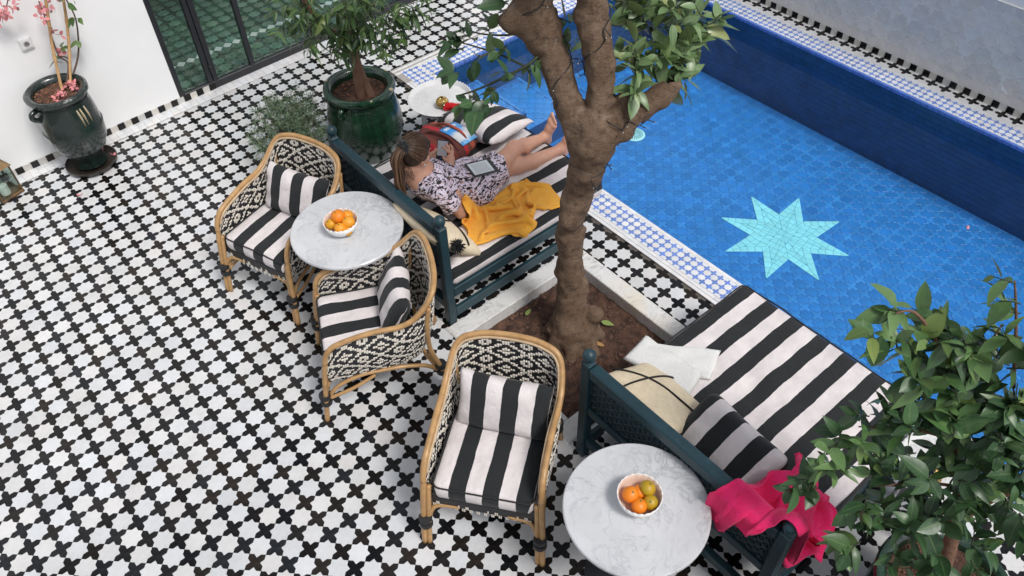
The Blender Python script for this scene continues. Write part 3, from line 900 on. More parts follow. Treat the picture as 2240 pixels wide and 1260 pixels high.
# ---------------- chairs
HALF = [(.285, -.02, .45), (.283, .00, .55), (.280, .045, .612), (.279, .13, .645), (.281, .28, .672), (.286, .42, .676), (.285, .51, .712), (.272, .585, .782), (.252, .62, .825), (.215, .645, .850), (.125, .668, .868), (0, .675, .873)]
def full(half):
    return [tuple(p) for p in half] + [(-x, y, z) for x, y, z in half[-2::-1]]
RIM = catmull(full(HALF), 8)
def chair_parts():
    """meshes of one chair, in chair coordinates: front edge of the seat at y=0, back towards +y"""
    out = {}
    foot = {}
    mb = MB(); mb.tube(RIM[4:-4], .0155, 10); out['rim'] = mb.mesh('rim', M['rattan'], True)
    inner = RIM[8:-8].copy(); c = np.array([0, .28, 0])
    inn = []
    for p in inner:
        d = np.array([p[0], p[1] - .25, 0]); d /= np.linalg.norm(d) + 1e-6
        inn.append(p - d * .019 - np.array([0, 0, .012]))
    mb = MB(); mb.tube(inn, .0075, 8); out['inner_rim'] = mb.mesh('inner_rim', M['rattan_light'], True)
    # woven shell
    NC, NR = 148, 40
    rs = resample(RIM[8:-8], NC)
    rs = rs - np.c_[np.zeros(NC), np.zeros(NC), np.full(NC, .012)]
    for i in range(NC):
        d = np.array([rs[i, 0], rs[i, 1] - .25, 0]); d /= np.linalg.norm(d) + 1e-6; rs[i] -= d * .016
    bh = [(.262, -.015, .315), (.258, .15, .315), (.252, .32, .315), (.240, .45, .315), (.20, .525, .315), (.11, .555, .315), (0, .56, .315)]
    bs = resample(catmull(full(bh), 8), NC)
    def S(i, t):   # shell point and outward normal, t 0 rim .. 1 bottom
        p = rs[i] * (1 - t) + bs[i] * t
        p = p.copy(); bulge = .03 * math.sin(math.pi * t)
        d = np.array([p[0], p[1] - .24, 0]); d /= np.linalg.norm(d) + 1e-6
        return p + d * bulge
    pts = np.array([[S(i, j / NR) for j in range(NR + 1)] for i in range(NC)])
    du = np.gradient(pts, axis=0); dv = np.gradient(pts, axis=1)
    nr = np.cross(dv, du); nr /= np.linalg.norm(nr, axis=2, keepdims=True) + 1e-9
    # black wefts: ridged sheet with real thickness
    V = []; F = []
    sub = 1
    for side, off in ((0, .0028), (1, -.0028)):
        for i in range(NC):
            for j in range(NR + 1):
                rib = .0016 * (1 if (j % 2) else -1) * (1 if side == 0 else -1)
                V.append(pts[i, j] + nr[i, j] * (off + rib))
    n1 = NC * (NR + 1)
    for i in range(NC - 1):
        for j in range(NR):
            a = i * (NR + 1) + j
            F.append([a, a + 1, a + NR + 2, a + NR + 1]); b = a + n1
            F.append([b, b + NR + 1, b + NR + 2, b + 1])
    # front skirt below the cushion
    sk = [(x, -.012, z) for x in np.linspace(-.255, .255, 2) for z in (.40, .285)]
    out['woven_shell'] = mesh('woven_shell', V, F, M['weave_black'], False)
    # cream warps: one raised bar per float
    V = []; F = []; UV = []
    PX_, PYR = 16, 11
    def cream(i, j):
        dx = abs((i + 5) % PX_ - PX_ / 2) / (PX_ / 2); dy = abs((j + 3) % PYR - PYR / 2) / (PYR / 2)
        d = dx + dy; d = min(d, 2 - d)
        return d > .865 or .13 < d < .43
    def barv(i, j0, j1, s):
        n = len(V)
        w = .47
        a, b = pts[i], pts[min(i + 1, NC - 1)] if i < NC - 1 else pts[i]
        for jj, h in ((j0 - .28, .0022), (j0 + .25, .0062), (j1 - .25, .0062), (j1 + .28, .0022)):
            jj = min(max(jj, 0), NR); k = int(min(jj, NR - 1)); t = jj - k
            p = pts[i, k] * (1 - t) + pts[i, k + 1] * t; nn = nr[i, k]
            e = du[i, k] * w
            V.append(p - e + nn * s * (h - .0018)); V.append(p + nn * s * (h + .0008)); V.append(p + e + nn * s * (h - .0018))
        for r in range(3):
            for c2 in range(2):
                q = [n + r * 3 + c2, n + r * 3 + c2 + 1, n + (r + 1) * 3 + c2 + 1, n + (r + 1) * 3 + c2]
                F.append(q if s > 0 else q[::-1])
    for i in range(1, NC - 1):
        j = 0; hcol = np.linalg.norm(rs[i] - bs[i]); nrow = int(hcol / .0122); kf = NR / nrow
        while j < nrow:
            if cream(i, j):
                j1 = j
                while j1 < nrow and cream(i, j1): j1 += 1
                barv(i, j * kf, j1 * kf, 1); barv(i, j * kf, j1 * kf, -1); j = j1
            else: j += 1
    # skirt: small woven front strip
    NS = 56
    for i in range(NS):
        x = -.255 + .51 * (i + .5) / NS
        lo = .295 + .012 * (1 if (i // 2) % 2 else -1) - .012 * (1 - (x / .26) ** 2)
        if cream(i, 4) or i % 4 < 2:
            n = len(V); z1 = lo + .03
            V += [np.array(p) for p in ((x - .0038, -.019, lo), (x, -.0225, lo), (x + .0038, -.019, lo), (x - .0038, -.019, z1), (x, -.0225, z1), (x + .0038, -.019, z1))]
            F += [[n, n + 1, n + 4, n + 3], [n + 1, n + 2, n + 5, n + 4]]
    out['cream_strands'] = mesh('cream_strands', np.array(V), F, M['weave_cream'], False)
    mb = MB(); mb.box((0, -.012, .345), (.51, .012, .11), .003); mb.box((0, .26, .352), (.47, .50, .010), .003)
    out['seat_base'] = mb.mesh('seat_base', M['weave_black'])
    # legs
    for sx in (-1, 1):
        k = 'R' if sx > 0 else 'L'
        top = RIM[6] if sx > 0 else RIM[-7]
        mb = MB()
        mb.tube(catmull([(sx * .303, -.095, .002), (sx * .297, -.062, .22), (sx * .288, -.03, .42), tuple(RIM[3] if sx > 0 else RIM[-4]), tuple(RIM[5] if sx > 0 else RIM[-6])], 6), .0155, 9)
        mb.tube(catmull([(sx * .278, -.092, .002), (sx * .272, -.058, .22), (sx * .266, -.028, .38), (sx * .262, -.01, .46)], 6), .0135, 9)
        out['front' + k] = mb.mesh('leg', M['rattan'], True)
        mb = MB()
        mb.tube(catmull([(sx * .268, .668, .002), (sx * .262, .620, .22), (sx * .255, .575, .40), (sx * .268, .575, .60), (sx * .268, .60, .76)], 6), .0150, 9)
        mb.tube(catmull([(sx * .245, .655, .002), (sx * .240, .606, .22), (sx * .235, .565, .34)], 5), .0130, 9)
        out['rear' + k] = mb.mesh('leg', M['rattan'], True)
        def bindm(x, y, z):
            b = MB()
            for dz in (0, .055): b.lathe([(.0, -.017), (.031, -.017), (.034, -.010), (.034, .010), (.031, .017), (0, .017)], 12, (x, y - dz * .0, z + dz))
            return b.mesh('binding', M['bind'], autosmooth=50)
        out['bf' + k] = bindm(sx * .287, -.068, .165); out['br' + k] = bindm(sx * .252, .622, .175)
        mb = MB()
        mb.tube(catmull([(sx * .272, -.062, .19), (sx * .262, -.045, .255), (sx * .225, -.02, .288), (sx * .12, -.012, .298)], 6), .0120, 8)
        mb.tube(catmull([(sx * .276, -.05, .19), (sx * .268, .03, .265), (sx * .262, .16, .305), (sx * .262, .26, .308), (sx * .262, .40, .30), (sx * .258, .53, .26), (sx * .252, .60, .19)], 6), .0120, 8)
        mb.tube(catmull([(sx * .276, -.045, .175), (sx * .272, .10, .215), (sx * .262, .24, .28)], 6), .0105, 8)
        mb.tube(catmull([(sx * .25, .607, .19), (sx * .235, .575, .255), (sx * .19, .545, .295), (sx * .08, .54, .305)], 6), .0120, 8)
        out['brace' + k] = mb.mesh('brace', M['rattan'], True)
    return out

CP = chair_parts()
CHAIRS = [((1.618, .107), 19.0, 'left of the upper marble table'), ((1.600, -.755), -26.0, 'seen from its side, tucked under the upper marble table'),
          ((1.631, -2.186), 37.2, 'facing out between the tree pit and the lower marble table'), ((1.555, -3.885), 32.0, 'cut off by the bottom edge, only its curved top showing')]
def make_chair(i):
    (x, y), deg, where = CHAIRS[i]
    lab = ['rattan armchair with black and cream diamond weave at the left of the upper marble table',
           'rattan armchair with diamond weave turned sideways, its arm under the upper marble table edge',
           'whole rattan armchair with diamond weave in the foreground, left of the lower marble table',
           'rattan armchair of which only the curved back top shows at the bottom edge'][i]
    ch = thing('rattan_armchair', lab, 'chair', (x, y, 0), math.radians(deg - 90), 'rattan armchairs round the marble tables')
    ch.scale = (1.04, 1.0, 1.0)
    ob('rim', CP['rim'], ch); ob('inner_rim', CP['inner_rim'], ch); ob('woven_shell', CP['woven_shell'], ch)
    ob('cream_strands', CP['cream_strands'], ch, kind='stuff'); ob('seat_base', CP['seat_base'], ch)
    for k in 'LR':
        l = ob('leg', CP['front' + k], ch); ob('binding', CP['bf' + k], l)
        l = ob('leg', CP['rear' + k], ch); ob('binding', CP['br' + k], l)
        ob('brace', CP['brace' + k], ch)
    return ch
for i in range(4): make_chair(i)
def place(o, i, loc, rot):
    (x, y), deg, _ = CHAIRS[i]
    T = Matrix.Translation((x, y, 0)) @ Matrix.Rotation(math.radians(deg - 90), 4, 'Z') @ Matrix.Translation(loc) @ Euler(rot).to_matrix().to_4x4()
    o.location = T.to_translation(); o.rotation_euler = T.to_euler()
seat_labels = ['black and white striped seat cushion on the armchair left of the upper marble table', 'black and white striped seat cushion on the sideways armchair below the upper marble table',
               'black and white striped seat cushion on the foreground armchair left of the lower marble table', 'striped seat cushion on the armchair cut off by the bottom edge']
back_labels = ['striped back cushion with upright stripes leaning in the armchair left of the upper marble table', 'striped back cushion standing on the sideways armchair below the upper marble table',
               'striped back cushion leaning in the foreground armchair left of the lower marble table', 'striped back cushion in the armchair cut off by the bottom edge']
for i in range(3):
    me, top, bot = slab_cushion(.525, .525, .105, 'seat_cushion', M['stripe_chair'], seed=i, wr=.004)
    cu = tag(ob('seat_cushion', me), seat_labels[i], 'cushion', 'striped seat cushions of the armchairs'); place(cu, i, (0, .236, .3575), (math.radians(-1.5), 0, 0))
    mb = MB(); closed_tube(mb, top, .0048); closed_tube(mb, bot, .0042); mb.build('piping', M['piping'], cu, smooth=True)
    me, rim = pillow('back_cushion', .515, .345, .14, M['stripe_chair'], seed=20 + i, wr=.008)
    bk = tag(ob('back_cushion', me), back_labels[i], 'cushion', 'striped back cushions of the armchairs')
    place(bk, i, (.012 if i != 1 else -.02, .435, .60), (math.radians(64), 0, math.radians([3, -4, -3, 0][i])))

# ---------------- marble tables
def table(x, y, h, r, lab):
    t = thing('marble_table', lab, 'table', (x, y, 0), 0, 'round marble bistro tables')
    MB().lathe([(0, h - .024), (r - .006, h - .024), (r - .001, h - .019), (r, h - .011), (r - .002, h - .004), (r - .007, h), (0, h)], 72).build('tabletop', M['marble'], t, autosmooth=30)
    MB().lathe([(.0, .0), (.20, 0), (.205, .012), (.19, .022), (.06, .045), (.034, .07), (.032, h - .06), (.05, h - .045), (.12, h - .0255), (0, h - .0255)], 32).build('pedestal', M['black_metal'], t, autosmooth=35)
    return t
T1 = (2.052, -.380, .715, .343); T2 = (2.030, -2.805, .715, .331)
table(*T1, 'upper round grey veined marble table between the two armchairs')
table(*T2, 'lower round white marble table at the bottom edge of the picture')
M['bowl'] = pm('white glazed bowl', (.80, .79, .78), .22, .04, 20)
M['bowl_in'] = pm('blush glazed bowl inside', (.72, .56, .47), .3, .06, 20)
def bowl(x, y, z, r, h, lab):
    prof = [(0, 0), (r * .50, 0), (r * .58, .004), (r * .80, h * .30), (r * .94, h * .62), (r * 1.0, h)]
    inn = [(r * .955, h - .001), (r * .89, h * .62), (r * .74, h * .32), (r * .50, .012), (0, .012)]
    seg = 96; vs = []; fs = []; mi = []
    P_ = prof + inn
    for i, (rr, zz) in enumerate(P_):
        for k in range(seg):
            a = 2 * math.pi * k / seg
            sc = abs(math.sin(a * 11)) ** .7 * .008 - .004 if zz > h * .9 else 0
            vs.append((max(rr, 1e-4) * math.cos(a), max(rr, 1e-4) * math.sin(a), zz + sc))
    for i in range(len(P_) - 1):
        for k in range(seg):
            fs.append([i * seg + k, i * seg + (k + 1) % seg, (i + 1) * seg + (k + 1) % seg, (i + 1) * seg + k]); mi.append(1 if i >= len(prof) else 0)
    o = ob('fruit_bowl', mesh('fruit_bowl', vs, fs, [M['bowl'], M['bowl_in']], True, midx=mi), None, (x, y, z), (0, 0, random.random()))
    return tag(o, lab, 'bowl', 'scalloped fruit bowls on the marble tables')
B1 = (2.020, -.385, .7155); B2 = (2.045, -2.800, .7155)
bowl(*B1, .105, .085, 'white scalloped bowl full of oranges on the upper marble table')
bowl(*B2, .101, .090, 'white scalloped bowl with blush inside on the lower marble table')
def orange_mat(nm, c1, c2):
    return pm(nm, c1, .42, .12, 12, .35, 260, .002, col2=c2, ns2=9, t2=(.42, .7))
OM = [orange_mat('orange peel', (.80, .235, .012), (.78, .20, .01)), orange_mat('pale orange peel', (.80, .32, .02), (.76, .36, .03)), orange_mat('yellow orange peel', (.66, .31, .014), (.58, .32, .02)), orange_mat('green tinged orange peel', (.50, .29, .012), (.30, .25, .015))]
def orange(B, dx, dy, z, r, mi, lab):
    if B is B2: dx *= .9; dy *= .9; r *= .93; z *= .95
    mb = MB(); mb.sphere((0, 0, 0), (r, r, r * .93), 24, 16)
    o = ob('orange', mb.mesh('orange', OM[mi], True), None, (B[0] + dx, B[1] + dy, B[2] + z), (random.uniform(-.5, .5), random.uniform(-.5, .5), random.random() * 6))
    tag(o, lab, 'orange', 'oranges in the bowls')
    MB().lathe([(0, 0), (.005, 0), (.0045, .0025), (0, .003)], 8, (0, 0, r * .925)).build('stem_end', pm('stem scar', (.16, .17, .06), .8), o)
# directions in the picture: right = (.76,-.65), up = (.43,.53)
def bo(r_, u_): return (.76 * r_ + .62 * u_, -.65 * r_ + .78 * u_)
orange(B1, *bo(-.012, .012), .104, .043, 0, 'large deep orange on top of the heap on the upper table')
orange(B1, *bo(.050, -.018), .083, .040, 1, 'pale orange at the right of the heap on the upper table')
orange(B1, *bo(-.058, -.012), .066, .034, 2, 'yellow orange at the left of the heap on the upper table')
orange(B1, *bo(.003, -.058), .070, .036, 1, 'pale orange at the front of the heap on the upper table')
orange(B1, *bo(.036, .045), .078, .036, 1, 'pale orange at the back of the heap on the upper table')
orange(B1, *bo(0, -.01), .040, .035, 2, 'orange lying under the others in the bowl on the upper table')
orange(B1, *bo(.040, -.052), .046, .034, 2, 'orange low at the right front under the heap on the upper table')
orange(B2, *bo(-.043, .006), .080, .041, 0, 'deep orange at the left in the bowl on the lower table')
orange(B2, *bo(.043, .034), .088, .039, 3, 'green tinged orange at the upper right in the bowl on the lower table')
orange(B2, *bo(-.008, -.050), .068, .038, 0, 'orange at the front in the bowl on the lower table')
orange(B2, *bo(.050, -.030), .066, .037, 3, 'dull green gold orange at the lower right in the bowl on the lower table')
orange(B2, *bo(.004, .030), .060, .035, 0, 'small orange at the back in the bowl on the lower table')

# ---------------- daybeds
M['stripe_bed'] = stripes('striped mattress canvas', .176, .5, .0); M['stripe_bed1'] = stripes('striped mattress canvas of the upper daybed', .176, .5, .75)
def daybed(x0, y0, x1, y1, label, ph=.845):
    """head at x0, foot at x1; side nearer the camera at y0"""
    t = thing('daybed', label, 'daybed', (x0, (y0 + y1) / 2, 0), 0, 'striped daybeds by the pool')
    oy = (y0 + y1) / 2; ox = x0
    def part(nm, c, d, b=.004): return MB().box((c[0] - ox, c[1] - oy, c[2]), d, b).build(nm, M['teal'], t)
    pw_ = .058
    for y in (y0 + pw_ / 2, y1 - pw_ / 2):
        p = part('post', (x0 + pw_ / 2, y, ph / 2), (pw_, pw_, ph), .006)
        MB().lathe([(0, ph - .001), (.024, ph), (.018, ph + .010), (.020, ph + .013), (.031, ph + .026), (.036, ph + .045), (.032, ph + .064), (.020, ph + .078), (0, ph + .083)], 20, (x0 + pw_ / 2 - ox, y - oy, 0)).build('finial', M['teal'], p, autosmooth=40)
        part('post', (x1 - pw_ / 2 - .20, y, .21), (pw_, pw_, .42), .006)
    part('top_rail', (x0 + pw_ / 2, oy, ph - .045), (.062, y1 - y0 - 2 * pw_ - .002, .072), .008)
    part('middle_rail', (x0 + pw_ / 2, oy, .46), (.040, y1 - y0 - 2 * pw_ - .002, .055))
    part('bottom_rail', (x0 + pw_ / 2, oy, .155), (.040, y1 - y0 - 2 * pw_ - .002, .06))
    xe = x1 - pw_ - .202
    for y in (y0 + .022, y1 - .022):
        part('side_rail', ((x0 + pw_ + xe) / 2 + .001, y, .275), (xe - x0 - pw_ - .003, .036, .075))
        part('stretcher', ((x0 + pw_ + xe) / 2 + .001, y, .085), (xe - x0 - pw_ - .003, .030, .075))
    part('foot_rail', (x1 - pw_ / 2 - .20, oy, .275), (.036, y1 - y0 - 2 * pw_ - .002, .07))
    for k in range(9):
        xx = x0 + .16 + k * (xe - x0 - .2) / 8
        part('slat', (xx, oy, .315), (.07, y1 - y0 - .10, .016), .002)
    # woven lattice between top and middle rail
    mb = MB(); ya, yb = y0 + pw_ + .002, y1 - pw_ - .002; za, zb = .488, ph - .082
    n = int((yb - ya) / .030); nz = int((zb - za) / .026)
    for k in range(n + 1):
        y = ya + (yb - ya) * k / n - oy
        pts = [(.030 + .007 * (1 if (j + k) % 2 else -1), y, za + (zb - za) * j / nz) for j in range(nz + 1)]
        mb.tube(pts, .0075, 5)
    for j in range(nz):
        z = za + (zb - za) * (j + .5) / nz
        pts = [(.030 + .007 * math.cos(math.pi * (k + j)), ya + (yb - ya) * k / n - oy, z + .004 * ((k % 2) * 2 - 1)) for k in range(n + 1)]
        mb.tube(pts, .0085, 5)
    la = mb.build('woven_lattice', M['teal_dark'], t, smooth=True); la['kind'] = 'stuff'
    return t
D1 = (2.372, -.905, 3.745, .325); D2 = (2.335, -3.37, 3.70, -2.120)
daybed(*D1, 'dark teal wooden daybed on which the woman lies, beside the upper marble table')
daybed(*D2, 'dark teal wooden daybed without a person, beside the lower marble table')
def mattress(D, lab, off, seed, zt=.118):
    x0, y0, x1, y1 = D
    w = x1 - x0 - .045; d = y1 - y0 - .012
    me, top, bot = slab_cushion(w, d, zt, 'mattress', M['stripe_bed1'] if seed == 3 else M['stripe_bed'], r=.03, seed=seed, across='y', wr=.0075, crown=.010)
    o = tag(ob('mattress', me, None, ((x0 + x1 + .062) / 2, (y0 + y1) / 2, .3245)), lab, 'mattress', 'striped mattresses on the daybeds')
    mb = MB(); closed_tube(mb, top, .005); mb.build('piping', M['piping'], o, smooth=True)
    return o
mattress(D1, 'black and white striped mattress under the reclining woman', 0, 3)
mattress(D2, 'black and white striped mattress lying bare beside the pool in the foreground', 0, 4)

# long striped bolster cushions
M['stripe_bol'] = stripes('striped bolster canvas', .180, .5, .5)
me, rim = pillow('bolster_cushion', .70, .43, .18, M['stripe_bol'], seed=31, uvoff=.05, wr=.008, pexp=2.4)
bo1 = tag(ob('bolster_cushion', me, None, (3.515, .125, .515), (math.radians(0), math.radians(-12), math.radians(-88))), 'long striped cushion on the daybed beside the woman, next to the white tray table', 'cushion')
me, rim = pillow('bolster_cushion', .56, .36, .24, M['stripe_bol'], seed=32, uvoff=.005, wr=.006, pexp=3.0, corner=.16)
bo2 = tag(ob('bolster_cushion', me, None, (2.665, -2.84, .565), (math.radians(0), math.radians(52), math.radians(-90))), 'striped cushion leaning on the daybed headboard half under the pink towel', 'cushion')
bo2.rotation_euler = (Matrix.Rotation(math.radians(-95), 3, 'Z') @ Matrix.Rotation(math.radians(30), 3, 'X')).to_euler()

# cream felt cushions with black lines and pompoms
def felt(nm):
    m, t, b = nodes(nm); v = coord(t)
    c = mixc(t, 1.0, (.76, .645, .46), ramp(t, noise(t, v, 25, 6, .7), .3, .7, (.86,) * 3, (1.06,) * 3), 'MULTIPLY')
    c = mixc(t, ramp(t, noise(t, v, 160, 3, .6), .66, .74), c, (.30, .24, .17))
    t.links.new(c, b.inputs['Base Color']); b.inputs['Roughness'].default_value = .95
    bump(t, b, noise(t, v, 120, 4), .3, .004); return m
M['felt'] = felt('cream felt')
M['yarn'] = pm('black yarn', (.012, .011, .012), .9, .4, 60)
def felt_cushion(name, w, h, t, loc, rot, lab, seed, poms):
    me, rim = pillow(name, w, h, t, M['felt'], seed=seed, wr=.005, pexp=2.3, pinch=.05)
    o = tag(ob(name, me, None, loc), lab, 'cushion', 'cream felt cushions with pompoms')
    o.rotation_euler = rot
    def surf(u, v):
        prof = max(0, (1 - abs(u) ** 2.3) * (1 - abs(v) ** 2.3)) ** .5
        return (u * w / 2, v * h / 2, t / 2 * prof + .004)
    mb = MB()
    for a, b in (((-.97, -.42), (.97, .40)), ((.42, .97), (.22, -.96))):
        mb.tube([surf(a[0] + (b[0] - a[0]) * k / 16, a[1] + (b[1] - a[1]) * k / 16 + .06 * math.sin(k * .5)) for k in range(17)], .0055, 6)
    ln = mb.build('black_line', M['yarn'], o, smooth=True)
    for (u, v) in poms:
        mb = MB(); rg = random.Random(seed)
        c = Vector((u * w / 2 * 1.06, v * h / 2 * 1.04, .02 if seed == 41 else .05))
        for k in range(170):
            d = Vector((rg.gauss(0, 1), rg.gauss(0, 1), rg.gauss(0, 1))).normalized(); L = rg.uniform(.035, .058)
            mb.tube([c, c + d * L * .6, c + d * L + Vector((0, 0, -.004))], [.0035, .0032, .0016], 4)
        mb.build('pompom', M['yarn'], o)
    return o
R_ = Matrix.Rotation
c1 = felt_cushion('felt_cushion', .50, .50, .15, (2.535, -.64, .575), (R_(math.radians(0), 3, 'Z') @ R_(math.radians(46), 3, 'Y')).to_euler(), 'cream felt cushion with black pompom behind the elbow of the woman', 41, [(-.3, -.99)])
c2 = felt_cushion('felt_cushion', .50, .46, .15, (2.620, -2.40, .555), (R_(math.radians(-3), 3, 'Z') @ R_(math.radians(27), 3, 'Y') @ R_(math.radians(90), 3, 'Z')).to_euler(), 'cream felt cushion with crossing black lines against the headboard of the empty daybed', 42, [(-.85, -1.10)])
# ---------------------------------------------------------------- smooth solids from distance fields
class Field:
    def __init__(s, lo, hi, res):
        s.lo = np.array(lo, float); s.res = res
        s.n = np.ceil((np.array(hi) - s.lo) / res).astype(int) + 1
        s.f = np.full(s.n, 1.0, dtype=np.float32)
    def sub(s, lo, hi):
        a = np.maximum(np.floor((np.array(lo) - s.lo) / s.res).astype(int), 0)
        b = np.minimum(np.ceil((np.array(hi) - s.lo) / s.res).astype(int) + 1, s.n)
        if np.any(b <= a): return None
        g = [(s.lo[k] + np.arange(a[k], b[k]) * s.res).astype(np.float32) for k in range(3)]
        return tuple(slice(a[k], b[k]) for k in range(3)), g[0][:, None, None], g[1][None, :, None], g[2][None, None, :]
    def put(s, sl, d, k, neg=False):
        f = s.f[sl]
        if neg:
            d = -d; h = np.maximum(k - np.abs(f - d), 0) / max(k, 1e-6); s.f[sl] = np.maximum(f, d) + h * h * k * .25
        else:
            h = np.maximum(k - np.abs(f - d), 0) / max(k, 1e-6); s.f[sl] = np.minimum(f, d) - h * h * k * .25
    def cone(s, a, b, ra, rb, k=.02, neg=False):
        a = np.array(a, float); b = np.array(b, float); m = max(ra, rb) + k + 3 * s.res
        r = s.sub(np.minimum(a, b) - m, np.maximum(a, b) + m)
        if r is None: return
        sl, X, Y, Z = r; d = b - a; L2 = max(d.dot(d), 1e-12)
        t = np.clip(((X - a[0]) * d[0] + (Y - a[1]) * d[1] + (Z - a[2]) * d[2]) / L2, 0, 1)
        D = np.sqrt((X - a[0] - t * d[0]) ** 2 + (Y - a[1] - t * d[1]) ** 2 + (Z - a[2] - t * d[2]) ** 2) - (ra + (rb - ra) * t)
        s.put(sl, D.astype(np.float32), k, neg)
    def ell(s, c, r, k=.02, R=None, neg=False):
        c = np.array(c, float); r = np.array(r, float); m = r.max() + k + 3 * s.res
        q = s.sub(c - m, c + m)
        if q is None: return
        sl, X, Y, Z = q; X = X - c[0]; Y = Y - c[1]; Z = Z - c[2]
        if R is not None:
            R = np.array(R); X, Y, Z = (X * R[0, i] + Y * R[1, i] + Z * R[2, i] for i in range(3))
        k0 = np.sqrt((X / r[0]) ** 2 + (Y / r[1]) ** 2 + (Z / r[2]) ** 2)
        k1 = np.sqrt((X / r[0] ** 2) ** 2 + (Y / r[1] ** 2) ** 2 + (Z / r[2] ** 2) ** 2)
        D = k0 * (k0 - 1) / (k1 + 1e-6); D = np.where(k0 < .05, -r.min(), D)
        s.put(sl, D.astype(np.float32), k, neg)
    def chain(s, pts, rad, k=.02):
        for i in range(len(pts) - 1): s.cone(pts[i], pts[i + 1], rad[i], rad[i + 1], k)
    def noise(s, amp, freqs, n=24, seed=1):
        rg = np.random.RandomState(seed)
        X = (s.lo[0] + np.arange(s.n[0]) * s.res).astype(np.float32)[:, None, None]; Y = (s.lo[1] + np.arange(s.n[1]) * s.res).astype(np.float32)[None, :, None]; Z = (s.lo[2] + np.arange(s.n[2]) * s.res).astype(np.float32)[None, None, :]
        m = np.abs(s.f) < amp * 4 + 3 * s.res
        ix = np.nonzero(m); x = X[ix[0], 0, 0]; y = Y[0, ix[1], 0]; z = Z[0, 0, ix[2]]
        t = np.zeros(len(x), np.float32)
        for _ in range(n):
            f = rg.uniform(*freqs); d = rg.normal(size=3); d /= np.linalg.norm(d); d *= f
            t += np.sin(x * d[0] + y * d[1] + z * d[2] + rg.uniform(0, 6.28) + 1.2 * np.sin(y * f * .37 + z * f * .21)) / math.sqrt(n)
        s.f[ix] += amp * t
    def surf(s):
        f = s.f; ins = f < 0
        n = s.n
        c = np.zeros(n - 1, np.int8)
        for dx in (0, 1):
            for dy in (0, 1):
                for dz in (0, 1):
                    c += ins[dx:n[0] - 1 + dx, dy:n[1] - 1 + dy, dz:n[2] - 1 + dz]
        act = (c > 0) & (c < 8)
        ix = np.array(np.nonzero(act)).T
        idm = np.full(n - 1, -1, np.int32); idm[act] = np.arange(len(ix))
        acc = np.zeros((len(ix), 3)); cnt = np.zeros(len(ix))
        off = [(dx, dy, dz) for dx in (0, 1) for dy in (0, 1) for dz in (0, 1)]
        for a in off:
            for ax in range(3):
                if a[ax]: continue
                b = list(a); b[ax] = 1
                fa = f[ix[:, 0] + a[0], ix[:, 1] + a[1], ix[:, 2] + a[2]]; fb = f[ix[:, 0] + b[0], ix[:, 1] + b[1], ix[:, 2] + b[2]]
                m = (fa < 0) != (fb < 0)
                t = np.where(m, fa / np.where(m, fa - fb, 1), 0)
                p = np.array(a, float)[None, :].repeat(len(ix), 0); p[:, ax] += t
                acc[m] += p[m]; cnt[m] += 1
        V = (ix + acc / cnt[:, None]) * s.res + s.lo
        F = []
        for ax in range(3):
            o1, o2 = [(1, 2), (2, 0), (0, 1)][ax]
            sa = [slice(None)] * 3; sb = [slice(None)] * 3
            sa[ax] = slice(0, n[ax] - 1); sb[ax] = slice(1, n[ax])
            A = ins[tuple(sa)]; B = ins[tuple(sb)]
            e = np.array(np.nonzero(A != B)).T
            ok = (e[:, o1] > 0) & (e[:, o2] > 0) & (e[:, o1] < n[o1] - 1) & (e[:, o2] < n[o2] - 1)
            e = e[ok]
            q = []
            for d1, d2 in ((0, 0), (-1, 0), (-1, -1), (0, -1)):
                p = e.copy(); p[:, o1] += d1; p[:, o2] += d2; q.append(idm[p[:, 0], p[:, 1], p[:, 2]])
            q = np.array(q).T
            flip = ~A[e[:, 0], e[:, 1], e[:, 2]]
            q[flip] = q[flip][:, ::-1]
            F.append(q)
        return V, np.concatenate(F)

def smooth_mesh(V, F, it=2, lam=.5):
    e = np.concatenate([F[:, [0, 1]], F[:, [1, 2]], F[:, [2, 3]], F[:, [3, 0]]])
    for _ in range(it):
        for l in (lam, -lam * .94):
            a = np.zeros_like(V); c = np.zeros(len(V))
            for k in range(3): a[:, k] = np.bincount(e[:, 0], V[e[:, 1], k], len(V)) + np.bincount(e[:, 1], V[e[:, 0], k], len(V))
            c = np.bincount(e[:, 0], minlength=len(V)) + np.bincount(e[:, 1], minlength=len(V))
            V = V + l * (a / c[:, None] - V)
    return V

# ---------------------------------------------------------------- the woman on the daybed
HEAD = np.array([2.603, -.372, .985])
N0 = np.array([2.590, -.382, .835])
SHR, SHL = np.array([2.640, -.545, .765]), np.array([2.615, -.215, .765])
ELR, WRR = np.array([2.772, -.560, .520]), np.array([2.806, -.432, .715])
ELL, WRL = np.array([2.745, -.085, .560]), np.array([2.800, -.205, .750])
HIPR, HIPL = np.array([2.99, -.455, .525]), np.array([2.99, -.275, .525])
KNR, ANR = np.array([3.405, -.355, .598]), np.array([3.748, -.283, .480])
KNL, ANL = np.array([3.385, -.425, .500]), np.array([3.745, -.462, .478])
fx = np.array([math.cos(math.radians(12)), math.sin(math.radians(12)), 0])  # facing
pitch = math.radians(-22)
FW = np.array([fx[0] * math.cos(pitch), fx[1] * math.cos(pitch), math.sin(pitch)])
LF = np.array([-fx[1], fx[0], 0]); UP = np.cross(FW, LF)
def hp(f, l, u): return HEAD + FW * f + LF * l + UP * u
RH = np.c_[FW, LF, UP]
B = Field((2.40, -.78, .40), (3.98, .06, 1.18), .0058)
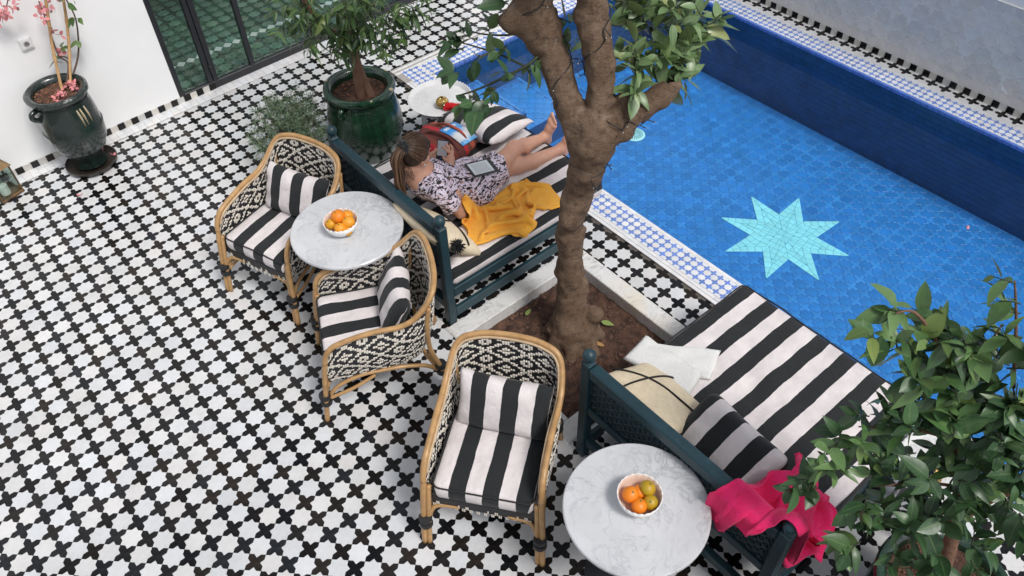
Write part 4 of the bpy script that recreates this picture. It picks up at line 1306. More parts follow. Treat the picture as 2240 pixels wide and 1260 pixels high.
# torso
B.chain([HIPR * .5 + HIPL * .5, (2.90, -.365, .57), (2.76, -.372, .665), (2.67, -.378, .745), (2.60, -.38, .79)], [.115, .105, .108, .112, .085], .04)
B.cone(HIPR + [0, .03, 0], HIPL - [0, .03, 0], .105, .105, .04)
B.cone(SHR + [0, .05, 0], SHL - [0, .05, 0], .058, .058, .04)
B.cone((2.60, -.38, .79), hp(-.015, 0, -.09), .058, .047, .03)
# head
B.ell(hp(-.010, 0, .015), (.095, .074, .105), .01, RH)
B.ell(hp(.040, 0, -.045), (.052, .056, .068), .03, RH)
B.ell(hp(.062, 0, -.090), (.026, .026, .022), .025, RH)
B.cone(hp(.094, 0, .005), hp(.112, 0, -.028), .008, .012, .014)          # nose
B.ell(hp(.084, 0, .030), (.018, .050, .012), .02, RH)                      # brow
for s in (-1, 1):
    B.ell(hp(.083, s * .033, .010), (.013, .016, .010), .008, RH, neg=True)
    B.ell(hp(.068, s * .040, -.028), (.022, .022, .020), .02, RH)
    B.ell(hp(-.008, s * .076, -.012), (.021, .008, .032), .006, RH)
    B.ell(hp(-.004, s * .083, -.008), (.011, .006, .017), .004, RH, neg=True)
B.ell(hp(.093, 0, -.060), (.010, .024, .006), .006, RH); B.ell(hp(.091, 0, -.070), (.010, .020, .007), .006, RH)
# arms
def arm(sh, el, wr):
    B.cone(sh, el, .047, .037, .02); m = el * .7 + wr * .3
    B.cone(el, m, .037, .040, .015); B.cone(m, wr, .040, .025, .015)
arm(SHR, ELR, WRR); arm(SHL, ELL, WRL)
# phone frame: centre, axes
PH = np.array([2.856, -.286, .812])
eye = hp(.09, 0, .01); pn = eye - PH; pn /= np.linalg.norm(pn)
pn = pn + np.array([-.25, -.35, .25]); pn /= np.linalg.norm(pn)
pu = np.array([.42, .30, .86]); pu -= pn * pu.dot(pn); pu /= np.linalg.norm(pu)
pr = np.cross(pu, pn)       # to the right of the screen as seen by her
PWd, PHt, PTh = .080, .158, .010
def pp(x, y, z): return PH + pr * x + pu * y + pn * z
def finger(pts, r0=.0085, r1=.0068):
    n = len(pts)
    for i in range(n - 1): B.cone(pts[i], pts[i + 1], r0 + (r1 - r0) * i / (n - 1), r0 + (r1 - r0) * (i + 1) / (n - 1), .004)
# right hand: palm behind the right edge, fingers reaching over the screen
palmR = pp(.062, -.040, .004)
B.cone(WRR, palmR, .024, .027, .012); B.ell(palmR, (.036, .030, .018), .012, np.c_[pu, pr, pn])
kn = [pp(.050, .006, .020), pp(.060, .004, .012), pp(.068, -.004, .002), pp(.073, -.016, -.008)]
finger([kn[0], pp(.030, .028, .034), pp(.014, .034, .030), pp(.004, .030, .016)])
finger([kn[1], pp(.048, .040, .026), pp(.033, .052, .022), pp(.024, .052, .012)])
finger([kn[2], pp(.066, .036, .000), pp(.050, .050, -.012), pp(.032, .050, -.017)])
finger([kn[3], pp(.070, .016, -.014), pp(.054, .028, -.022), pp(.036, .028, -.020)], .0075, .006)
finger([pp(.056, -.050, .012), pp(.038, -.046, .026), pp(.022, -.030, .022), pp(.016, -.022, .014)], .0098, .0075)
# left hand holds the left edge and the back
palmL = pp(-.060, -.034, -.014)
B.cone(WRL, palmL, .024, .027, .012); B.ell(palmL, (.036, .026, .018), .012, np.c_[pu, pr, pn])
for q, (y, L) in enumerate(((.022, .050), (.004, .056), (-.014, .052), (-.032, .042))):
    finger([pp(-.055, y - .012, -.022), pp(-.040, y, -.026), pp(-.010, y + .004, -.022), pp(-.055 + L, y + .002, -.017)])
finger([pp(-.062, -.040, .004), pp(-.052, -.018, .014), pp(-.040, .002, .015), pp(-.030, .012, .014)], .0098, .0075)
# legs
def leg(h, k, a, s):
    m = h * .45 + k * .55
    B.cone(h, m, .088, .072, .03); B.cone(m, k, .070, .053, .03)
    B.ell(k, (.056, .054, .052), .02)
    c = k * .68 + a * .32 + np.array([0, 0, -.012])
    B.cone(k, c, .050, .053, .02); B.cone(c, a, .053, .032, .02)
leg(HIPR, KNR, ANR, -1); leg(HIPL, KNL, ANL, 1)
def foot(an, toe, side, sg):
    """an ankle, toe tip direction; side = towards the big toe"""
    d = np.array(toe) - an; L = np.linalg.norm(d); d /= L
    side = np.array(side, float); side -= d * side.dot(d); side /= np.linalg.norm(side)
    nn = np.cross(d, side); sole = nn if nn[0] > 0 else -nn       # sole looks away from her
    heel = an + sole * .040 - d * .034
    B.ell(heel, (.032, .032, .032), .02); B.cone(an, heel, .033, .030, .02)
    mid = an + d * L * .38 + sole * .022
    ball1 = an + d * L * .66 + side * .024 + sole * .020; ball2 = an + d * L * .58 - side * .026 + sole * .020
    B.cone(an, mid, .033, .031, .025); B.cone(heel, mid, .028, .026, .02)
    B.cone(mid, ball1, .029, .021, .02); B.cone(mid, ball2, .028, .018, .02); B.cone(ball1, ball2, .020, .018, .015)
    for q in range(5):
        b = ball1 * (1 - q / 4) + ball2 * (q / 4); Lq = [.052, .050, .046, .041, .036][q]; r = [.0125, .0092, .0088, .0084, .0082][q]
        tp = b + d * Lq + side * (.006 - .004 * q) - sole * .004
        B.cone(b, tp, r * 1.05, r, .006)
foot(ANR, (3.800, -.325, .672), (.1, 1, .25), 1)
foot(ANL, (3.815, -.495, .655), (.1, -1, .25), -1) if False else foot(ANL, (3.815, -.500, .655), (.1, 1, .1), 1)
V, F = B.surf(); V = smooth_mesh(V, F, 2)
def skin():
    m, t, b = nodes('skin'); v = coord(t)
    c = mixc(t, ramp(t, noise(t, v, 9, 4), .35, .7), (.60, .335, .235), (.53, .27, .185))
    c = mixc(t, ramp(t, noise(t, v, 55, 3), .55, .75), c, (.50, .23, .165))
    t.links.new(c, b.inputs['Base Color']); b.inputs['Roughness'].default_value = .48
    b.inputs['Subsurface Weight'].default_value = .12; b.inputs['Subsurface Radius'].default_value = (.02, .008, .004); b.inputs['Subsurface Scale'].default_value = .4
    bump(t, b, noise(t, v, 220, 3), .08, .002); return m
M['skin'] = skin()
W0 = Vector((2.95, -.36, .442))
person = thing('person', 'woman in a patterned short dress reclining on the daybed and looking at her phone', 'person', W0)
body = ob('body', mesh('body', V - np.array(W0), F, M['skin'], True), person)
# dress
Dr = Field((2.42, -.78, .40), (3.36, .02, .90), .0062)
Dr.chain([(3.02, -.365, .525), (2.90, -.365, .575), (2.76, -.372, .668), (2.67, -.378, .748), (2.605, -.38, .785)], [.138, .130, .124, .124, .088], .05)
Dr.cone(HIPR + [0.02, .02, -.004], HIPL - [-.02, .02, .004], .120, .120, .05)
Dr.cone(SHR + [0, .05, 0], SHL - [0, .05, 0], .068, .068, .05)
for sh, el in ((SHR, ELR), (SHL, ELL)): Dr.cone(sh, sh * .40 + el * .60, .062, .070, .03)
for h, k in ((HIPR, KNR), (HIPL, KNL)):
    Dr.cone(h, h * .44 + k * .56, .106, .098, .06)
Dr.cone((3.05, -.40, .545), (3.225, -.40, .555), .115, .095, .06)
Dr.noise(.0052, (22, 70), 26, 5); Dr.noise(.0022, (80, 160), 16, 8)
# openings: neck, sleeve ends, hem
nb = Dr.sub((2.40, -.78, .40), (3.36, .02, .90))
sl_, X_, Y_, Z_ = nb
Dr.f[sl_] = np.maximum(Dr.f[sl_], (X_ - 3.245) + .15 * (Z_ - .55) + .012 * np.sin(Y_ * 60))
for sh, el in ((SHR, ELR), (SHL, ELL)):
    d = (el - sh) / np.linalg.norm(el - sh); c = sh * .42 + el * .58
    r = Dr.sub(c - .10, c + .10); s3, x3, y3, z3 = r
    near = (x3 - c[0]) * d[0] + (y3 - c[1]) * d[1] + (z3 - c[2]) * d[2]
    rad = np.sqrt((x3 - c[0]) ** 2 + (y3 - c[1]) ** 2 + (z3 - c[2]) ** 2)
    Dr.f[s3] = np.where((near > 0) & (rad < .085), np.maximum(Dr.f[s3], near.astype(np.float32)), Dr.f[s3])
Dr.ell((2.625, -.378, .865), (.088, .075, .055), .012, neg=True)
V, F = Dr.surf(); V = smooth_mesh(V, F, 1)
def dressm():
    m, t, b = nodes('printed dress cloth'); v = coord(t)
    w = t.nodes.new('ShaderNodeTexNoise'); w.inputs['Scale'].default_value = 7; w.inputs['Detail'].default_value = 1; t.links.new(v, w.inputs['Vector'])
    def strokes(sc, rot, th):
        mp = t.nodes.new('ShaderNodeMapping'); mp.inputs['Rotation'].default_value = rot; mp.inputs['Scale'].default_value = sc
        a = t.nodes.new('ShaderNodeVectorMath'); a.operation = 'MULTIPLY_ADD'; a.inputs[1].default_value = (.09,) * 3
        t.links.new(w.outputs['Color'], a.inputs[0]); t.links.new(v, a.inputs[2]); t.links.new(a.outputs[0], mp.inputs[0])
        return ramp(t, noise(t, mp.outputs[0], 1.0, 1.5, .5, .4), th, th + .022)
    dk = math_n(t, 'MAXIMUM', strokes((22, 78, 60), (.2, .5, .5), .545), strokes((70, 20, 64), (.4, -.3, .2), .60))
    ln = strokes((48, 110, 90), (.3, .4, .9), .60)
    c = mixc(t, ln, (.70, .62, .74), (.38, .18, .12))
    c = mixc(t, dk, c, (.022, .018, .022))
    t.links.new(c, b.inputs['Base Color']); b.inputs['Roughness'].default_value = .8
    bump(t, b, noise(t, v, 35, 4), .25, .006); return m
M['dress'] = dressm()
ob('dress', mesh('dress', V - np.array(W0), F, M['dress'], True), person)
# hair: scalp cap, pulled back to a ponytail
Hf = Field(HEAD - [.24, .16, .22], HEAD + [.16, .16, .16], .0048)
Hf.ell(hp(-.022, 0, .026), (.101, .083, .107), .01, RH)
Hf.ell(hp(.050, 0, .050), (.050, .062, .055), .02, RH)
r = Hf.sub(HEAD - [.24, .16, .22], HEAD + [.16, .16, .16]); s4, x4, y4, z4 = r
rel = [(x4 - HEAD[0]), (y4 - HEAD[1]), (z4 - HEAD[2])]
pf_ = rel[0] * FW[0] + rel[1] * FW[1] + rel[2] * FW[2]; pu_ = rel[0] * UP[0] + rel[1] * UP[1] + rel[2] * UP[2]; pl_ = rel[0] * LF[0] + rel[1] * LF[1] + rel[2] * LF[2]
# hairline: face, ears and nape stay free
Hf.f[s4] = np.maximum(Hf.f[s4], (pf_ * .90 - pu_ * .62 - .028).astype(np.float32))
Hf.f[s4] = np.maximum(Hf.f[s4], (-.078 - pu_ + .25 * (pf_ + .05)).astype(np.float32))
PT = hp(-.118, 0, .062)
Hf.cone(hp(-.09, 0, .05), PT, .040, .024, .02)
V, F = Hf.surf(); V = smooth_mesh(V, F, 2)
hb = MB(); hb.add((V - np.array(W0)).tolist(), F.tolist())
rg = random.Random(5)
# strands combed over the cap towards the band
for k in range(330):
    a = rg.uniform(-2.5, 2.5); u0 = rg.uniform(.0, 1)
    st_ = np.array([.068 - .05 * u0, .083 * math.sin(a), .025 + .085 * math.cos(a)])
    pts = []
    for q in range(8):
        f = q / 7.0
        p = np.array([st_[0] * (1 - f) + (-.112) * f, st_[1] * (1 - f ** 1.2), st_[2] * (1 - f) + .062 * f])
        c = np.array([-.02, 0, .024]); dd = p - c
        nrm_ = math.sqrt((dd[0] / .104) ** 2 + (dd[1] / .086) ** 2 + (dd[2] / .110) ** 2) + 1e-6
        if f < .86: p = c + dd / nrm_ * (1.0 + .035 * rg.random())
        if p[0] * .9 - p[2] * .62 > .03: p = p - np.array([.02, 0, 0])
        pts.append(Vector(hp(*p)) - W0)
    n0 = len(hb.v); hb.tube(pts, [.0016, .0024, .0026, .0026, .0026, .0026, .0024, .0018], 4); tone = rg.random()
    for i_ in range(n0, len(hb.v)): hb.uv[i_] = (tone, 0)
# ponytail
tail = catmull([PT, PT + [-.030, .0, -.012], PT + [-.062, -.012, -.075], PT + [-.075, -.020, -.17], PT + [-.073, -.030, -.26], PT + [-.070, -.040, -.335]], 6)
Rt = np.interp(np.linspace(0, 1, len(tail)), [0, .12, .45, .75, 1], [.016, .030, .036, .028, .012])
for k in range(230):
    a = rg.uniform(0, 6.28); rr = math.sqrt(rg.random()); ph = rg.uniform(-.5, .5)
    L = len(tail) - rg.randint(0, 7)
    pts = []
    for i in range(L):
        d = np.array([math.cos(a + ph * i * .06), math.sin(a + ph * i * .06), .15 * math.sin(a)]) * Rt[i] * rr * (1.0 + .25 * math.sin(i * .5 + a))
        pts.append(Vector(tail[i] + d) - W0)
    n0 = len(hb.v); hb.tube(pts, [.0042 * (1 - .6 * i / L) for i in range(L)], 4); tone = rg.random()
    for i_ in range(n0, len(hb.v)): hb.uv[i_] = (tone, ((i_ - n0) // 4) / L)
# flyaway hairs
for k in range(60):
    a = rg.uniform(-1.8, 1.8); f0 = rg.uniform(.1, .8)
    c0 = np.array([-.02 + .09 * (1 - 2 * f0), .085 * math.sin(a), .024 + .112 * math.cos(a) * (1 - (1 - 2 * f0) ** 2) ** .5 + .004])
    q = [Vector(hp(*(c0 + np.array([-.018 * i, rg.gauss(0, .004), .004 * i + rg.gauss(0, .003)])))) - W0 for i in range(4)]
    n0 = len(hb.v); hb.tube(q, [.0009, .0010, .0008, .0005], 3)
    for i_ in range(n0, len(hb.v)): hb.uv[i_] = (.8, .5)
# loose wisps at the nape
for k in range(14):
    p = hp(-.05 - .03 * rg.random(), rg.uniform(-.06, .03), -.07); q = [Vector(p + np.array([rg.uniform(-.01, .01), rg.uniform(-.02, .01), -.028]) * i) - W0 for i in range(4)]
    hb.tube(q, [.0014, .0014, .001, .0006], 3)
def hairm():
    m, t, b = nodes('brown hair'); v = coord(t)
    mp = t.nodes.new('ShaderNodeMapping'); mp.inputs['Scale'].default_value = (90, 90, 14); t.links.new(v, mp.inputs[0])
    uvn = t.nodes.new('ShaderNodeTexCoord').outputs['UV']; sx = t.nodes.new('ShaderNodeSeparateXYZ'); t.links.new(uvn, sx.inputs[0])
    tone = math_n(t, 'ADD', math_n(t, 'MULTIPLY', math_n(t, 'POWER', sx.outputs[0], 1.6), .75), math_n(t, 'MULTIPLY', sx.outputs[1], .25), True)
    c = mixc(t, tone, (.022, .012, .008), (.24, .130, .070))
    t.links.new(c, b.inputs['Base Color']); b.inputs['Roughness'].default_value = .42
    b.inputs['Specular IOR Level'].default_value = .45; return m
M['hair'] = hairm()
hair = hb.build('hair', M['hair'], person, smooth=True)
sc_ = MB(); cc = PT + np.array([-.004, 0, -.002])
ax1 = np.cross(FW, LF); 
ring = [Vector(cc + (LF * math.cos(a) + UP * math.sin(a)) * .029) - W0 for a in np.linspace(0, 2 * math.pi, 25)]
sc_.tube(ring, [.017 + .004 * math.sin(i * 2.1) for i in range(25)], 8)
sc_.build('hair_tie', pm('black velvet', (.008, .008, .010), .8, .3, 90, .5, 120, sheen=.3), hair, smooth=True)
for s in (-1, 1):
    e = MB(); e.sphere(Vector(hp(.078, s * .033, .010)) - W0, .0125, 12, 8); e.build('eye', pm('eye', (.55, .52, .5), .2), person, smooth=True)
mm = MB(); mm.sphere(Vector(hp(.0985, 0, -.064)) - W0, (.006, .020, .006), 10, 6, rot=(0, 0, math.atan2(fx[1], fx[0]))); mm.build('lips', pm('lips', (.45, .16, .14), .45), person, smooth=True)
er = MB(); er.sphere(Vector(hp(.002, -.088, -.042)) - W0, .006, 8, 6); er.sphere(Vector(hp(.004, -.089, -.052)) - W0, .004, 8, 6)
er.build('earring', pm('silver', (.75, .75, .75), .2, metal=1.0), person, smooth=True)

# phone in her hands
def screen_mat():
    m, t, b = nodes('phone screen'); uv_ = t.nodes.new('ShaderNodeTexCoord').outputs['UV']
    sx = t.nodes.new('ShaderNodeSeparateXYZ'); t.links.new(uv_, sx.inputs[0])
    c = ramp(t, sx.outputs[1], .62, .66, (.012, .013, .02), (.26, .26, .28))
    vo = t.nodes.new('ShaderNodeTexVoronoi'); vo.inputs['Scale'].default_value = 7; t.links.new(uv_, vo.inputs['Vector'])
    c = mixc(t, ramp(t, vo.outputs['Distance'], .22, .26, (.5, .5, .5), (0, 0, 0)), c, vo.outputs['Color'])
    t.links.new(c, b.inputs['Base Color']); b.inputs['Roughness'].default_value = .08
    t.links.new(c, b.inputs['Emission Color']); b.inputs['Emission Strength'].default_value = .22
    return m
Rp = Matrix((pr, pu, pn)).transposed()
pho = tag(MB().box((0, 0, -.0045), (PWd, PHt, PTh), .003).build('phone', pm('black phone case', (.012, .012, .014), .3), None, loc=tuple(PH)), 'black smartphone held up in both hands of the woman', 'phone')
pho.rotation_euler = Rp.to_euler()
ob('screen', mesh('screen', [(-.034, -.072, .0006), (.034, -.072, .0006), (.034, .072, .0006), (-.034, .072, .0006)], [[0, 1, 2, 3]], screen_mat(), uv=[(0, 0), (1, 0), (1, 1.9), (0, 1.9)]), pho)
# e-reader on her lap
def page_mat():
    m, t, b = nodes('e-reader page'); uv_ = t.nodes.new('ShaderNodeTexCoord').outputs['UV']
    sx = t.nodes.new('ShaderNodeSeparateXYZ'); t.links.new(uv_, sx.inputs[0])
    fy = math_n(t, 'FRACT', math_n(t, 'MULTIPLY', sx.outputs[1], 26))
    l = math_n(t, 'MULTIPLY', math_n(t, 'LESS_THAN', fy, .45), math_n(t, 'GREATER_THAN', noise(t, uv_, 60, 2), .42))
    mx = math_n(t, 'MULTIPLY', math_n(t, 'GREATER_THAN', sx.outputs[0], .1), math_n(t, 'LESS_THAN', sx.outputs[0], .9))
    my = math_n(t, 'MULTIPLY', math_n(t, 'GREATER_THAN', sx.outputs[1], .12), math_n(t, 'LESS_THAN', sx.outputs[1], .88))
    c = mixc(t, math_n(t, 'MULTIPLY', math_n(t, 'MULTIPLY', l, mx), math_n(t, 'MULTIPLY', my, .6)), (.62, .66, .68), (.12, .12, .13))
    t.links.new(c, b.inputs['Base Color']); b.inputs['Roughness'].default_value = .35; return m
er_ = tag(MB().box((0, 0, 0), (.192, .142, .010), .004).build('e_reader', pm('dark e-reader shell', (.02, .021, .023), .45), None, loc=(3.045, -.450, .680)), 'dark e-reader with a page of text lying on the lap of the woman', 'e-reader')
er_.rotation_euler = (math.radians(6), math.radians(9), math.radians(-9))
ob('page', mesh('page', [(-.082, -.056, .0054), (.066, -.056, .0054), (.066, .056, .0054), (-.082, .056, .0054)], [[0, 1, 2, 3]], page_mat(), uv=[(0, 0), (0, 1), (1, 1), (1, 0)][::1]), er_)

# ---------------------------------------------------------------- cloth
def sim_cloth(P0, rx, ry, collide, steps=220, iters=6, g=-9.8, dt=.012, fr=.6, bend=.25, damp=.985):
    P = P0.copy(); Q = P.copy(); n, m = P.shape[:2]
    rest = {}
    def con(a, b, L, k):
        d = P[b] - P[a]; l = np.linalg.norm(d, axis=-1, keepdims=True) + 1e-9
        c = d * (.5 * k * (l - L) / l); P[a] += c; P[b] -= c
    S = np.s_
    def pairs(ax, st, ph):
        N_ = (n, m)[ax]; i = np.arange(ph, N_ - st, 2 * st)
        if st == 2: i = np.concatenate([i, i + 1]); i = i[i < N_ - st]
        return i
    rd = math.hypot(rx, ry)
    for s_ in range(steps):
        Vv = (P - Q) * damp; Q = P.copy(); P = P + Vv; P[..., 2] += g * dt * dt
        for it in range(iters):
            for ph in (0, 1):
                i = pairs(0, 1, ph); con(S[i], S[i + 1], rx, 1.0)
                i = pairs(1, 1, ph); con((slice(None), i), (slice(None), i + 1), ry, 1.0)
            for pa in (0, 1):
                for pb in (0, 1):
                    i = np.arange(pa, n - 1, 2)[:, None]; j = np.arange(pb, m - 1, 2)[None, :]
                    con((i, j), (i + 1, j + 1), rd, .35); con((i + 1, j), (i, j + 1), rd, .35)
            for ph in (0, 2):
                i = pairs(0, 2, ph); con(S[i], S[i + 2], 2 * rx, bend)
                i = pairs(1, 2, ph); con((slice(None), i), (slice(None), i + 2), 2 * ry, bend)
            if it % 3 == 2:
                P2 = collide(P)
                mv = np.any(P2 != P, axis=-1, keepdims=True)
                P = np.where(mv, P2 + (Q - P2) * fr * .5, P); P = collide(P)
    return P
def c_box(P, lo, hi, mg):
    lo = np.array(lo) - mg; hi = np.array(hi) + mg
    ins = np.all((P > lo) & (P < hi), axis=-1)
    if not ins.any(): return P
    q = P[ins]; d = np.concatenate([q - lo, hi - q], axis=1); k = d.argmin(axis=1)
    for a in range(3):
        s = k == a; q[s, a] = lo[a]; s = k == a + 3; q[s, a] = hi[a]
    P = P.copy(); P[ins] = q; return P
def c_cap(P, a, b, r):
    a = np.array(a); b = np.array(b); d = b - a
    t = np.clip(((P - a) @ d) / d.dot(d), 0, 1); c = a + t[..., None] * d; v = P - c; l = np.linalg.norm(v, axis=-1, keepdims=True) + 1e-9
    return np.where(l < r, c + v / l * r, P)
def c_top(P, x0, x1, y0, y1, z):
    m = (P[..., 0] > x0) & (P[..., 0] < x1) & (P[..., 1] > y0) & (P[..., 1] < y1) & (P[..., 2] < z) & (P[..., 2] > z - .09)
    P = P.copy(); P[..., 2] = np.where(m, z, P[..., 2]); return P
def terry(nm, col, dark):
    m, t, b = nodes(nm); v = coord(t)
    c = mixc(t, ramp(t, noise(t, v, 14, 5, .6), .35, .7), col, dark)
    c = mixc(t, 1.0, c, ramp(t, noise(t, v, 210, 3, .7), .3, .7, (.84,) * 3, (1.08,) * 3), 'MULTIPLY')
    t.links.new(c, b.inputs['Base Color']); b.inputs['Roughness'].default_value = .95; b.inputs['Specular IOR Level'].default_value = .1
    b.inputs['Sheen Weight'].default_value = .12; b.inputs['Sheen Roughness'].default_value = .6
    bump(t, b, math_n(t, 'ADD', noise(t, v, 240, 3, .7), math_n(t, 'MULTIPLY', noise(t, v, 45, 4, .6), 1.2)), .7, .006); return m
def towel(name, P, mat, lab, th=.0045):
    n, m = P.shape[:2]; F = [[i * m + j, (i + 1) * m + j, (i + 1) * m + j + 1, i * m + j + 1] for i in range(n - 1) for j in range(m - 1)]
    c = P.reshape(-1, 3).mean(0)
    o = tag(ob(name, mesh(name, P.reshape(-1, 3) - c, F, mat, True), None, tuple(c)), lab, 'towel')
    s = o.modifiers.new('thick', 'SOLIDIFY'); s.thickness = th; s.offset = 1
    d = o.modifiers.new('sub', 'SUBSURF'); d.levels = 1; d.render_levels = 1
    edge = [P[i, 0] for i in range(n)] + [P[n - 1, j] for j in range(m)] + [P[i, m - 1] for i in range(n - 1, -1, -1)] + [P[0, j] for j in range(m - 1, -1, -1)]
    e = [Vector(p - c) for i, p in enumerate(edge) if i == 0 or np.linalg.norm(p - edge[i - 1]) > 1e-4]
    MB().tube(e, .0036, 5).build('hem', mat, o, smooth=True)
    return o
# yellow towel, rumpled beside the woman and hanging over the side
n, m = 54, 40; rx = 1.00 / n; ry = .72 / m
gi, gj = np.meshgrid(np.arange(n), np.arange(m), indexing='ij')
u = gi / (n - 1); v = gj / (m - 1)
rg2 = np.random.RandomState(12)
a_ = math.radians(14)
lx = (u - .5) * .60; ly = (v - .5) * .38
P0 = np.stack([3.05 + lx * math.cos(a_) - ly * math.sin(a_), -.655 + lx * math.sin(a_) + ly * math.cos(a_), np.full_like(u, .60)], -1)
P0[..., 2] += .095 * np.sin(u * 15 + 3.0 * np.sin(v * 3.5)) + .07 * np.sin(v * 10 + 5 * u) + .004 * rg2.normal(size=u.shape)
P0[..., 0] += .05 * np.sin(v * 9 + u * 5); P0[..., 1] += .04 * np.sin(u * 11)
def col_y(P):
    P = c_top(P, 2.40, 3.74, -.90, .3, .452)
    P = c_box(P, (2.43, -.905, .23), (3.74, .3, .449), .004)
    P = c_cap(P, (2.50, -.66, .56), (2.66, -.66, .50), .075)
    for a, b, r in ((ELR, WRR, .045), (SHR, ELR, .055), (HIPR, KNR, .112), (KNR, ANR, .06), (KNL, ANL, .06), ((2.99, -.38, .53), (2.72, -.38, .70), .135)): P = c_cap(P, a, b, r)
    return P
PY = sim_cloth(P0, rx, ry, col_y, 110, 6, fr=1.7, damp=.93, bend=.75)
M['yellow'] = terry('yellow terry', (.95, .48, .065), (.90, .40, .045))
towel('yellow_towel', PY, M['yellow'], 'rumpled yellow terry towel beside the woman, hanging over the daybed side')
# pink towel over the headboard of the empty daybed
n, m = 56, 42; rx = 1.0 / n; ry = .78 / m
gi, gj = np.meshgrid(np.arange(n), np.arange(m), indexing='ij'); u = gi / (n - 1); v = gj / (m - 1)
P0 = np.stack([2.520 + (u - .5) * .58 + .05 * np.sin(v * 7), -3.275 + (v - .5) * .40 + .05 * np.sin(u * 8) - (u - .5) * .12, np.full_like(u, .98)], -1)
P0[..., 2] += .10 * np.sin(v * 13 + 3.0 * u + 2 * np.sin(u * 4)) + .075 * np.sin(u * 13 + v * 5) + .004 * rg2.normal(size=u.shape)
def col_p(P):
    P = c_box(P, (2.300, -3.6, .02), (2.402, -2.1, .838), .012)
    P = c_cap(P, (2.364, -3.34, .5), (2.364, -3.34, .89), .062)
    P = c_cap(P, (2.66, -2.6, .55), (2.66, -3.16, .55), .155)
    P = c_cap(P, (2.78, -2.6, .51), (2.78, -3.16, .51), .10)
    P = c_cap(P, (2.44, -3.40, .30), (2.44, -2.9, .30), .02)
    P = c_top(P, 2.40, 3.7, -3.36, -2.1, .452)
    dxy = np.sqrt((P[..., 0] - T2[0]) ** 2 + (P[..., 1] - T2[1]) ** 2)
    return P
PP_ = sim_cloth(P0, rx, ry, col_p, 120, 6, fr=1.5, damp=.94, bend=.75)
M['pink'] = terry('hot pink terry', (.93, .030, .185), (.86, .018, .13))
def relax(P, n_):
    for _ in range(n_):
        Q = P.copy(); Q[1:-1] += .35 * (P[2:] + P[:-2] - 2 * P[1:-1]); P = Q.copy(); P[:, 1:-1] += .35 * (Q[:, 2:] + Q[:, :-2] - 2 * Q[:, 1:-1])
    return P
towel('pink_towel', PP_, M['pink'], 'bright pink terry towel thrown over the headboard of the empty daybed')
# white folded towel
M['white_terry'] = terry('white terry', (.80, .80, .79), (.76, .76, .74))
def folded(name, corners, z0, th, seed, lab, parent=None):
    rg = np.random.RandomState(seed); n, m = 30, 22
    c = [np.array(p) for p in corners]; V = []; ids = {}
    ws = [(rg.uniform(3, 14), rg.uniform(3, 14), rg.uniform(0, 6)) for _ in range(8)]
    for s in (1, -1):
        for i in range(n + 1):
            for j in range(m + 1):
                a, b = i / n, j / m
                p = c[0] * (1 - a) * (1 - b) + c[1] * a * (1 - b) + c[2] * a * b + c[3] * (1 - a) * b
                ed = min(a, 1 - a) * 2, min(b, 1 - b) * 2
                pr_ = (1 - (1 - min(1, ed[0] * 5)) ** 2) ** .5 * (1 - (1 - min(1, ed[1] * 7)) ** 2) ** .5
                w = sum(math.sin(x * a + y * b + q) for x, y, q in ws) / 8
                e = (i in (0, n)) or (j in (0, m))
                if e and s < 0: ids[(s, i, j)] = ids[(1, i, j)]; continue
                ids[(s, i, j)] = len(V)
                V.append((p[0] + .006 * math.sin(b * 9 + seed), p[1] + .006 * math.sin(a * 11), z0 + th / 2 + s * th / 2 * pr_ + (.008 * w if s > 0 else 0)))
    F = []
    for s in (1, -1):
        for i in range(n):
            for j in range(m):
                q = [ids[(s, i, j)], ids[(s, i + 1, j)], ids[(s, i + 1, j + 1)], ids[(s, i, j + 1)]]; F.append(q[::-1] if s > 0 else q)
    Vn = np.array(V); ctr = Vn.mean(0)
    me = mesh(name, Vn - ctr, F, M['white_terry'], True)
    bm = bmesh.new(); bm.from_mesh(me); bmesh.ops.recalc_face_normals(bm, faces=bm.faces); bm.to_mesh(me); bm.free()
    return ob(name, me, parent, tuple(ctr)), ctr
wt = thing('white_towel', 'folded white towel lying on the empty daybed next to the cream felt cushion', 'towel', (2.93, -2.25, .447))
for nm, cs, z, th, sd_ in (('lower_fold', [(2.90, -2.055), (3.185, -2.375), (2.985, -2.47), (2.76, -2.18)], .001, .030, 3), ('upper_fold', [(2.935, -2.045), (2.965, -2.425), (2.80, -2.475), (2.715, -2.075)], .026, .042, 4)):
    o, ctr = folded(nm, [(p[0] - 2.93, p[1] + 2.25) for p in cs], z, th, sd_, '', wt)
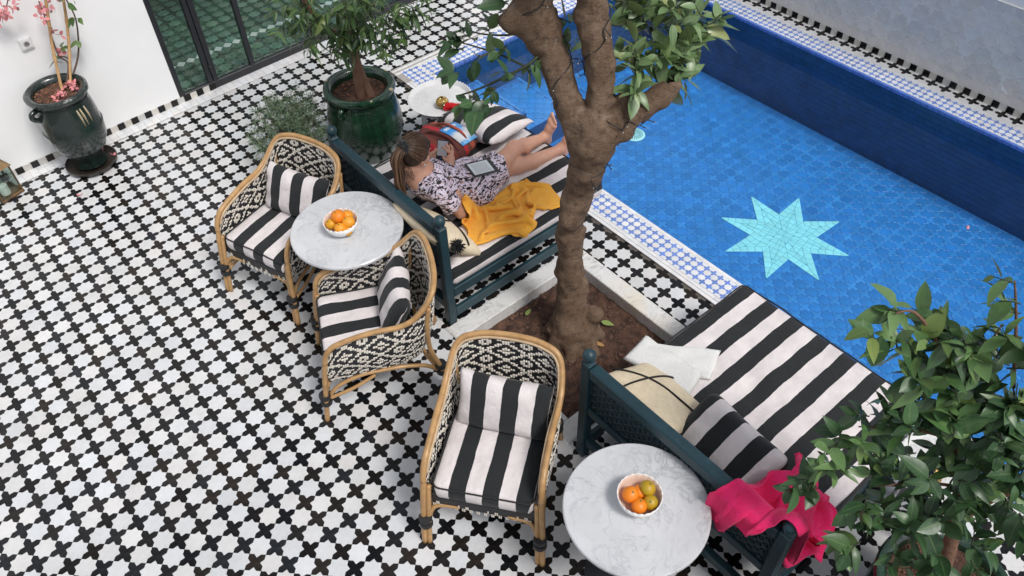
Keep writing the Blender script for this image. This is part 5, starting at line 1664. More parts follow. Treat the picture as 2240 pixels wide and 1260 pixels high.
# ---------------------------------------------------------------- leaves
def leaf_mesh(name, L, Wd, mat, droop=.25, fold=.25, nL=6, seed=0, tip=1.0):
    rg = random.Random(seed); V = []; F = []; UV = []
    for i in range(nL + 1):
        t = i / nL
        w = Wd / 2 * (math.sin(math.pi * min(1, t ** .85)) ** .8) * (1 - .12 * t) if 0 < i < nL else 0.0008
        z = -droop * L * t * t + .015 * L * math.sin(t * 7 + seed)
        x = L * t
        for k, s in enumerate((-1, 0, 1)):
            V.append((x, s * w, z + abs(s) * w * fold + .04 * w * math.sin(t * 11 + s + seed))); UV.append((t, s))
    for i in range(nL):
        a = i * 3
        F += [[a, a + 3, a + 4, a + 1], [a + 1, a + 4, a + 5, a + 2]]
    return np.array(V), F, UV
def leafmat(name, c1, c2, cv, rough=.38, back=(.12, .20, .07)):
    m, t, b = nodes(name); v = coord(t)
    oi = t.nodes.new('ShaderNodeObjectInfo'); at = t.nodes.new('ShaderNodeAttribute'); at.attribute_name = 'var'
    r = math_n(t, 'FRACT', math_n(t, 'ADD', oi.outputs['Random'], at.outputs['Fac']))
    c = mixc(t, r, c1, c2)
    r2 = math_n(t, 'FRACT', math_n(t, 'MULTIPLY', r, 13.7))
    c = mixc(t, ramp(t, r2, .90, .97, (0,) * 3, (.6,) * 3), c, (c2[0] * 1.9, c2[1] * 1.25, c2[2] * .7))
    c = mixc(t, ramp(t, noise(t, v, 120, 2), .72, .76, (0,) * 3, (.5,) * 3), c, (.16, .12, .05))
    c = mixc(t, ramp(t, noise(t, v, 40, 3), .4, .75, (0,) * 3, (.35,) * 3), c, cv)
    uvn = t.nodes.new('ShaderNodeTexCoord').outputs['UV']; sx = t.nodes.new('ShaderNodeSeparateXYZ'); t.links.new(uvn, sx.inputs[0])
    rib = ramp(t, math_n(t, 'ABSOLUTE', sx.outputs[1]), .03, .10, (.6,) * 3, (0,) * 3)
    veins = math_n(t, 'LESS_THAN', math_n(t, 'FRACT', math_n(t, 'ADD', math_n(t, 'MULTIPLY', sx.outputs[0], 8), math_n(t, 'MULTIPLY', math_n(t, 'ABSOLUTE', sx.outputs[1]), -1.6))), .12)
    c = mixc(t, math_n(t, 'MULTIPLY', veins, .18), c, back)
    c = mixc(t, rib, c, back)
    g = t.nodes.new('ShaderNodeNewGeometry'); c = mixc(t, g.outputs['Backfacing'], c, back)
    t.links.new(c, b.inputs['Base Color']); b.inputs['Roughness'].default_value = rough
    b.inputs['Specular IOR Level'].default_value = .5
    b.inputs['Transmission Weight'].default_value = 0
    bump(t, b, noise(t, v, 90, 3), .12, .003)
    return m
M['leaf'] = leafmat('citrus leaf', (.042, .115, .030), (.135, .235, .080), (.17, .27, .11))  # light tone paints sky light on the corner tree's upper leaves
M['leaf_dark'] = leafmat('dark citrus leaf', (.018, .052, .020), (.05, .115, .042), (.075, .14, .06))  # in the corner tree this tone also paints shade low in the crown
M['leaf_pot'] = leafmat('narrow citrus leaf', (.022, .062, .018), (.075, .135, .035), (.10, .16, .05))
M['leaf_bush'] = leafmat('grey green needle leaf', (.07, .125, .075), (.15, .22, .13), (.15, .21, .13), .6)
M['bark'] = None
def barkm(name, c1, c2, c3, sc=9):
    m, t, b = nodes(name); v = coord(t)
    c = mixc(t, ramp(t, noise(t, v, sc, 6, .65), .35, .68), c1, c2)
    c = mixc(t, ramp(t, noise(t, v, sc * 3.1, 5, .7), .58, .72), c, c3)
    c = mixc(t, ramp(t, noise(t, v, sc * 26, 2), .70, .76, (0,) * 3, (.6,) * 3), c, tuple(min(1, x * 2.2) for x in c2))
    t.links.new(c, b.inputs['Base Color']); b.inputs['Roughness'].default_value = .82; b.inputs['Specular IOR Level'].default_value = .25
    h = math_n(t, 'ADD', noise(t, v, sc * 2, 6, .7, .5), math_n(t, 'MULTIPLY', noise(t, v, sc * 14, 4, .7), .5))
    bump(t, b, h, .65, .012); return m
def old_bark(name):
    m, t, b = nodes(name); v = coord(t)
    c = mixc(t, ramp(t, noise(t, v, 5, 7, .7), .32, .70), (.145, .088, .056), (.265, .185, .128))
    c = mixc(t, ramp(t, noise(t, v, 22, 6, .75), .50, .66, (0,) * 3, (.75,) * 3), c, (.070, .040, .028))
    c = mixc(t, ramp(t, noise(t, v, 11, 6, .7, 1.0), .60, .70, (0,) * 3, (.55,) * 3), c, (.33, .28, .235))
    mp = t.nodes.new('ShaderNodeMapping'); mp.inputs['Scale'].default_value = (14, 14, 75); t.links.new(v, mp.inputs[0])
    rings = noise(t, mp.outputs[0], 1, 5, .65, .7)
    c = mixc(t, ramp(t, rings, .56, .66, (0,) * 3, (.45,) * 3), c, (.085, .052, .037))
    c = mixc(t, ramp(t, noise(t, v, 230, 2), .68, .74, (0,) * 3, (.8,) * 3), c, (.42, .36, .31))
    t.links.new(c, b.inputs['Base Color']); b.inputs['Roughness'].default_value = .85; b.inputs['Specular IOR Level'].default_value = .25
    h = math_n(t, 'ADD', math_n(t, 'ADD', noise(t, v, 24, 7, .75, .5), math_n(t, 'MULTIPLY', noise(t, v, 130, 4, .7), .55)), math_n(t, 'MULTIPLY', rings, .6))
    bump(t, b, h, 1.0, .016); return m
M['bark'] = old_bark('grey brown citrus bark')
M['bark_red'] = barkm('reddish young bark', (.16, .085, .055), (.23, .135, .09), (.09, .05, .035), 14)
M['twig'] = pm('dark green twig', (.035, .045, .022), .7, .3, 40)

def leaf_frame(d, roll):
    d = Vector(d).normalized(); up = Vector((0, 0, 1))
    y = up.cross(d)
    if y.length < .05: y = Vector((0, 1, 0))
    y.normalize(); z = d.cross(y)
    Rm = Matrix((d, y, z)).transposed()
    return Rm @ Matrix.Rotation(roll, 3, 'X')

class Foliage:
    def __init__(s, parent, name, mat, base, L, Wd, nmax, seed=0, droop=.25, fold=.25):
        s.p = parent; s.name = name; s.mat = mat; s.base = Vector(base); s.nmax = nmax; s.items = []; s.rg = random.Random(seed)
        s.var = [leaf_mesh(name, L, Wd * k, mat, droop * q, fold, 6, i) for i, (k, q) in enumerate(((1, 1), (1.15, .5), (.85, 1.7), (1.05, -.2), (.7, 2.4), (1.2, 1.2)))]
        s.tw = MB()
    def leaf(s, p, d, size=1.0, roll=None):
        s.items.append((Vector(p), Vector(d), size * s.rg.uniform(.58, 1.18), s.rg.gauss(0, .55) if roll is None else roll))
    def sprig(s, p, d, L, n, size=1.0, spread=.9, r=.0032):
        """a twig with leaves in a spiral, ending in a rosette"""
        d = Vector(d).normalized(); pts = []; q = Vector(p); dd = d.copy()
        for i in range(6):
            pts.append(q - s.base); q = q + dd * L / 5; dd = (dd + Vector((s.rg.gauss(0, .10), s.rg.gauss(0, .10), s.rg.gauss(0, .08)))).normalized()
        s.tw.tube(pts, [r * (1 - .12 * i) for i in range(6)], 5)
        for k in range(n):
            t = (k + .6) / n; i = min(int(t * 5), 4); b = pts[i].lerp(pts[i + 1], t * 5 - i) + s.base
            a = k * 2.4 + s.rg.random()
            u = d.cross(Vector((0, 0, 1)) if abs(d.z) < .9 else Vector((1, 0, 0))).normalized(); w = d.cross(u)
            ld = (u * math.cos(a) + w * math.sin(a)) * spread + d * (.35 + .6 * t) + Vector((0, 0, s.rg.uniform(-.25, .25)))
            s.leaf(b, ld, size * (.75 + .35 * math.sin(math.pi * min(t + .15, 1))))
    def branch(s, pts, r0, r1):
        c = catmull(pts, 6); s.tw.tube([Vector(x) - s.base for x in c], list(np.linspace(r0, r1, len(c))), 7)
    def build(s, twig_mat):
        key = lambda it: (it[0] - CAMLOC).length + (0 if inframe(*it[0], pad=0) else 100)
        s.items.sort(key=key)
        ms = [mesh(s.name, v, f, s.mat, True, uv=u) for v, f, u in s.var]
        for k, (p, d, z, ro) in enumerate(s.items[:s.nmax]):
            o = bpy.data.objects.new(s.name, ms[k % len(ms)]); o.location = p - s.base; o.rotation_euler = leaf_frame(d, ro).to_euler(); o.scale = (z, z, z); link(o, s.p)
        rest = s.items[s.nmax:]
        if rest:
            V = []; F = []; U = []; A = []; n0 = 0
            for k, (p, d, z, ro) in enumerate(rest):
                v, f, u = s.var[k % len(s.var)]; Rm = np.array(leaf_frame(d, ro))
                V.append((v * z) @ Rm.T + np.array(p - s.base)); F += [[i + n0 for i in q] for q in f]; U += u; A += [s.rg.random()] * len(v); n0 += len(v)
            ob('foliage', mesh('foliage', np.concatenate(V), F, s.mat, True, uv=U, attr=A), s.p, kind='stuff')
        if s.tw.v: s.tw.build('twigs', twig_mat, s.p, smooth=True, kind='stuff')

# ---------------------------------------------------------------- the old orange tree in the pit
TB = (2.955, -1.45, -.08)
tree = thing('orange_tree', 'old orange tree with a thick bare forked trunk growing in the marble edged pit', 'tree', TB)
T = Field((2.55, -2.0, -.16), (3.65, -.75, 2.75), .0110)
trunk = [(2.950, -1.455, -.14), (2.955, -1.445, .02), (2.985, -1.385, .22), (2.99, -1.36, .45), (2.985, -1.355, .75), (3.00, -1.375, 1.02), (3.015, -1.43, 1.25), (3.02, -1.45, 1.45), (3.03, -1.44, 1.56)]
trad = [.165, .112, .084, .074, .070, .072, .080, .100, .094]
T.chain(trunk, trad, .06)
for k in range(7):
    a = k * .9 + .3; T.cone((2.955 + .08 * math.cos(a), -1.45 + .08 * math.sin(a), .05), (2.955 + .20 * math.cos(a), -1.45 + .20 * math.sin(a), -.13), .05, .035, .06)
limbL = [(3.00, -1.41, 1.46), (2.985, -1.315, 1.64), (2.985, -1.215, 1.81), (2.965, -1.14, 1.95), (2.945, -1.085, 2.10), (2.92, -1.11, 2.30), (2.90, -1.14, 2.7)]
T.chain(limbL, [.085, .070, .076, .088, .086, .078, .07], .025)
T.cone((2.96, -1.12, 2.00), (2.865, -1.065, 2.045), .085, .062, .05)
T.ell((2.84, -1.05, 2.05), (.055, .05, .05), .03)
limbM = [(3.06, -1.46, 1.46), (3.095, -1.435, 1.66), (3.11, -1.395, 1.85), (3.108, -1.345, 2.03), (3.10, -1.31, 2.25), (3.11, -1.27, 2.7)]
T.chain(limbM, [.085, .070, .073, .076, .074, .07], .02)
T.ell((3.06, -1.31, 2.10), (.05, .05, .045), .03)
limbR = [(3.05, -1.49, 1.50), (3.14, -1.535, 1.575), (3.24, -1.575, 1.63), (3.33, -1.62, 1.685), (3.385, -1.63, 1.735)]
T.chain(limbR, [.085, .070, .060, .058, .056], .03)
T.ell((3.13, -1.55, 1.53), (.055, .055, .06), .03); T.ell((3.07, -1.49, 1.40), (.06, .06, .06), .04)
T.ell((3.17, -1.52, 1.68), (.05, .05, .06), .03); T.ell((2.92, -1.40, .93), (.05, .05, .06), .05); T.ell((3.06, -1.40, .30), (.05, .05, .07), .05)
T.ell((3.06, -1.53, .12), (.06, .06, .07), .05); T.ell((3.39, -1.635, 1.745), (.03, .03, .03), .015, neg=True)
rgt = np.random.RandomState(4)
for k in range(26):
    i = rgt.randint(0, len(trunk) - 1); t = rgt.random(); c = np.array(trunk[i]) * (1 - t) + np.array(trunk[i + 1]) * t; a = rgt.uniform(0, 6.28); r = trad[i] * .93
    s_ = rgt.uniform(.014, .034); T.ell(c + [r * math.cos(a), r * math.sin(a), 0], (s_, s_, s_ * .8), .03)
T.noise(.0048, (12, 36), 24, 3); T.noise(.0036, (45, 110), 24, 9)
V, F = T.surf(); V = smooth_mesh(V, F, 1)
ob('trunk', mesh('trunk', V - np.array(TB), F, M['bark'], True), tree)
# cut faces of sawn limbs
mb = MB(); mb.sphere(Vector((2.812, -1.035, 2.052)) - Vector(TB), (.012, .040, .042), 14, 8, rot=(0, 0, math.radians(-140))); mb.sphere(Vector((3.405, -1.645, 1.755)) - Vector(TB), (.014, .030, .034), 12, 8, rot=(0, .4, 0))
mb.build('sawn_end', barkm('sawn wood', (.10, .065, .045), (.06, .038, .028), (.03, .02, .015), 30), tree, smooth=True)
M['leaf_sheen'] = leafmat('citrus leaf with painted sheen', (.085, .155, .055), (.155, .235, .105), (.19, .27, .13), .36, (.20, .28, .11))  # green lightened to paint the sheen on the leaves
fo = Foliage(tree, 'leaf', M['leaf_sheen'], TB, .140, .066, 300, 3)
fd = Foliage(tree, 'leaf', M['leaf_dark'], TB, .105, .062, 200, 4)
left = [(2.75,-1.18,1.85), (2.83,-1.19,1.88), (2.66,-1.13,1.80), (2.78,-1.02,1.85), (2.76,-0.88,1.82), (2.80,-0.80,1.85), (2.86,-0.84,1.87), (2.75,-0.76,1.80), (2.61,-1.03,1.72), (2.65,-0.85,1.75), (2.65,-1.10,1.72), (2.84,-1.01,1.90), (2.74,-0.72,1.85)]
fd.branch([(2.99, -1.16, 1.93), (2.86, -1.17, 1.87), (2.74, -1.12, 1.82), (2.62, -1.04, 1.76), (2.55, -.97, 1.72)], .010, .004)
fd.branch([(2.82, -1.16, 1.86), (2.80, -1.0, 1.86), (2.78, -.84, 1.84), (2.75, -.72, 1.83)], .007, .003)
fd.branch([(2.94, -1.10, 1.98), (2.88, -.96, 1.92), (2.83, -.80, 1.88), (2.80, -.68, 1.88)], .007, .003)
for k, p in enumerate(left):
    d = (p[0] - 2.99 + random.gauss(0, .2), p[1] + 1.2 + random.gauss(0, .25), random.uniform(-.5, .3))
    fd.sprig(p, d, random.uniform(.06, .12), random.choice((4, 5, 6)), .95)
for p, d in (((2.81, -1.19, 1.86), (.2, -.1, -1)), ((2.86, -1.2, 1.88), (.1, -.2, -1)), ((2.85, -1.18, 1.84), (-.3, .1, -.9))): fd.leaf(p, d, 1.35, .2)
for p, d in (((2.56, -.93, 1.84), (-.8, .1, .2)), ((2.66, -1.12, 1.68), (-.9, -.2, .1)), ((2.71, -.66, 1.9), (-.5, .6, .25)), ((2.58, -1.08, 1.68), (-.6, -.4, -.1)), ((2.9, -1.0, 2.12), (-.3, .3, .9)), ((2.87, -.97, 2.10), (-.9, .2, .2))): fd.leaf(p, d, 1.2)
rightc = [(3.29,-1.50,1.75), (3.29,-1.43,1.85), (3.40,-1.48,1.85), (3.53,-1.48,1.85), (3.61,-1.50,1.90), (3.63,-1.58,1.85), (3.68,-1.56,1.90), (3.41,-1.43,1.95), (3.39,-1.35,2.00), (3.56,-1.38,1.95), (3.31,-1.33,1.95), (3.38,-1.54,1.78), (3.49,-1.56,1.80), (3.43,-1.60,1.75), (3.45,-1.38,2.05)]
fo.branch([(3.36, -1.62, 1.73), (3.40, -1.54, 1.82), (3.50, -1.50, 1.86), (3.64, -1.54, 1.90)], .011, .004)
fo.branch([(3.22, -1.56, 1.65), (3.27, -1.49, 1.78), (3.33, -1.42, 1.90), (3.42, -1.38, 2.05)], .010, .004)
fo.branch([(3.11, -1.33, 2.08), (3.24, -1.36, 2.0), (3.36, -1.36, 1.98)], .008, .004)
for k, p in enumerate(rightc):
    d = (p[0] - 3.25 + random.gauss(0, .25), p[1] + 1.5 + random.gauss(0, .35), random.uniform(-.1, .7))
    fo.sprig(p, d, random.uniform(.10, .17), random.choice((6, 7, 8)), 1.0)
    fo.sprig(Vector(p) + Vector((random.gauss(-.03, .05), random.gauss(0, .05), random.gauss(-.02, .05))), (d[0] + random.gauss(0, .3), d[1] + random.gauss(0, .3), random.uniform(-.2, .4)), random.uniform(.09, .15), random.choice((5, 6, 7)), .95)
for k in range(12):
    p = Vector((random.uniform(3.28, 3.62), random.uniform(-1.62, -1.34), random.uniform(1.76, 2.05)))
    fo.sprig(p, (random.gauss(.3, .5), random.gauss(-.1, .5), random.uniform(-.3, .5)), random.uniform(.08, .13), random.choice((5, 6, 7)), .85)
for p, d in (((3.37, -1.64, 1.74), (.2, -.3, -.9)), ((3.40, -1.62, 1.74), (.7, -.5, -.5)), ((3.40, -1.58, 1.76), (.9, -.5, .1)), ((3.68, -1.55, 1.9), (.8, -.5, .1)), ((3.66, -1.6, 1.88), (.7, -.7, -.2))): fo.leaf(p, d, 1.3)
for p in ((3.07, -1.22, 2.02), (3.04, -1.22, 1.90), (3.04, -1.28, 1.84), (3.07, -1.20, 1.78)): fd.sprig(p, (random.gauss(0, .4), .8, random.uniform(-.4, .3)), .09, 6, .95)
# unseen crown above the frame: a few boughs so that the tree is not bare
for k in range(26):
    a = random.uniform(0, 6.28); r = random.uniform(.15, .75); fd.sprig((3.0 + r * math.cos(a), -1.1 + r * math.sin(a), random.uniform(2.75, 3.1)), (math.cos(a), math.sin(a), .2), .14, 8, 1.0)
fo.build(M['twig']); fd.build(M['twig'])
# string of unlit fairy lights wound round the limbs
sl_ = thing('string_lights', 'thin black string of tiny unlit lights wound round the tree limbs', 'string lights', (3.0, -1.4, 1.4))
def wind(pts, rad, turns, a0, mb, lm, off=.006):
    c = catmull(pts, 10); R = np.interp(np.linspace(0, 1, len(c)), np.linspace(0, 1, len(rad)), rad); out = []
    n = 90; cs = resample(c, n); rr = np.interp(np.linspace(0, 1, n), np.linspace(0, 1, len(R)), R)
    ph = a0
    for i in range(n):
        t = cs[min(i + 1, n - 1)] - cs[max(i - 1, 0)]; t /= np.linalg.norm(t); u = np.cross(t, [0, 0, 1.0] if abs(t[2]) < .95 else [1.0, 0, 0]); u /= np.linalg.norm(u); w = np.cross(t, u)
        ph = a0 + turns * 2 * math.pi * i / n + .35 * math.sin(i * .35)
        p = cs[i] + (u * math.cos(ph) + w * math.sin(ph)) * (rr[i] * 1.04 + off) - np.array([3.0, -1.4, 1.4]); out.append(Vector(p))
        if i % 9 == 4:
            d = Vector(u * math.cos(ph + .4) + w * math.sin(ph + .4)) * .022 + Vector(t) * random.uniform(-.03, .03)
            mb.tube([Vector(p), Vector(p) + d * .6, Vector(p) + d * 1.4], [.0022, .0026, .0030], 5); lm.sphere(Vector(p) + d * 1.45, .0034, 6, 4)
    mb.tube(out, .0030, 5)
wm, lm = MB(), MB()
wind(limbL[:6], [.085, .070, .076, .088, .086, .078], 1.6, .4, wm, lm)
wind(limbM[:5], [.085, .070, .073, .076, .074], 1.5, 2.6, wm, lm)
wind(trunk[6:], [.080, .100, .094], .8, 2.2, wm, lm)
wind(limbR, [.085, .070, .060, .058, .056], .9, 4.2, wm, lm)
wm.build('wire', M['bind'], sl_, smooth=True, kind='stuff'); lm.build('bulb', pm('clear bulb', (.5, .5, .45), .2), sl_, smooth=True, kind='stuff')
# fallen leaves
def fallen(x, y, z, rz, s, mat, lab):
    v, f, u = leaf_mesh('fallen_leaf', .105 * s, .05 * s, mat, .06, .15, 6, 2)
    o = tag(ob('fallen_leaf', mesh('fallen_leaf', v, f, mat, True, uv=u), None, (x, y, z), (random.uniform(-.15, .15), random.uniform(-.1, .1), rz)), lab, 'leaf')
M['leaf_fresh'] = leafmat('fallen green leaf', (.20, .28, .07), (.22, .30, .08), (.26, .30, .1), .5, (.3, .34, .14))
M['leaf_dry'] = leafmat('fallen dry leaf', (.42, .24, .09), (.40, .22, .08), (.3, .16, .06), .7, (.45, .3, .14))
fallen(3.17, -1.49, -.060, -1.1, .85, M['leaf_fresh'], 'fresh green leaf lying on the soil right of the tree foot')
fallen(3.035, -1.655, -.055, 1.9, .72, M['leaf_dry'], 'dry tan leaf lying on the soil near the front of the tree foot')
fallen(2.83, -1.12, -.058, .3, .62, M['leaf_fresh'], 'small green leaf lying on the soil left of the tree foot')

# ---------------------------------------------------------------- glazed pots
def glaze(name, c1, c2, c3, streak=9, bp=.3):
    m, t, b = nodes(name); v = coord(t)
    mp = t.nodes.new('ShaderNodeMapping'); mp.inputs['Scale'].default_value = (streak * 2.2, streak * 2.2, streak * .22); t.links.new(v, mp.inputs[0])
    c = mixc(t, ramp(t, noise(t, mp.outputs[0], 1, 5, .65), .38, .68), c1, c2)
    c = mixc(t, ramp(t, noise(t, v, 16, 6, .7), .64, .74), c, c3)
    t.links.new(c, b.inputs['Base Color']); b.inputs['Roughness'].default_value = .16
    b.inputs['Coat Weight'].default_value = .6; b.inputs['Coat Roughness'].default_value = .06
    h = math_n(t, 'ADD', noise(t, mp.outputs[0], 1.4, 3), math_n(t, 'MULTIPLY', noise(t, v, 28, 5, .65), .7))
    bump(t, b, h, bp, .012); return m
M['glaze_green'] = glaze('dark green glaze', (.006, .022, .014), (.013, .055, .026), (.04, .075, .035))
M['glaze_black'] = glaze('blackish green glaze', (.007, .013, .012), (.012, .028, .022), (.004, .006, .006), 6, .55)
M['clay'] = pm('bare clay chip', (.42, .34, .22), .8, .2, 40)
def rope(mb, r, z, n, s, seg=6):
    for k in range(n):
        a = 2 * math.pi * k / n; mb.sphere((r * math.cos(a), r * math.sin(a), z), (s, s, s * .8), seg, 4)
def pot(name, lab, loc, prof, rin, rim_z, soil_z, mat, handles=None, ropes=(), wob=.01):
    t = thing(name, lab, 'pot', loc)
    wf = lambda a, z: wob * math.sin(2 * a + z * 5) * .6 + wob * .5 * math.sin(5 * a + z * 17)
    b = MB().lathe(prof, 64, wob=wf).build('body', mat, t, autosmooth=50)
    mb = MB()
    for r, z, n, s in ropes: rope(mb, r, z, n, s)
    if mb.v: mb.build('rope_band', mat, t, smooth=True)
    for a in (handles or []):
        h = MB(); r, z = a[1], a[2]
        pts = [(r * math.cos(a[0]), r * math.sin(a[0]), z + .05), ((r + .045) * math.cos(a[0] + .02), (r + .045) * math.sin(a[0] + .02), z + .04), ((r + .05) * math.cos(a[0]), (r + .05) * math.sin(a[0]), z), (r * math.cos(a[0]), r * math.sin(a[0]), z - .04)]
        h.tube(catmull(pts, 5), .020, 8); h.build('handle', mat, t, smooth=True)
    Vs, Fs = soil_mesh(-rin, -rin, rin, rin, soil_z, .012, 44, True)
    ob('soil', mesh('soil', Vs, Fs, M['soil'], True), t, kind='stuff')
    mb = MB(); rg = np.random.RandomState(int(loc[0] * 100))
    for k in range(160):
        a = rg.uniform(0, 6.28); r = rin * .95 * math.sqrt(rg.random()); s = abs(rg.normal(0, .005)) + .003
        mb.sphere((r * math.cos(a), r * math.sin(a), soil_z + s * .5), (s, s * .8, s * .8), 5, 4)
    mb.build('soil_crumbs', pm('red soil crumbs', (.20, .095, .055), .95, .5, 40), t, kind='stuff')
    return t
# big green pot with the small orange tree
P2 = (3.03, 1.02, 0)
prof2 = [(.17, .0), (.20, .004), (.225, .05), (.262, .14), (.287, .24), (.290, .31), (.280, .40), (.258, .49), (.238, .535), (.240, .55), (.262, .565), (.276, .585), (.272, .606), (.250, .618), (.222, .612), (.205, .590), (.203, .54), (.205, .50)]
p2 = pot('glazed_pot', 'big dark green glazed pot holding a small orange tree behind the daybed', P2, prof2, .206, .61, .545, M['glaze_green'], [(math.radians(205), .235, .50)], [(.252, .515, 74, .0075), (.290, .225, 84, .0065)])
mb = MB()
for a, s in ((2.2, .02), (5.3, .024), (.1, .014), (4.5, .012)): mb.sphere((.258 * math.cos(a), .258 * math.sin(a), .606), (s, s * .7, .014), 8, 5)
mb.build('chip', M['clay'], p2, smooth=True)
st = thing('potted_orange_tree', 'small orange tree with narrow leaves growing in the big green pot', 'tree', (3.03, 1.0, .545))
tr = MB(); b0 = Vector((3.03, 1.0, .545))
tr.tube([Vector(q) - b0 for q in catmull([(3.005, .965, .53), (3.02, .985, .70), (3.035, 1.01, .86), (3.03, .99, 1.08), (3.035, .99, 1.30), (3.04, 1.0, 1.60)], 6)], list(np.linspace(.042, .022, 31)), 10)
tr.tube([Vector(q) - b0 for q in catmull([(3.065, .925, .53), (3.05, .975, .68), (3.045, 1.0, .82)], 6)], list(np.linspace(.040, .024, 13)), 10)
tr.tube([Vector(q) - b0 for q in catmull([(3.035, 1.0, .95), (2.93, 1.02, 1.08), (2.82, 1.02, 1.20), (2.74, 1.01, 1.40), (2.67, .99, 1.55)], 5)], list(np.linspace(.020, .012, 21)), 8)
tr.tube([Vector(q) - b0 for q in catmull([(3.03, 1.0, 1.08), (3.10, .88, 1.22), (3.18, .74, 1.36)], 5)], list(np.linspace(.018, .008, 11)), 8)
tr.tube([Vector(q) - b0 for q in catmull([(3.03, 1.0, 1.02), (2.96, .86, 1.12), (2.90, .74, 1.22)], 5)], list(np.linspace(.015, .006, 11)), 8)
tr.build('trunk', M['bark_red'], st, smooth=True)
f2 = Foliage(st, 'leaf', M['leaf_pot'], tuple(b0), .095, .030, 300, 9, .45, .3)
cl2 = [(2.65,0.93,1.30), (2.60,1.06,1.35), (2.77,0.99,1.20), (2.81,0.90,1.15), (2.88,0.79,1.12), (3.01,0.75,1.12), (3.10,0.71,1.15), (3.20,0.62,1.22), (3.24,0.55,1.30), (3.12,0.62,1.35), (2.97,0.68,1.35), (2.87,0.81,1.30), (2.76,0.83,1.40), (2.65,0.92,1.45), (2.87,0.64,1.50), (3.03,0.56,1.50), (3.23,0.56,1.40), (2.90,0.90,1.08), (2.98,0.79,1.20), (2.94, .88, 1.16), (3.0, .86, 1.25), (2.95,.75,1.4), (3.06,.7,1.25)]
for p in cl2:
    for q in range(4):
        o_ = Vector((random.gauss(0, .05), random.gauss(0, .05), random.gauss(0, .05)))
        d = (p[0] - 3.03 + random.gauss(0, .3), p[1] - 1.0 + random.gauss(0, .3), random.uniform(-.7, .2))
        f2.sprig(Vector(p) + o_, d, random.uniform(.07, .13), random.choice((6, 7, 8)), 1.0, 1.0, .0025)
for k in range(60):
    a = random.uniform(0, 6.28); r = random.uniform(.1, .55); f2.sprig((3.03 + r * math.cos(a), .95 + r * math.sin(a), random.uniform(1.45, 2.0)), (math.cos(a), math.sin(a), .3), .12, 7, 1.0)
f2.build(M['twig'])

# low bush behind the armchair
bs = thing('bush', 'airy grey green bush growing up behind the left armchair', 'bush', (2.50, 1.20, 0))
MB().lathe([(0, 0), (.10, 0), (.125, .02), (.145, .17), (.155, .185), (.150, .195), (.138, .19), (.132, .16), (0, .16)], 28).build('pot', M['glaze_black'], bs, autosmooth=45)
fb = Foliage(bs, 'leaf', M['leaf_bush'], (2.50, 1.20, 0), .034, .0065, 0, 21, .3, .2)
for k in range(190):
    a = random.uniform(0, 6.28); el = random.uniform(.15, 1.45); r = .33 * random.random() ** .45
    c = Vector((2.50 + r * math.cos(a) * math.cos(el) * 1.05, 1.20 + r * math.sin(a) * math.cos(el) * 1.05, .18 + r * math.sin(el) * 1.25))
    d = Vector((math.cos(a) * math.cos(el), math.sin(a) * math.cos(el), math.sin(el)))
    for q in range(3): fb.sprig(c + Vector((random.gauss(0, .02), random.gauss(0, .02), random.gauss(0, .02))), d + Vector((random.gauss(0, .4), random.gauss(0, .4), random.gauss(0, .35))), .085, 12, 1.0, .8, .0014)
for k in range(26):
    a = random.uniform(0, 6.28); r = random.uniform(.08, .26); fb.branch([(2.50, 1.20, .14), (2.50 + r * .4 * math.cos(a), 1.20 + r * .4 * math.sin(a), .30), (2.50 + r * math.cos(a), 1.20 + r * math.sin(a), random.uniform(.36, .52))], .0032, .0015)
fb.build(pm('brown stem', (.07, .04, .025), .8))

# tall black urn with bougainvillea
P1 = (1.248, 2.375, 0)
prof1 = [(.10, .035), (.125, .04), (.120, .075), (.125, .105), (.165, .16), (.200, .23), (.214, .31), (.214, .335), (.208, .345), (.206, .42), (.198, .49), (.185, .535), (.183, .545), (.205, .555), (.222, .572), (.222, .590), (.205, .602), (.180, .598), (.165, .580), (.160, .54)]
prof1 = [(r * 1.02, z * 1.19) for r, z in prof1]
p1 = pot('glazed_urn', 'tall blackish green glazed urn by the white wall holding a bougainvillea', P1, prof1, .165, .72, .668, M['glaze_black'], [(math.radians(195), .196, .585)], [(.194, .628, 64, .006), (.218, .399, 70, .006)])
MB().lathe([(0, 0), (.165, 0), (.195, .03), (.200, .05), (.193, .053), (.185, .035), (.15, .018), (0, .018)], 48, (0, 0, .001)).build('saucer', pm('dark clay saucer', (.028, .022, .018), .35, .4, 12, .2, 40), p1, autosmooth=40)
mb = MB()
for a, w in ((-1.25, .010), (-1.05, .014), (-.9, .008)):
    mb.add([((.2 - .0) * math.cos(a + s * w * 3), .2 * math.sin(a + s * w * 3), z) for z, s in ((.50, -1), (.50, 1), (.44, 0))], [[0, 1, 2]])
    n0 = len(mb.v)
mb2 = MB()
for a in (-1.35, -1.22, -1.02): mb2.tube([(.200 * math.cos(a), .200 * math.sin(a), .60), (.208 * math.cos(a + .02), .208 * math.sin(a + .02), .54), (.213 * math.cos(a + .03), .213 * math.sin(a + .03), .46)], [.006, .009, .003], 6)
mb2.build('glaze_chip', M['clay'], p1, smooth=True)
bg_ = thing('bougainvillea', 'bougainvillea with pink bracts climbing bamboo canes out of the tall urn', 'plant', (1.30, 2.45, .56))
bb = Vector((1.30, 2.45, .56)); M['cane'] = pm('bamboo cane', (.48, .29, .13), .45, .25, 30)
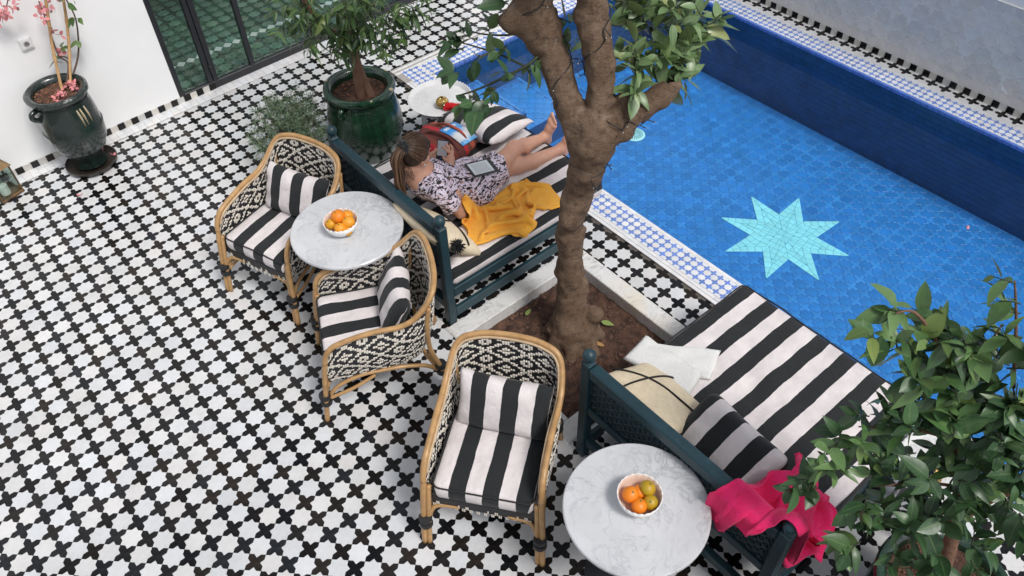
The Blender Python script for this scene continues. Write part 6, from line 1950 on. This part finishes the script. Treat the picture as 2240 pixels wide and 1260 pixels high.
for pts in ([(1.285, 2.37, .665), (1.38, 2.47, .98), (1.475, 2.47, 1.30), (1.55, 2.46, 1.65)], [(1.36, 2.41, .665), (1.51, 2.53, .95), (1.59, 2.50, 1.25), (1.66, 2.46, 1.6)]):
    c = resample(catmull(pts, 6), 26); MB().tube([Vector(q) - bb for q in c], [.0105 + (.0025 if i % 6 == 0 else 0) for i in range(26)], 8).build('cane', M['cane'], bg_, smooth=True)
fv = Foliage(bg_, 'leaf', leafmat('bougainvillea leaf', (.05, .12, .03), (.10, .18, .05), (.14, .2, .08)), tuple(bb), .070, .042, 300, 15, .2, .2)
for pts in ([(1.36, 2.43, .67), (1.50, 2.55, .76), (1.57, 2.57, .88), (1.61, 2.49, 1.10), (1.60, 2.45, 1.28), (1.62, 2.44, 1.5)], [(1.32, 2.40, .67), (1.43, 2.52, .78), (1.40, 2.55, .86), (1.42, 2.52, 1.1), (1.43, 2.48, 1.3)], [(1.33, 2.41, .67), (1.45, 2.54, .79), (1.40, 2.56, .84)]): fv.branch(pts, .008, .004)
for p in [(1.59,2.41,1.25), (1.60,2.52,1.10), (1.63,2.47,1.10), (1.46,2.58,0.88), (1.36,2.58,0.80), (1.57,2.56,0.90), (1.39,2.60,0.80), (1.44, 2.56, .9), (1.62, 2.42, 1.28)]:
    for q in range(2): fv.leaf(p, (random.gauss(0, 1), random.gauss(-.3, .7), random.uniform(-.7, .4)), 1.0)
fv.build(pm('brown vine', (.10, .06, .04), .8))
M['bract'] = pm('pink bract', (.68, .26, .27), .6, .2, 20, orand=.12)
def bract_mesh():
    V = []; F = []
    for k in range(3):
        a = 2.094 * k; n = len(V)
        for (r, s, z) in ((0, 0, 0), (.012, -.011, .006), (.026, -.006, .014), (.030, 0, .016), (.026, .006, .014), (.012, .011, .006)):
            V.append((r * math.cos(a) - s * math.sin(a), r * math.sin(a) + s * math.cos(a), z))
        F.append([n, n + 1, n + 2, n + 3, n + 4, n + 5])
    return mesh('bract', V, F, M['bract'], True)
BR = bract_mesh()
for p in [(1.43,2.50,1.25), (1.49,2.40,1.30), (1.41,2.39,1.25), (1.44,2.50,1.05), (1.44,2.57,0.85), (1.48,2.57,0.85)]:
    for q in range(4 if p[2] > 1 else 2):
        o = bpy.data.objects.new('bract', BR); o.location = Vector(p) - bb + Vector((random.gauss(0, .03), random.gauss(0, .02), random.gauss(0, .03))); o.rotation_euler = (random.uniform(0, 3), random.uniform(0, 3), random.uniform(0, 6)); o.scale = (1.25,) * 3; link(o, bg_)
# a bough of the same plant crossing the wall at the top left
bt = MB(); bt.tube([Vector(q) - bb for q in catmull([(1.62, 2.44, 1.5), (1.45, 2.45, 1.62), (1.30, 2.46, 1.45), (1.22, 2.50, 1.32), (1.14, 2.55, 1.24)], 6)], .004, 5); bt.build('bough', pm('thin vine', (.10, .06, .04), .8), bg_, smooth=True)
for p in [(1.21,2.49,1.30), (1.31,2.44,1.37), (1.18,2.54,1.25), (1.26, 2.47, 1.34), (1.14, 2.55, 1.24)]:
    for q in range(4):
        o = bpy.data.objects.new('bract', BR); o.location = Vector(p) - bb + Vector((random.gauss(0, .02), random.gauss(0, .015), random.gauss(0, .02))); o.rotation_euler = (random.uniform(0, 3), random.uniform(0, 3), random.uniform(0, 6)); o.scale = (1.2,) * 3; link(o, bg_)
# shed bracts in the urn, its saucer and on the floor
for k in range(18):
    a = random.gauss(-.6, .8); r = .15 * math.sqrt(random.random())
    o = bpy.data.objects.new('fallen_bract', BR); o.location = (r * math.cos(a), r * math.sin(a), .686 + random.uniform(0, .012)); o.rotation_euler = (random.uniform(-.8, .8), random.uniform(-.8, .8), random.uniform(0, 6)); link(o, p1)
o = bpy.data.objects.new('fallen_bract', BR); o.location = (.165, -.06, .040); o.rotation_euler = (.3, .4, 1); o.scale = (1.3,) * 3; link(o, p1)
o = tag(ob('fallen_bract', BR, None, (1.02, 2.06, .004), (.2, .3, 2)), 'single pink bract fallen on the tiles in front of the tall urn', 'petal')

# third tree: potted orange tree in the lower right corner
P3 = (2.86, -3.90, 0)
prof3 = [(.16, .0), (.19, .004), (.22, .06), (.265, .20), (.290, .30), (.285, .38), (.262, .44), (.268, .455), (.292, .470), (.300, .488), (.290, .505), (.265, .508), (.245, .49), (.240, .45)]
p3 = pot('glazed_pot', 'green glazed pot in the lower right corner under the dense foliage', P3, prof3, .243, .5, .455, M['glaze_green'], None, [(.276, .432, 80, .007)])
t3 = thing('leafy_orange_tree', 'leafy young orange tree filling the lower right corner in front of the pool', 'tree', (2.91, -3.85, .45))
b3 = Vector((2.91, -3.85, .45)); tr = MB()
tr.tube([Vector(q) - b3 for q in catmull([(2.91, -3.86, .44), (2.925, -3.78, .80), (2.92, -3.70, 1.05), (2.88, -3.60, 1.32), (2.82, -3.48, 1.60), (2.76, -3.38, 1.85)], 6)], list(np.interp(np.linspace(0, 1, 31), [0, .3, .6, 1], [.036, .026, .010, .005])), 10)
tr.tube([Vector(q) - b3 for q in catmull([(2.925, -3.77, .90), (2.955, -3.80, 1.05), (2.98, -3.85, 1.20), (2.985, -3.88, 1.32)], 6)], list(np.linspace(.028, .024, 19)), 10)
for pts in ([(2.92, -3.70, 1.05), (2.75, -3.60, 1.15), (2.55, -3.50, 1.22)], [(2.92, -3.72, 1.0), (2.76, -3.72, 1.05), (2.58, -3.66, 1.06)], [(2.88, -3.60, 1.32), (2.72, -3.48, 1.42), (2.58, -3.34, 1.42)], [(2.85, -3.54, 1.45), (2.84, -3.52, 1.7), (2.87, -3.52, 1.95)], [(2.98, -3.84, 1.2), (2.92, -3.75, 1.5), (2.90, -3.65, 1.7)], [(2.76, -3.38, 1.85), (2.70, -3.30, 1.95), (2.62, -3.27, 1.98)], [(2.90, -3.65, 1.7), (2.90, -3.55, 1.95), (2.88, -3.48, 2.12)]):
    c = catmull(pts, 5); tr.tube([Vector(q) - b3 for q in c], list(np.linspace(.008, .0028, len(c))), 7)
tr.build('trunk', M['bark_red'], t3, smooth=True)
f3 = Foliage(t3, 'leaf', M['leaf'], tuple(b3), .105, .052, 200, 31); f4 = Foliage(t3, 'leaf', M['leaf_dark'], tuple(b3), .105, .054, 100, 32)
T3P = [(2.68,-3.27,2.00), (2.55,-3.27,1.95), (2.61,-3.33,1.90), (2.81,-3.36,1.90), (2.82,-3.45,1.85), (2.82,-3.56,1.80), (2.73,-3.42,1.80), (2.87,-3.57,1.85), (2.89,-3.57,1.95), (2.81,-3.53,1.65), (2.71,-3.44,1.70), (2.85,-3.64,1.65), (2.72,-3.44,1.55), (2.68,-3.37,1.45), (2.60,-3.30,1.40), (2.51,-3.29,1.35), (2.56,-3.40,1.40), (2.63,-3.48,1.45), (2.76,-3.58,1.50), (2.83,-3.70,1.50), (2.92,-3.71,1.60), (2.41,-3.35,1.20), (2.47,-3.39,1.25), (2.50,-3.48,1.30), (2.46,-3.49,1.15), (2.56,-3.55,1.30), (2.65,-3.63,1.35), (2.51,-3.60,1.10), (2.59,-3.67,1.10), (2.64,-3.73,1.20), (2.71,-3.74,1.30), (2.84,-3.81,1.45), (2.74,-3.89,1.35), (2.46,-3.54,1.00), (2.70,-3.86,1.10), (2.52,-3.69,0.95), (2.60,-3.81,1.00)]
top_ = {0: 7, 1: 4, 2: 6, 3: 5}
for k, p in enumerate(T3P):
    if p[2] > 1.82: p = (p[0], p[1], p[2] - .05)
    out = Vector((p[0] - 2.85, p[1] + 3.65, .25 * (p[2] - 1.2)))
    for q in range(1 if k < 4 or k in (13, 14, 15) else (3 if k in (11, 12, 16, 17, 18, 19, 20, 28, 29, 30, 31, 34, 36) else 2)):
        f = f3 if (random.random() < (.75 if p[2] > 1.5 or k in (21, 22, 33) else .3)) else f4  # mostly light leaves high, dark ones low: sky light and shade by colour
        o_ = Vector((random.gauss(0, .03), random.gauss(0, .03), random.gauss(0, .03))) * (0 if k < 4 else 1)
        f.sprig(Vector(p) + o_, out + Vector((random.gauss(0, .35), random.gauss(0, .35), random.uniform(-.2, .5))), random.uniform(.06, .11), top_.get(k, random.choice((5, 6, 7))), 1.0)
for p, d in (((2.55, -3.28, 1.93), (-.3, -.2, -.9)), ((2.58, -3.30, 1.92), (.1, -.3, -1)), ((2.60, -3.33, 1.90), (.2, -.4, -.9)), ((2.50, -3.25, 1.97), (-.9, .3, .2))): f4.leaf(p, d, 1.45, .1)
for p in ((2.87, -3.49, 2.12), (2.88, -3.53, 2.05), (2.92, -3.54, 1.98), (2.93, -3.60, 1.75)): f3.sprig(p, (-.3, .6, .1), .07, 4, .85)
for p in ((2.80, -3.55, 1.35), (2.86, -3.62, 1.35), (2.78, -3.62, 1.2), (2.90, -3.68, 1.3), (2.84, -3.72, 1.15), (2.72, -3.55, 1.25), (2.95, -3.72, 1.4), (2.98, -3.8, 1.38), (2.92, -3.78, 1.2), (2.76, -3.70, 1.1), (2.84, -3.58, 1.5), (2.9, -3.85, 1.2)):
    for q in range(3): (f3 if q == 2 else f4).sprig(Vector(p) + Vector((random.gauss(0, .04), random.gauss(0, .04), random.gauss(0, .04))), (random.gauss(-.3, .6), random.gauss(.1, .6), random.uniform(-.4, .5)), .09, 6, 1.0)  # mainly dark leaves, painting the shade of the inner crown
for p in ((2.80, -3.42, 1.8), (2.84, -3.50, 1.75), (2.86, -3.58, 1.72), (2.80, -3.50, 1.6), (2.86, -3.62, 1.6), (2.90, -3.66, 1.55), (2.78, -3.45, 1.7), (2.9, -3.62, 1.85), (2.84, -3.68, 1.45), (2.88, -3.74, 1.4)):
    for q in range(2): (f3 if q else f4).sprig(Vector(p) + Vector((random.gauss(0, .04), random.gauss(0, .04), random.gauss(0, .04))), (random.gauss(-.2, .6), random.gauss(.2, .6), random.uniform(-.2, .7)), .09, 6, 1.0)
f3.build(M['twig']); f4.build(M['twig'])

# ---------------------------------------------------------------- small things
M['silver_white'] = pm('white painted metal tray', (.66, .66, .66), .35, .08, 20, .1, 60)
def tray_table(loc, h, r, lab, a0=0):
    t = thing('tray_table', lab, 'table', loc, 0, 'white round tray tables')
    tr_ = MB().lathe([(0, h - .012), (r * .8, h - .012), (r * .90, h - .008), (r, h + .022), (r + .004, h + .026), (r - .004, h + .028), (r * .90, h - .002), (r * .86, h), (0, h)], 64).build('tray', M['silver_white'], t, autosmooth=45)
    mb = MB()
    for rr, n, s in ((r * .80, 44, .0075), (r * .70, 52, .0045), (r * .55, 34, .006), (r * .42, 30, .004), (r * .28, 18, .006), (r * .14, 10, .005)):
        for k in range(n):
            a = 2 * math.pi * k / n; mb.box((rr * math.cos(a), rr * math.sin(a), h + .0012), (s * 2.2, s, .0028), .0009, (0, 0, a + (.5 if n % 4 else 0)))
    e = mb.build('engraving', M['silver_white'], tr_); e['kind'] = 'stuff'
    mb = MB(); n = 56
    for k in range(n):
        a = 2 * math.pi * k / n; mb.sphere(((r + .002) * math.cos(a), (r + .002) * math.sin(a), h + .027), .0065, 6, 4)
    e = mb.build('scalloped_edge', M['silver_white'], tr_, smooth=True); e['kind'] = 'stuff'
    for k in range(6):
        a = a0 + 2 * math.pi * k / 6; l = MB()
        pts = []
        l.box(((r * .66) * math.cos(a), (r * .66) * math.sin(a), (h - .014) / 2), (.046, .020, h - .016), .006, (0, 0, a + math.pi / 2))
        l.lathe([(.013, 0), (.020, .01), (.013, .03), (.018, .05), (.013, .07)], 10, ((r * .66) * math.cos(a), (r * .66) * math.sin(a), h * .45))
        l.build('leg', M['silver_white'], t, autosmooth=40)
    for k in range(6):
        a = a0 + 2 * math.pi * (k + .5) / 6; MB().box((r * .57 * math.cos(a), r * .57 * math.sin(a), h - .05), (r * .60, .014, .05), .003, (0, 0, a + math.pi / 2)).build('apron', M['silver_white'], t)
    return t
TT = (3.475, .605, 0)
tray_table(TT, .475, .245, 'white round tray table holding a brass candle holder beside the upper daybed')
tray_table((3.40, -3.62, 0), .475, .25, 'white round tray table half hidden behind the foliage in the lower right', .3)
M['brass'] = pm('polished brass', (.62, .43, .16), .25, .15, 30, metal=1.0)
M['dark_in'] = pm('dark inside', (.02, .016, .012), .6)
def brass_ball(loc, lab, r=.048):
    t = thing('candle_holder', lab, 'candle holder', loc)
    MB().sphere((0, 0, r * .88), (r * .96, r * .96, r * .82), 24, 14).build('dark_core', M['dark_in'], t, smooth=True)  # solid dark ball filling the pierced shell
    mb = MB()
    for j in range(11):
        th = -1.35 + 2.5 * j / 10
        for k in range(22):
            a = 2 * math.pi * (k + .5 * (j % 2)) / 22; rr = r * math.cos(th)
            c = Vector((rr * math.cos(a), rr * math.sin(a), r * .88 + r * .86 * math.sin(th)))
            a2 = a + math.pi / 22; th2 = th + .25; r2 = r * math.cos(th2)
            for s in (1, -1):
                e = Vector((r2 * math.cos(a + s * math.pi / 22), r2 * math.sin(a + s * math.pi / 22), r * .88 + r * .86 * math.sin(th2)))
                mb.tube([c, e], .0022, 4, cap=False)
    n_ = mb.build('pierced_shell', M['brass'], t, smooth=True); n_['kind'] = 'stuff'
    MB().lathe([(r * .42, r * 1.66), (r * .52, r * 1.69), (r * .56, r * 1.63), (r * .50, r * 1.58)], 24).build('collar', M['brass'], t, autosmooth=50)
    MB().lathe([(0, 0), (r * .5, 0), (r * .55, r * .1), (r * .3, r * .14), (0, r * .14)], 20).build('foot', M['brass'], t, autosmooth=50)
brass_ball((3.435, .520, .475), 'round pierced brass candle holder on the white tray table by the upper daybed')
brass_ball((3.30, -3.56, .475), 'pierced brass candle holder on the tray table behind the lower right foliage', .05)
# crushed red can
cn = MB(); seg = 22; rows = 15
vs = []; 
for i in range(rows):
    z = -.058 + .116 * i / (rows - 1)
    for k in range(seg):
        a = 2 * math.pi * k / seg; r = .032 * (1 - .20 * (1 if i in (0, rows - 1) else 0))
        cr = math.exp(-((z - .004) / .020) ** 2); fl = 1 - .52 * cr * (max(0, math.cos(a - 1.2)) ** .7) - .12 * cr * math.sin(3 * a)
        vs.append((r * math.cos(a) * fl, r * math.sin(a) * fl + .016 * cr * math.sin(1.2), z + .006 * math.sin(2 * a) * cr + (.010 * (z / .058) ** 2 * math.cos(a - 1.2))))
fs = [[i * seg + k, i * seg + (k + 1) % seg, (i + 1) * seg + (k + 1) % seg, (i + 1) * seg + k] for i in range(rows - 1) for k in range(seg)]
def canm():
    m, t, b = nodes('red can print'); v = coord(t); sx = t.nodes.new('ShaderNodeSeparateXYZ'); t.links.new(v, sx.inputs[0])
    w = math_n(t, 'ADD', sx.outputs[0], math_n(t, 'MULTIPLY', math_n(t, 'SINE', math_n(t, 'MULTIPLY', sx.outputs[2], 55)), .008))
    f = math_n(t, 'MULTIPLY', math_n(t, 'LESS_THAN', math_n(t, 'ABSOLUTE', w), .0028), math_n(t, 'GREATER_THAN', math_n(t, 'MULTIPLY', sx.outputs[1], 1), -.04))
    c = mixc(t, f, (.62, .012, .016), (.75, .72, .72)); t.links.new(c, b.inputs['Base Color']); b.inputs['Roughness'].default_value = .22; b.inputs['Metallic'].default_value = .35
    return m
can = tag(ob('crushed_can', mesh('crushed_can', vs, fs, canm(), True), None, (3.465, .435, .504)), 'crushed red drinks can lying on the white tray table', 'can')
can.rotation_euler = (math.radians(88), math.radians(25), math.radians(38))
M['alu'] = pm('bare aluminium', (.62, .62, .62), .3, .1, 40, metal=1.0)
MB().lathe([(0, .052), (.022, .052), (.0255, .059), (.024, .060), (.021, .055), (0, .055)], 20, (0, 0, .004)).lathe([(0, -.0545), (.022, -.055), (.0255, -.0585), (.021, -.05), (0, -.05)], 20, (0, 0, 0)).build('can_end', M['alu'], can, autosmooth=50)
# red woven bag
def bagm():
    m, t, b = nodes('striped red weave'); v = coord(t); sx = t.nodes.new('ShaderNodeSeparateXYZ'); t.links.new(v, sx.inputs[0])
    x = math_n(t, 'ADD', math_n(t, 'MULTIPLY', sx.outputs[1], 1.0), math_n(t, 'MULTIPLY', noise(t, v, 5, 2), .015))
    r = t.nodes.new('ShaderNodeValToRGB'); r.color_ramp.interpolation = 'CONSTANT'
    cols = [(.14, .035, .028), (.50, .025, .040), (.17, .05, .035), (.42, .09, .05), (.12, .03, .028), (.46, .02, .035), (.20, .045, .03), (.13, .035, .03)]
    e = r.color_ramp.elements; e[0].color = (*cols[0], 1); e[1].position = .14; e[1].color = (*cols[1], 1)
    for i in range(2, 8):
        q = e.new(i * .125); q.color = (*cols[i], 1)
    t.links.new(math_n(t, 'FRACT', math_n(t, 'ADD', math_n(t, 'MULTIPLY', x, 3.4), .1)), r.inputs[0])
    c = mixc(t, 1.0, r.outputs[0], ramp(t, noise(t, v, 240, 2), .3, .7, (.55,) * 3, (1.25,) * 3), 'MULTIPLY')
    t.links.new(c, b.inputs['Base Color']); b.inputs['Roughness'].default_value = .9
    bump(t, b, noise(t, v, 260, 2), .5, .004); return m
M['bag'] = bagm()
bag = thing('woven_bag', 'dark red striped woven bag lying on the daybed beyond the woman', 'bag', (3.13, .115, .445), math.radians(-76))
me, rim = pillow('bag_body', .44, .30, .16, M['bag'], seed=51, wr=.012, pexp=3.5, pinch=.03)
b_ = ob('bag_body', me, bag, (0, 0, .075))
for s in (-.06, .05):
    MB().tube([Vector(q) for q in catmull([(-.12, s, .13), (-.04, s + .02, .185), (.10, s + .035, .17), (.19, s + .01, .12)], 5)], .011, 7).build('handle', M['bag'], bag, smooth=True)
# magazine
def magm():
    m, t, b = nodes('magazine cover'); uvn = t.nodes.new('ShaderNodeTexCoord').outputs['UV']; sx = t.nodes.new('ShaderNodeSeparateXYZ'); t.links.new(uvn, sx.inputs[0])
    n1 = noise(t, uvn, 3.2, 5, .6, .6); hgt = math_n(t, 'ADD', sx.outputs[1], math_n(t, 'MULTIPLY', math_n(t, 'SUBTRACT', n1, .5), .45))
    c = ramp(t, hgt, .44, .60, (.66, .68, .70), (.06, .33, .78))
    c = mixc(t, ramp(t, noise(t, uvn, 7, 4, .7), .64, .69), c, (.16, .08, .05))
    c = mixc(t, ramp(t, hgt, .05, .20, (1, 1, 1), (0, 0, 0)), c, (.10, .36, .70))
    rows = math_n(t, 'MULTIPLY', math_n(t, 'GREATER_THAN', sx.outputs[1], .80), math_n(t, 'LESS_THAN', sx.outputs[1], .92))
    ink = math_n(t, 'MULTIPLY', rows, math_n(t, 'MULTIPLY', math_n(t, 'GREATER_THAN', noise(t, uvn, 22, 1), .44), math_n(t, 'LESS_THAN', math_n(t, 'ABSOLUTE', math_n(t, 'SUBTRACT', sx.outputs[0], .48)), .36)))
    c = mixc(t, ink, c, (.8, .8, .8))
    t.links.new(c, b.inputs['Base Color']); b.inputs['Roughness'].default_value = .25; return m
mg = thing('magazine', 'blue and white magazine lying on the red bag next to the striped cushion', 'magazine', (3.225, .045, .588))
V = []; F = []; UV = []
for s in (1, 0):
    for i in range(13):
        for j in range(2):
            x = -.078 + .156 * j; y = -.112 + .224 * i / 12
            z = .016 * math.sin(i / 12 * math.pi) + (.006 if s else 0); V.append((x, y, z)); UV.append((j, i / 12))
for i in range(12): F.append([i * 2, i * 2 + 1, i * 2 + 3, i * 2 + 2]); F.append([26 + i * 2 + 2, 26 + i * 2 + 3, 26 + i * 2 + 1, 26 + i * 2])
for i in range(12): F.append([i * 2, i * 2 + 2, 26 + i * 2 + 2, 26 + i * 2]); F.append([i * 2 + 1, 26 + i * 2 + 1, 26 + i * 2 + 3, i * 2 + 3])
F.append([0, 26, 27, 1]); F.append([24, 25, 51, 50])
mo = ob('cover', mesh('cover', V, F, magm(), True, uv=UV), mg); mo.rotation_euler = (math.radians(9), math.radians(6), math.radians(12))
# socket on the wall
sk = thing('power_socket', 'white double framed power socket on the plaster wall near the bougainvillea', 'socket', (1.245, wy(1.245), .97), ang)
M['plastic'] = pm('white plastic', (.74, .74, .73), .35, .03)
MB().box((0, -.012, 0), (.088, .024, .088), .004).build('frame', M['plastic'], sk)
MB().box((0, -.0255, 0), (.066, .004, .066), .0015).build('plate', M['plastic'], sk)
mb = MB(); c = [(.021, 0), (.021, .0025), (.019, .003), (.0185, -.006), (0, -.006)]
ring = MB().lathe(c, 28); w_ = ring.build('well', pm('socket well', (.42, .42, .42), .5), sk, autosmooth=40, loc=(0, -.0275, 0)); w_.rotation_euler = (math.radians(90), 0, 0)
hm = MB(); hm.sphere((-.008, -.031, 0), .0035, 8, 6); hm.sphere((.008, -.031, 0), .0035, 8, 6); hm.sphere((0, -.033, .010), .003, 8, 6); hm.build('contact', M['dark_in'], sk, smooth=True)
# lantern at the left edge
ln = thing('lantern', 'weathered metal lantern with a white candle cut by the left edge', 'lantern', (.60, 2.475, 0), math.radians(18))
M['rust'] = pm('weathered brown metal', (.10, .075, .055), .6, .4, 20, .3, 60, metal=.5, col2=(.22, .12, .05), ns2=8)
M['copper'] = pm('tarnished copper roof', (.20, .13, .065), .6, .3, 14, .15, 50, metal=.6, col2=(.16, .10, .06))
w = .085
MB().box((0, 0, .012), (2 * w + .02, 2 * w + .02, .022), .004).build('base', M['rust'], ln)
for sx_ in (-1, 1):
    for sy_ in (-1, 1): MB().box((sx_ * w, sy_ * w, .14), (.012, .012, .234), .002).build('post', M['rust'], ln)
for sx_, sy_, r_ in ((1, 0, 0), (-1, 0, 0), (0, 1, 1), (0, -1, 1)): MB().box((sx_ * w, sy_ * w, .14), (.003, 2 * w - .013, .230) if not r_ else (2 * w - .013, .003, .230)).build('pane', M['glass'], ln)
rf = MB(); a = w + .018; b2 = .03
rf.add([(-a, -a, .258), (a, -a, .258), (a, a, .258), (-a, a, .258), (-b2, -b2, .335), (b2, -b2, .335), (b2, b2, .335), (-b2, b2, .335)], [[3, 2, 1, 0], [4, 5, 6, 7], [0, 1, 5, 4], [1, 2, 6, 5], [2, 3, 7, 6], [3, 0, 4, 7]]); rf.build('roof', M['copper'], ln)
MB().lathe([(.020, .335), (.022, .36), (.012, .37), (0, .372)], 14).build('cap', M['rust'], ln, autosmooth=40)
MB().tube([Vector((.028 * math.cos(t), 0, .392 + .028 * math.sin(t))) for t in np.linspace(-1.4, 4.6, 20)], .004, 6).build('ring', M['rust'], ln, smooth=True)
MB().lathe([(0, .0235), (.036, .0235), (.036, .10), (.030, .104), (0, .100)], 22, (-.01, -.02, 0)).build('candle', pm('white wax', (.75, .73, .68), .5), ln, autosmooth=45)
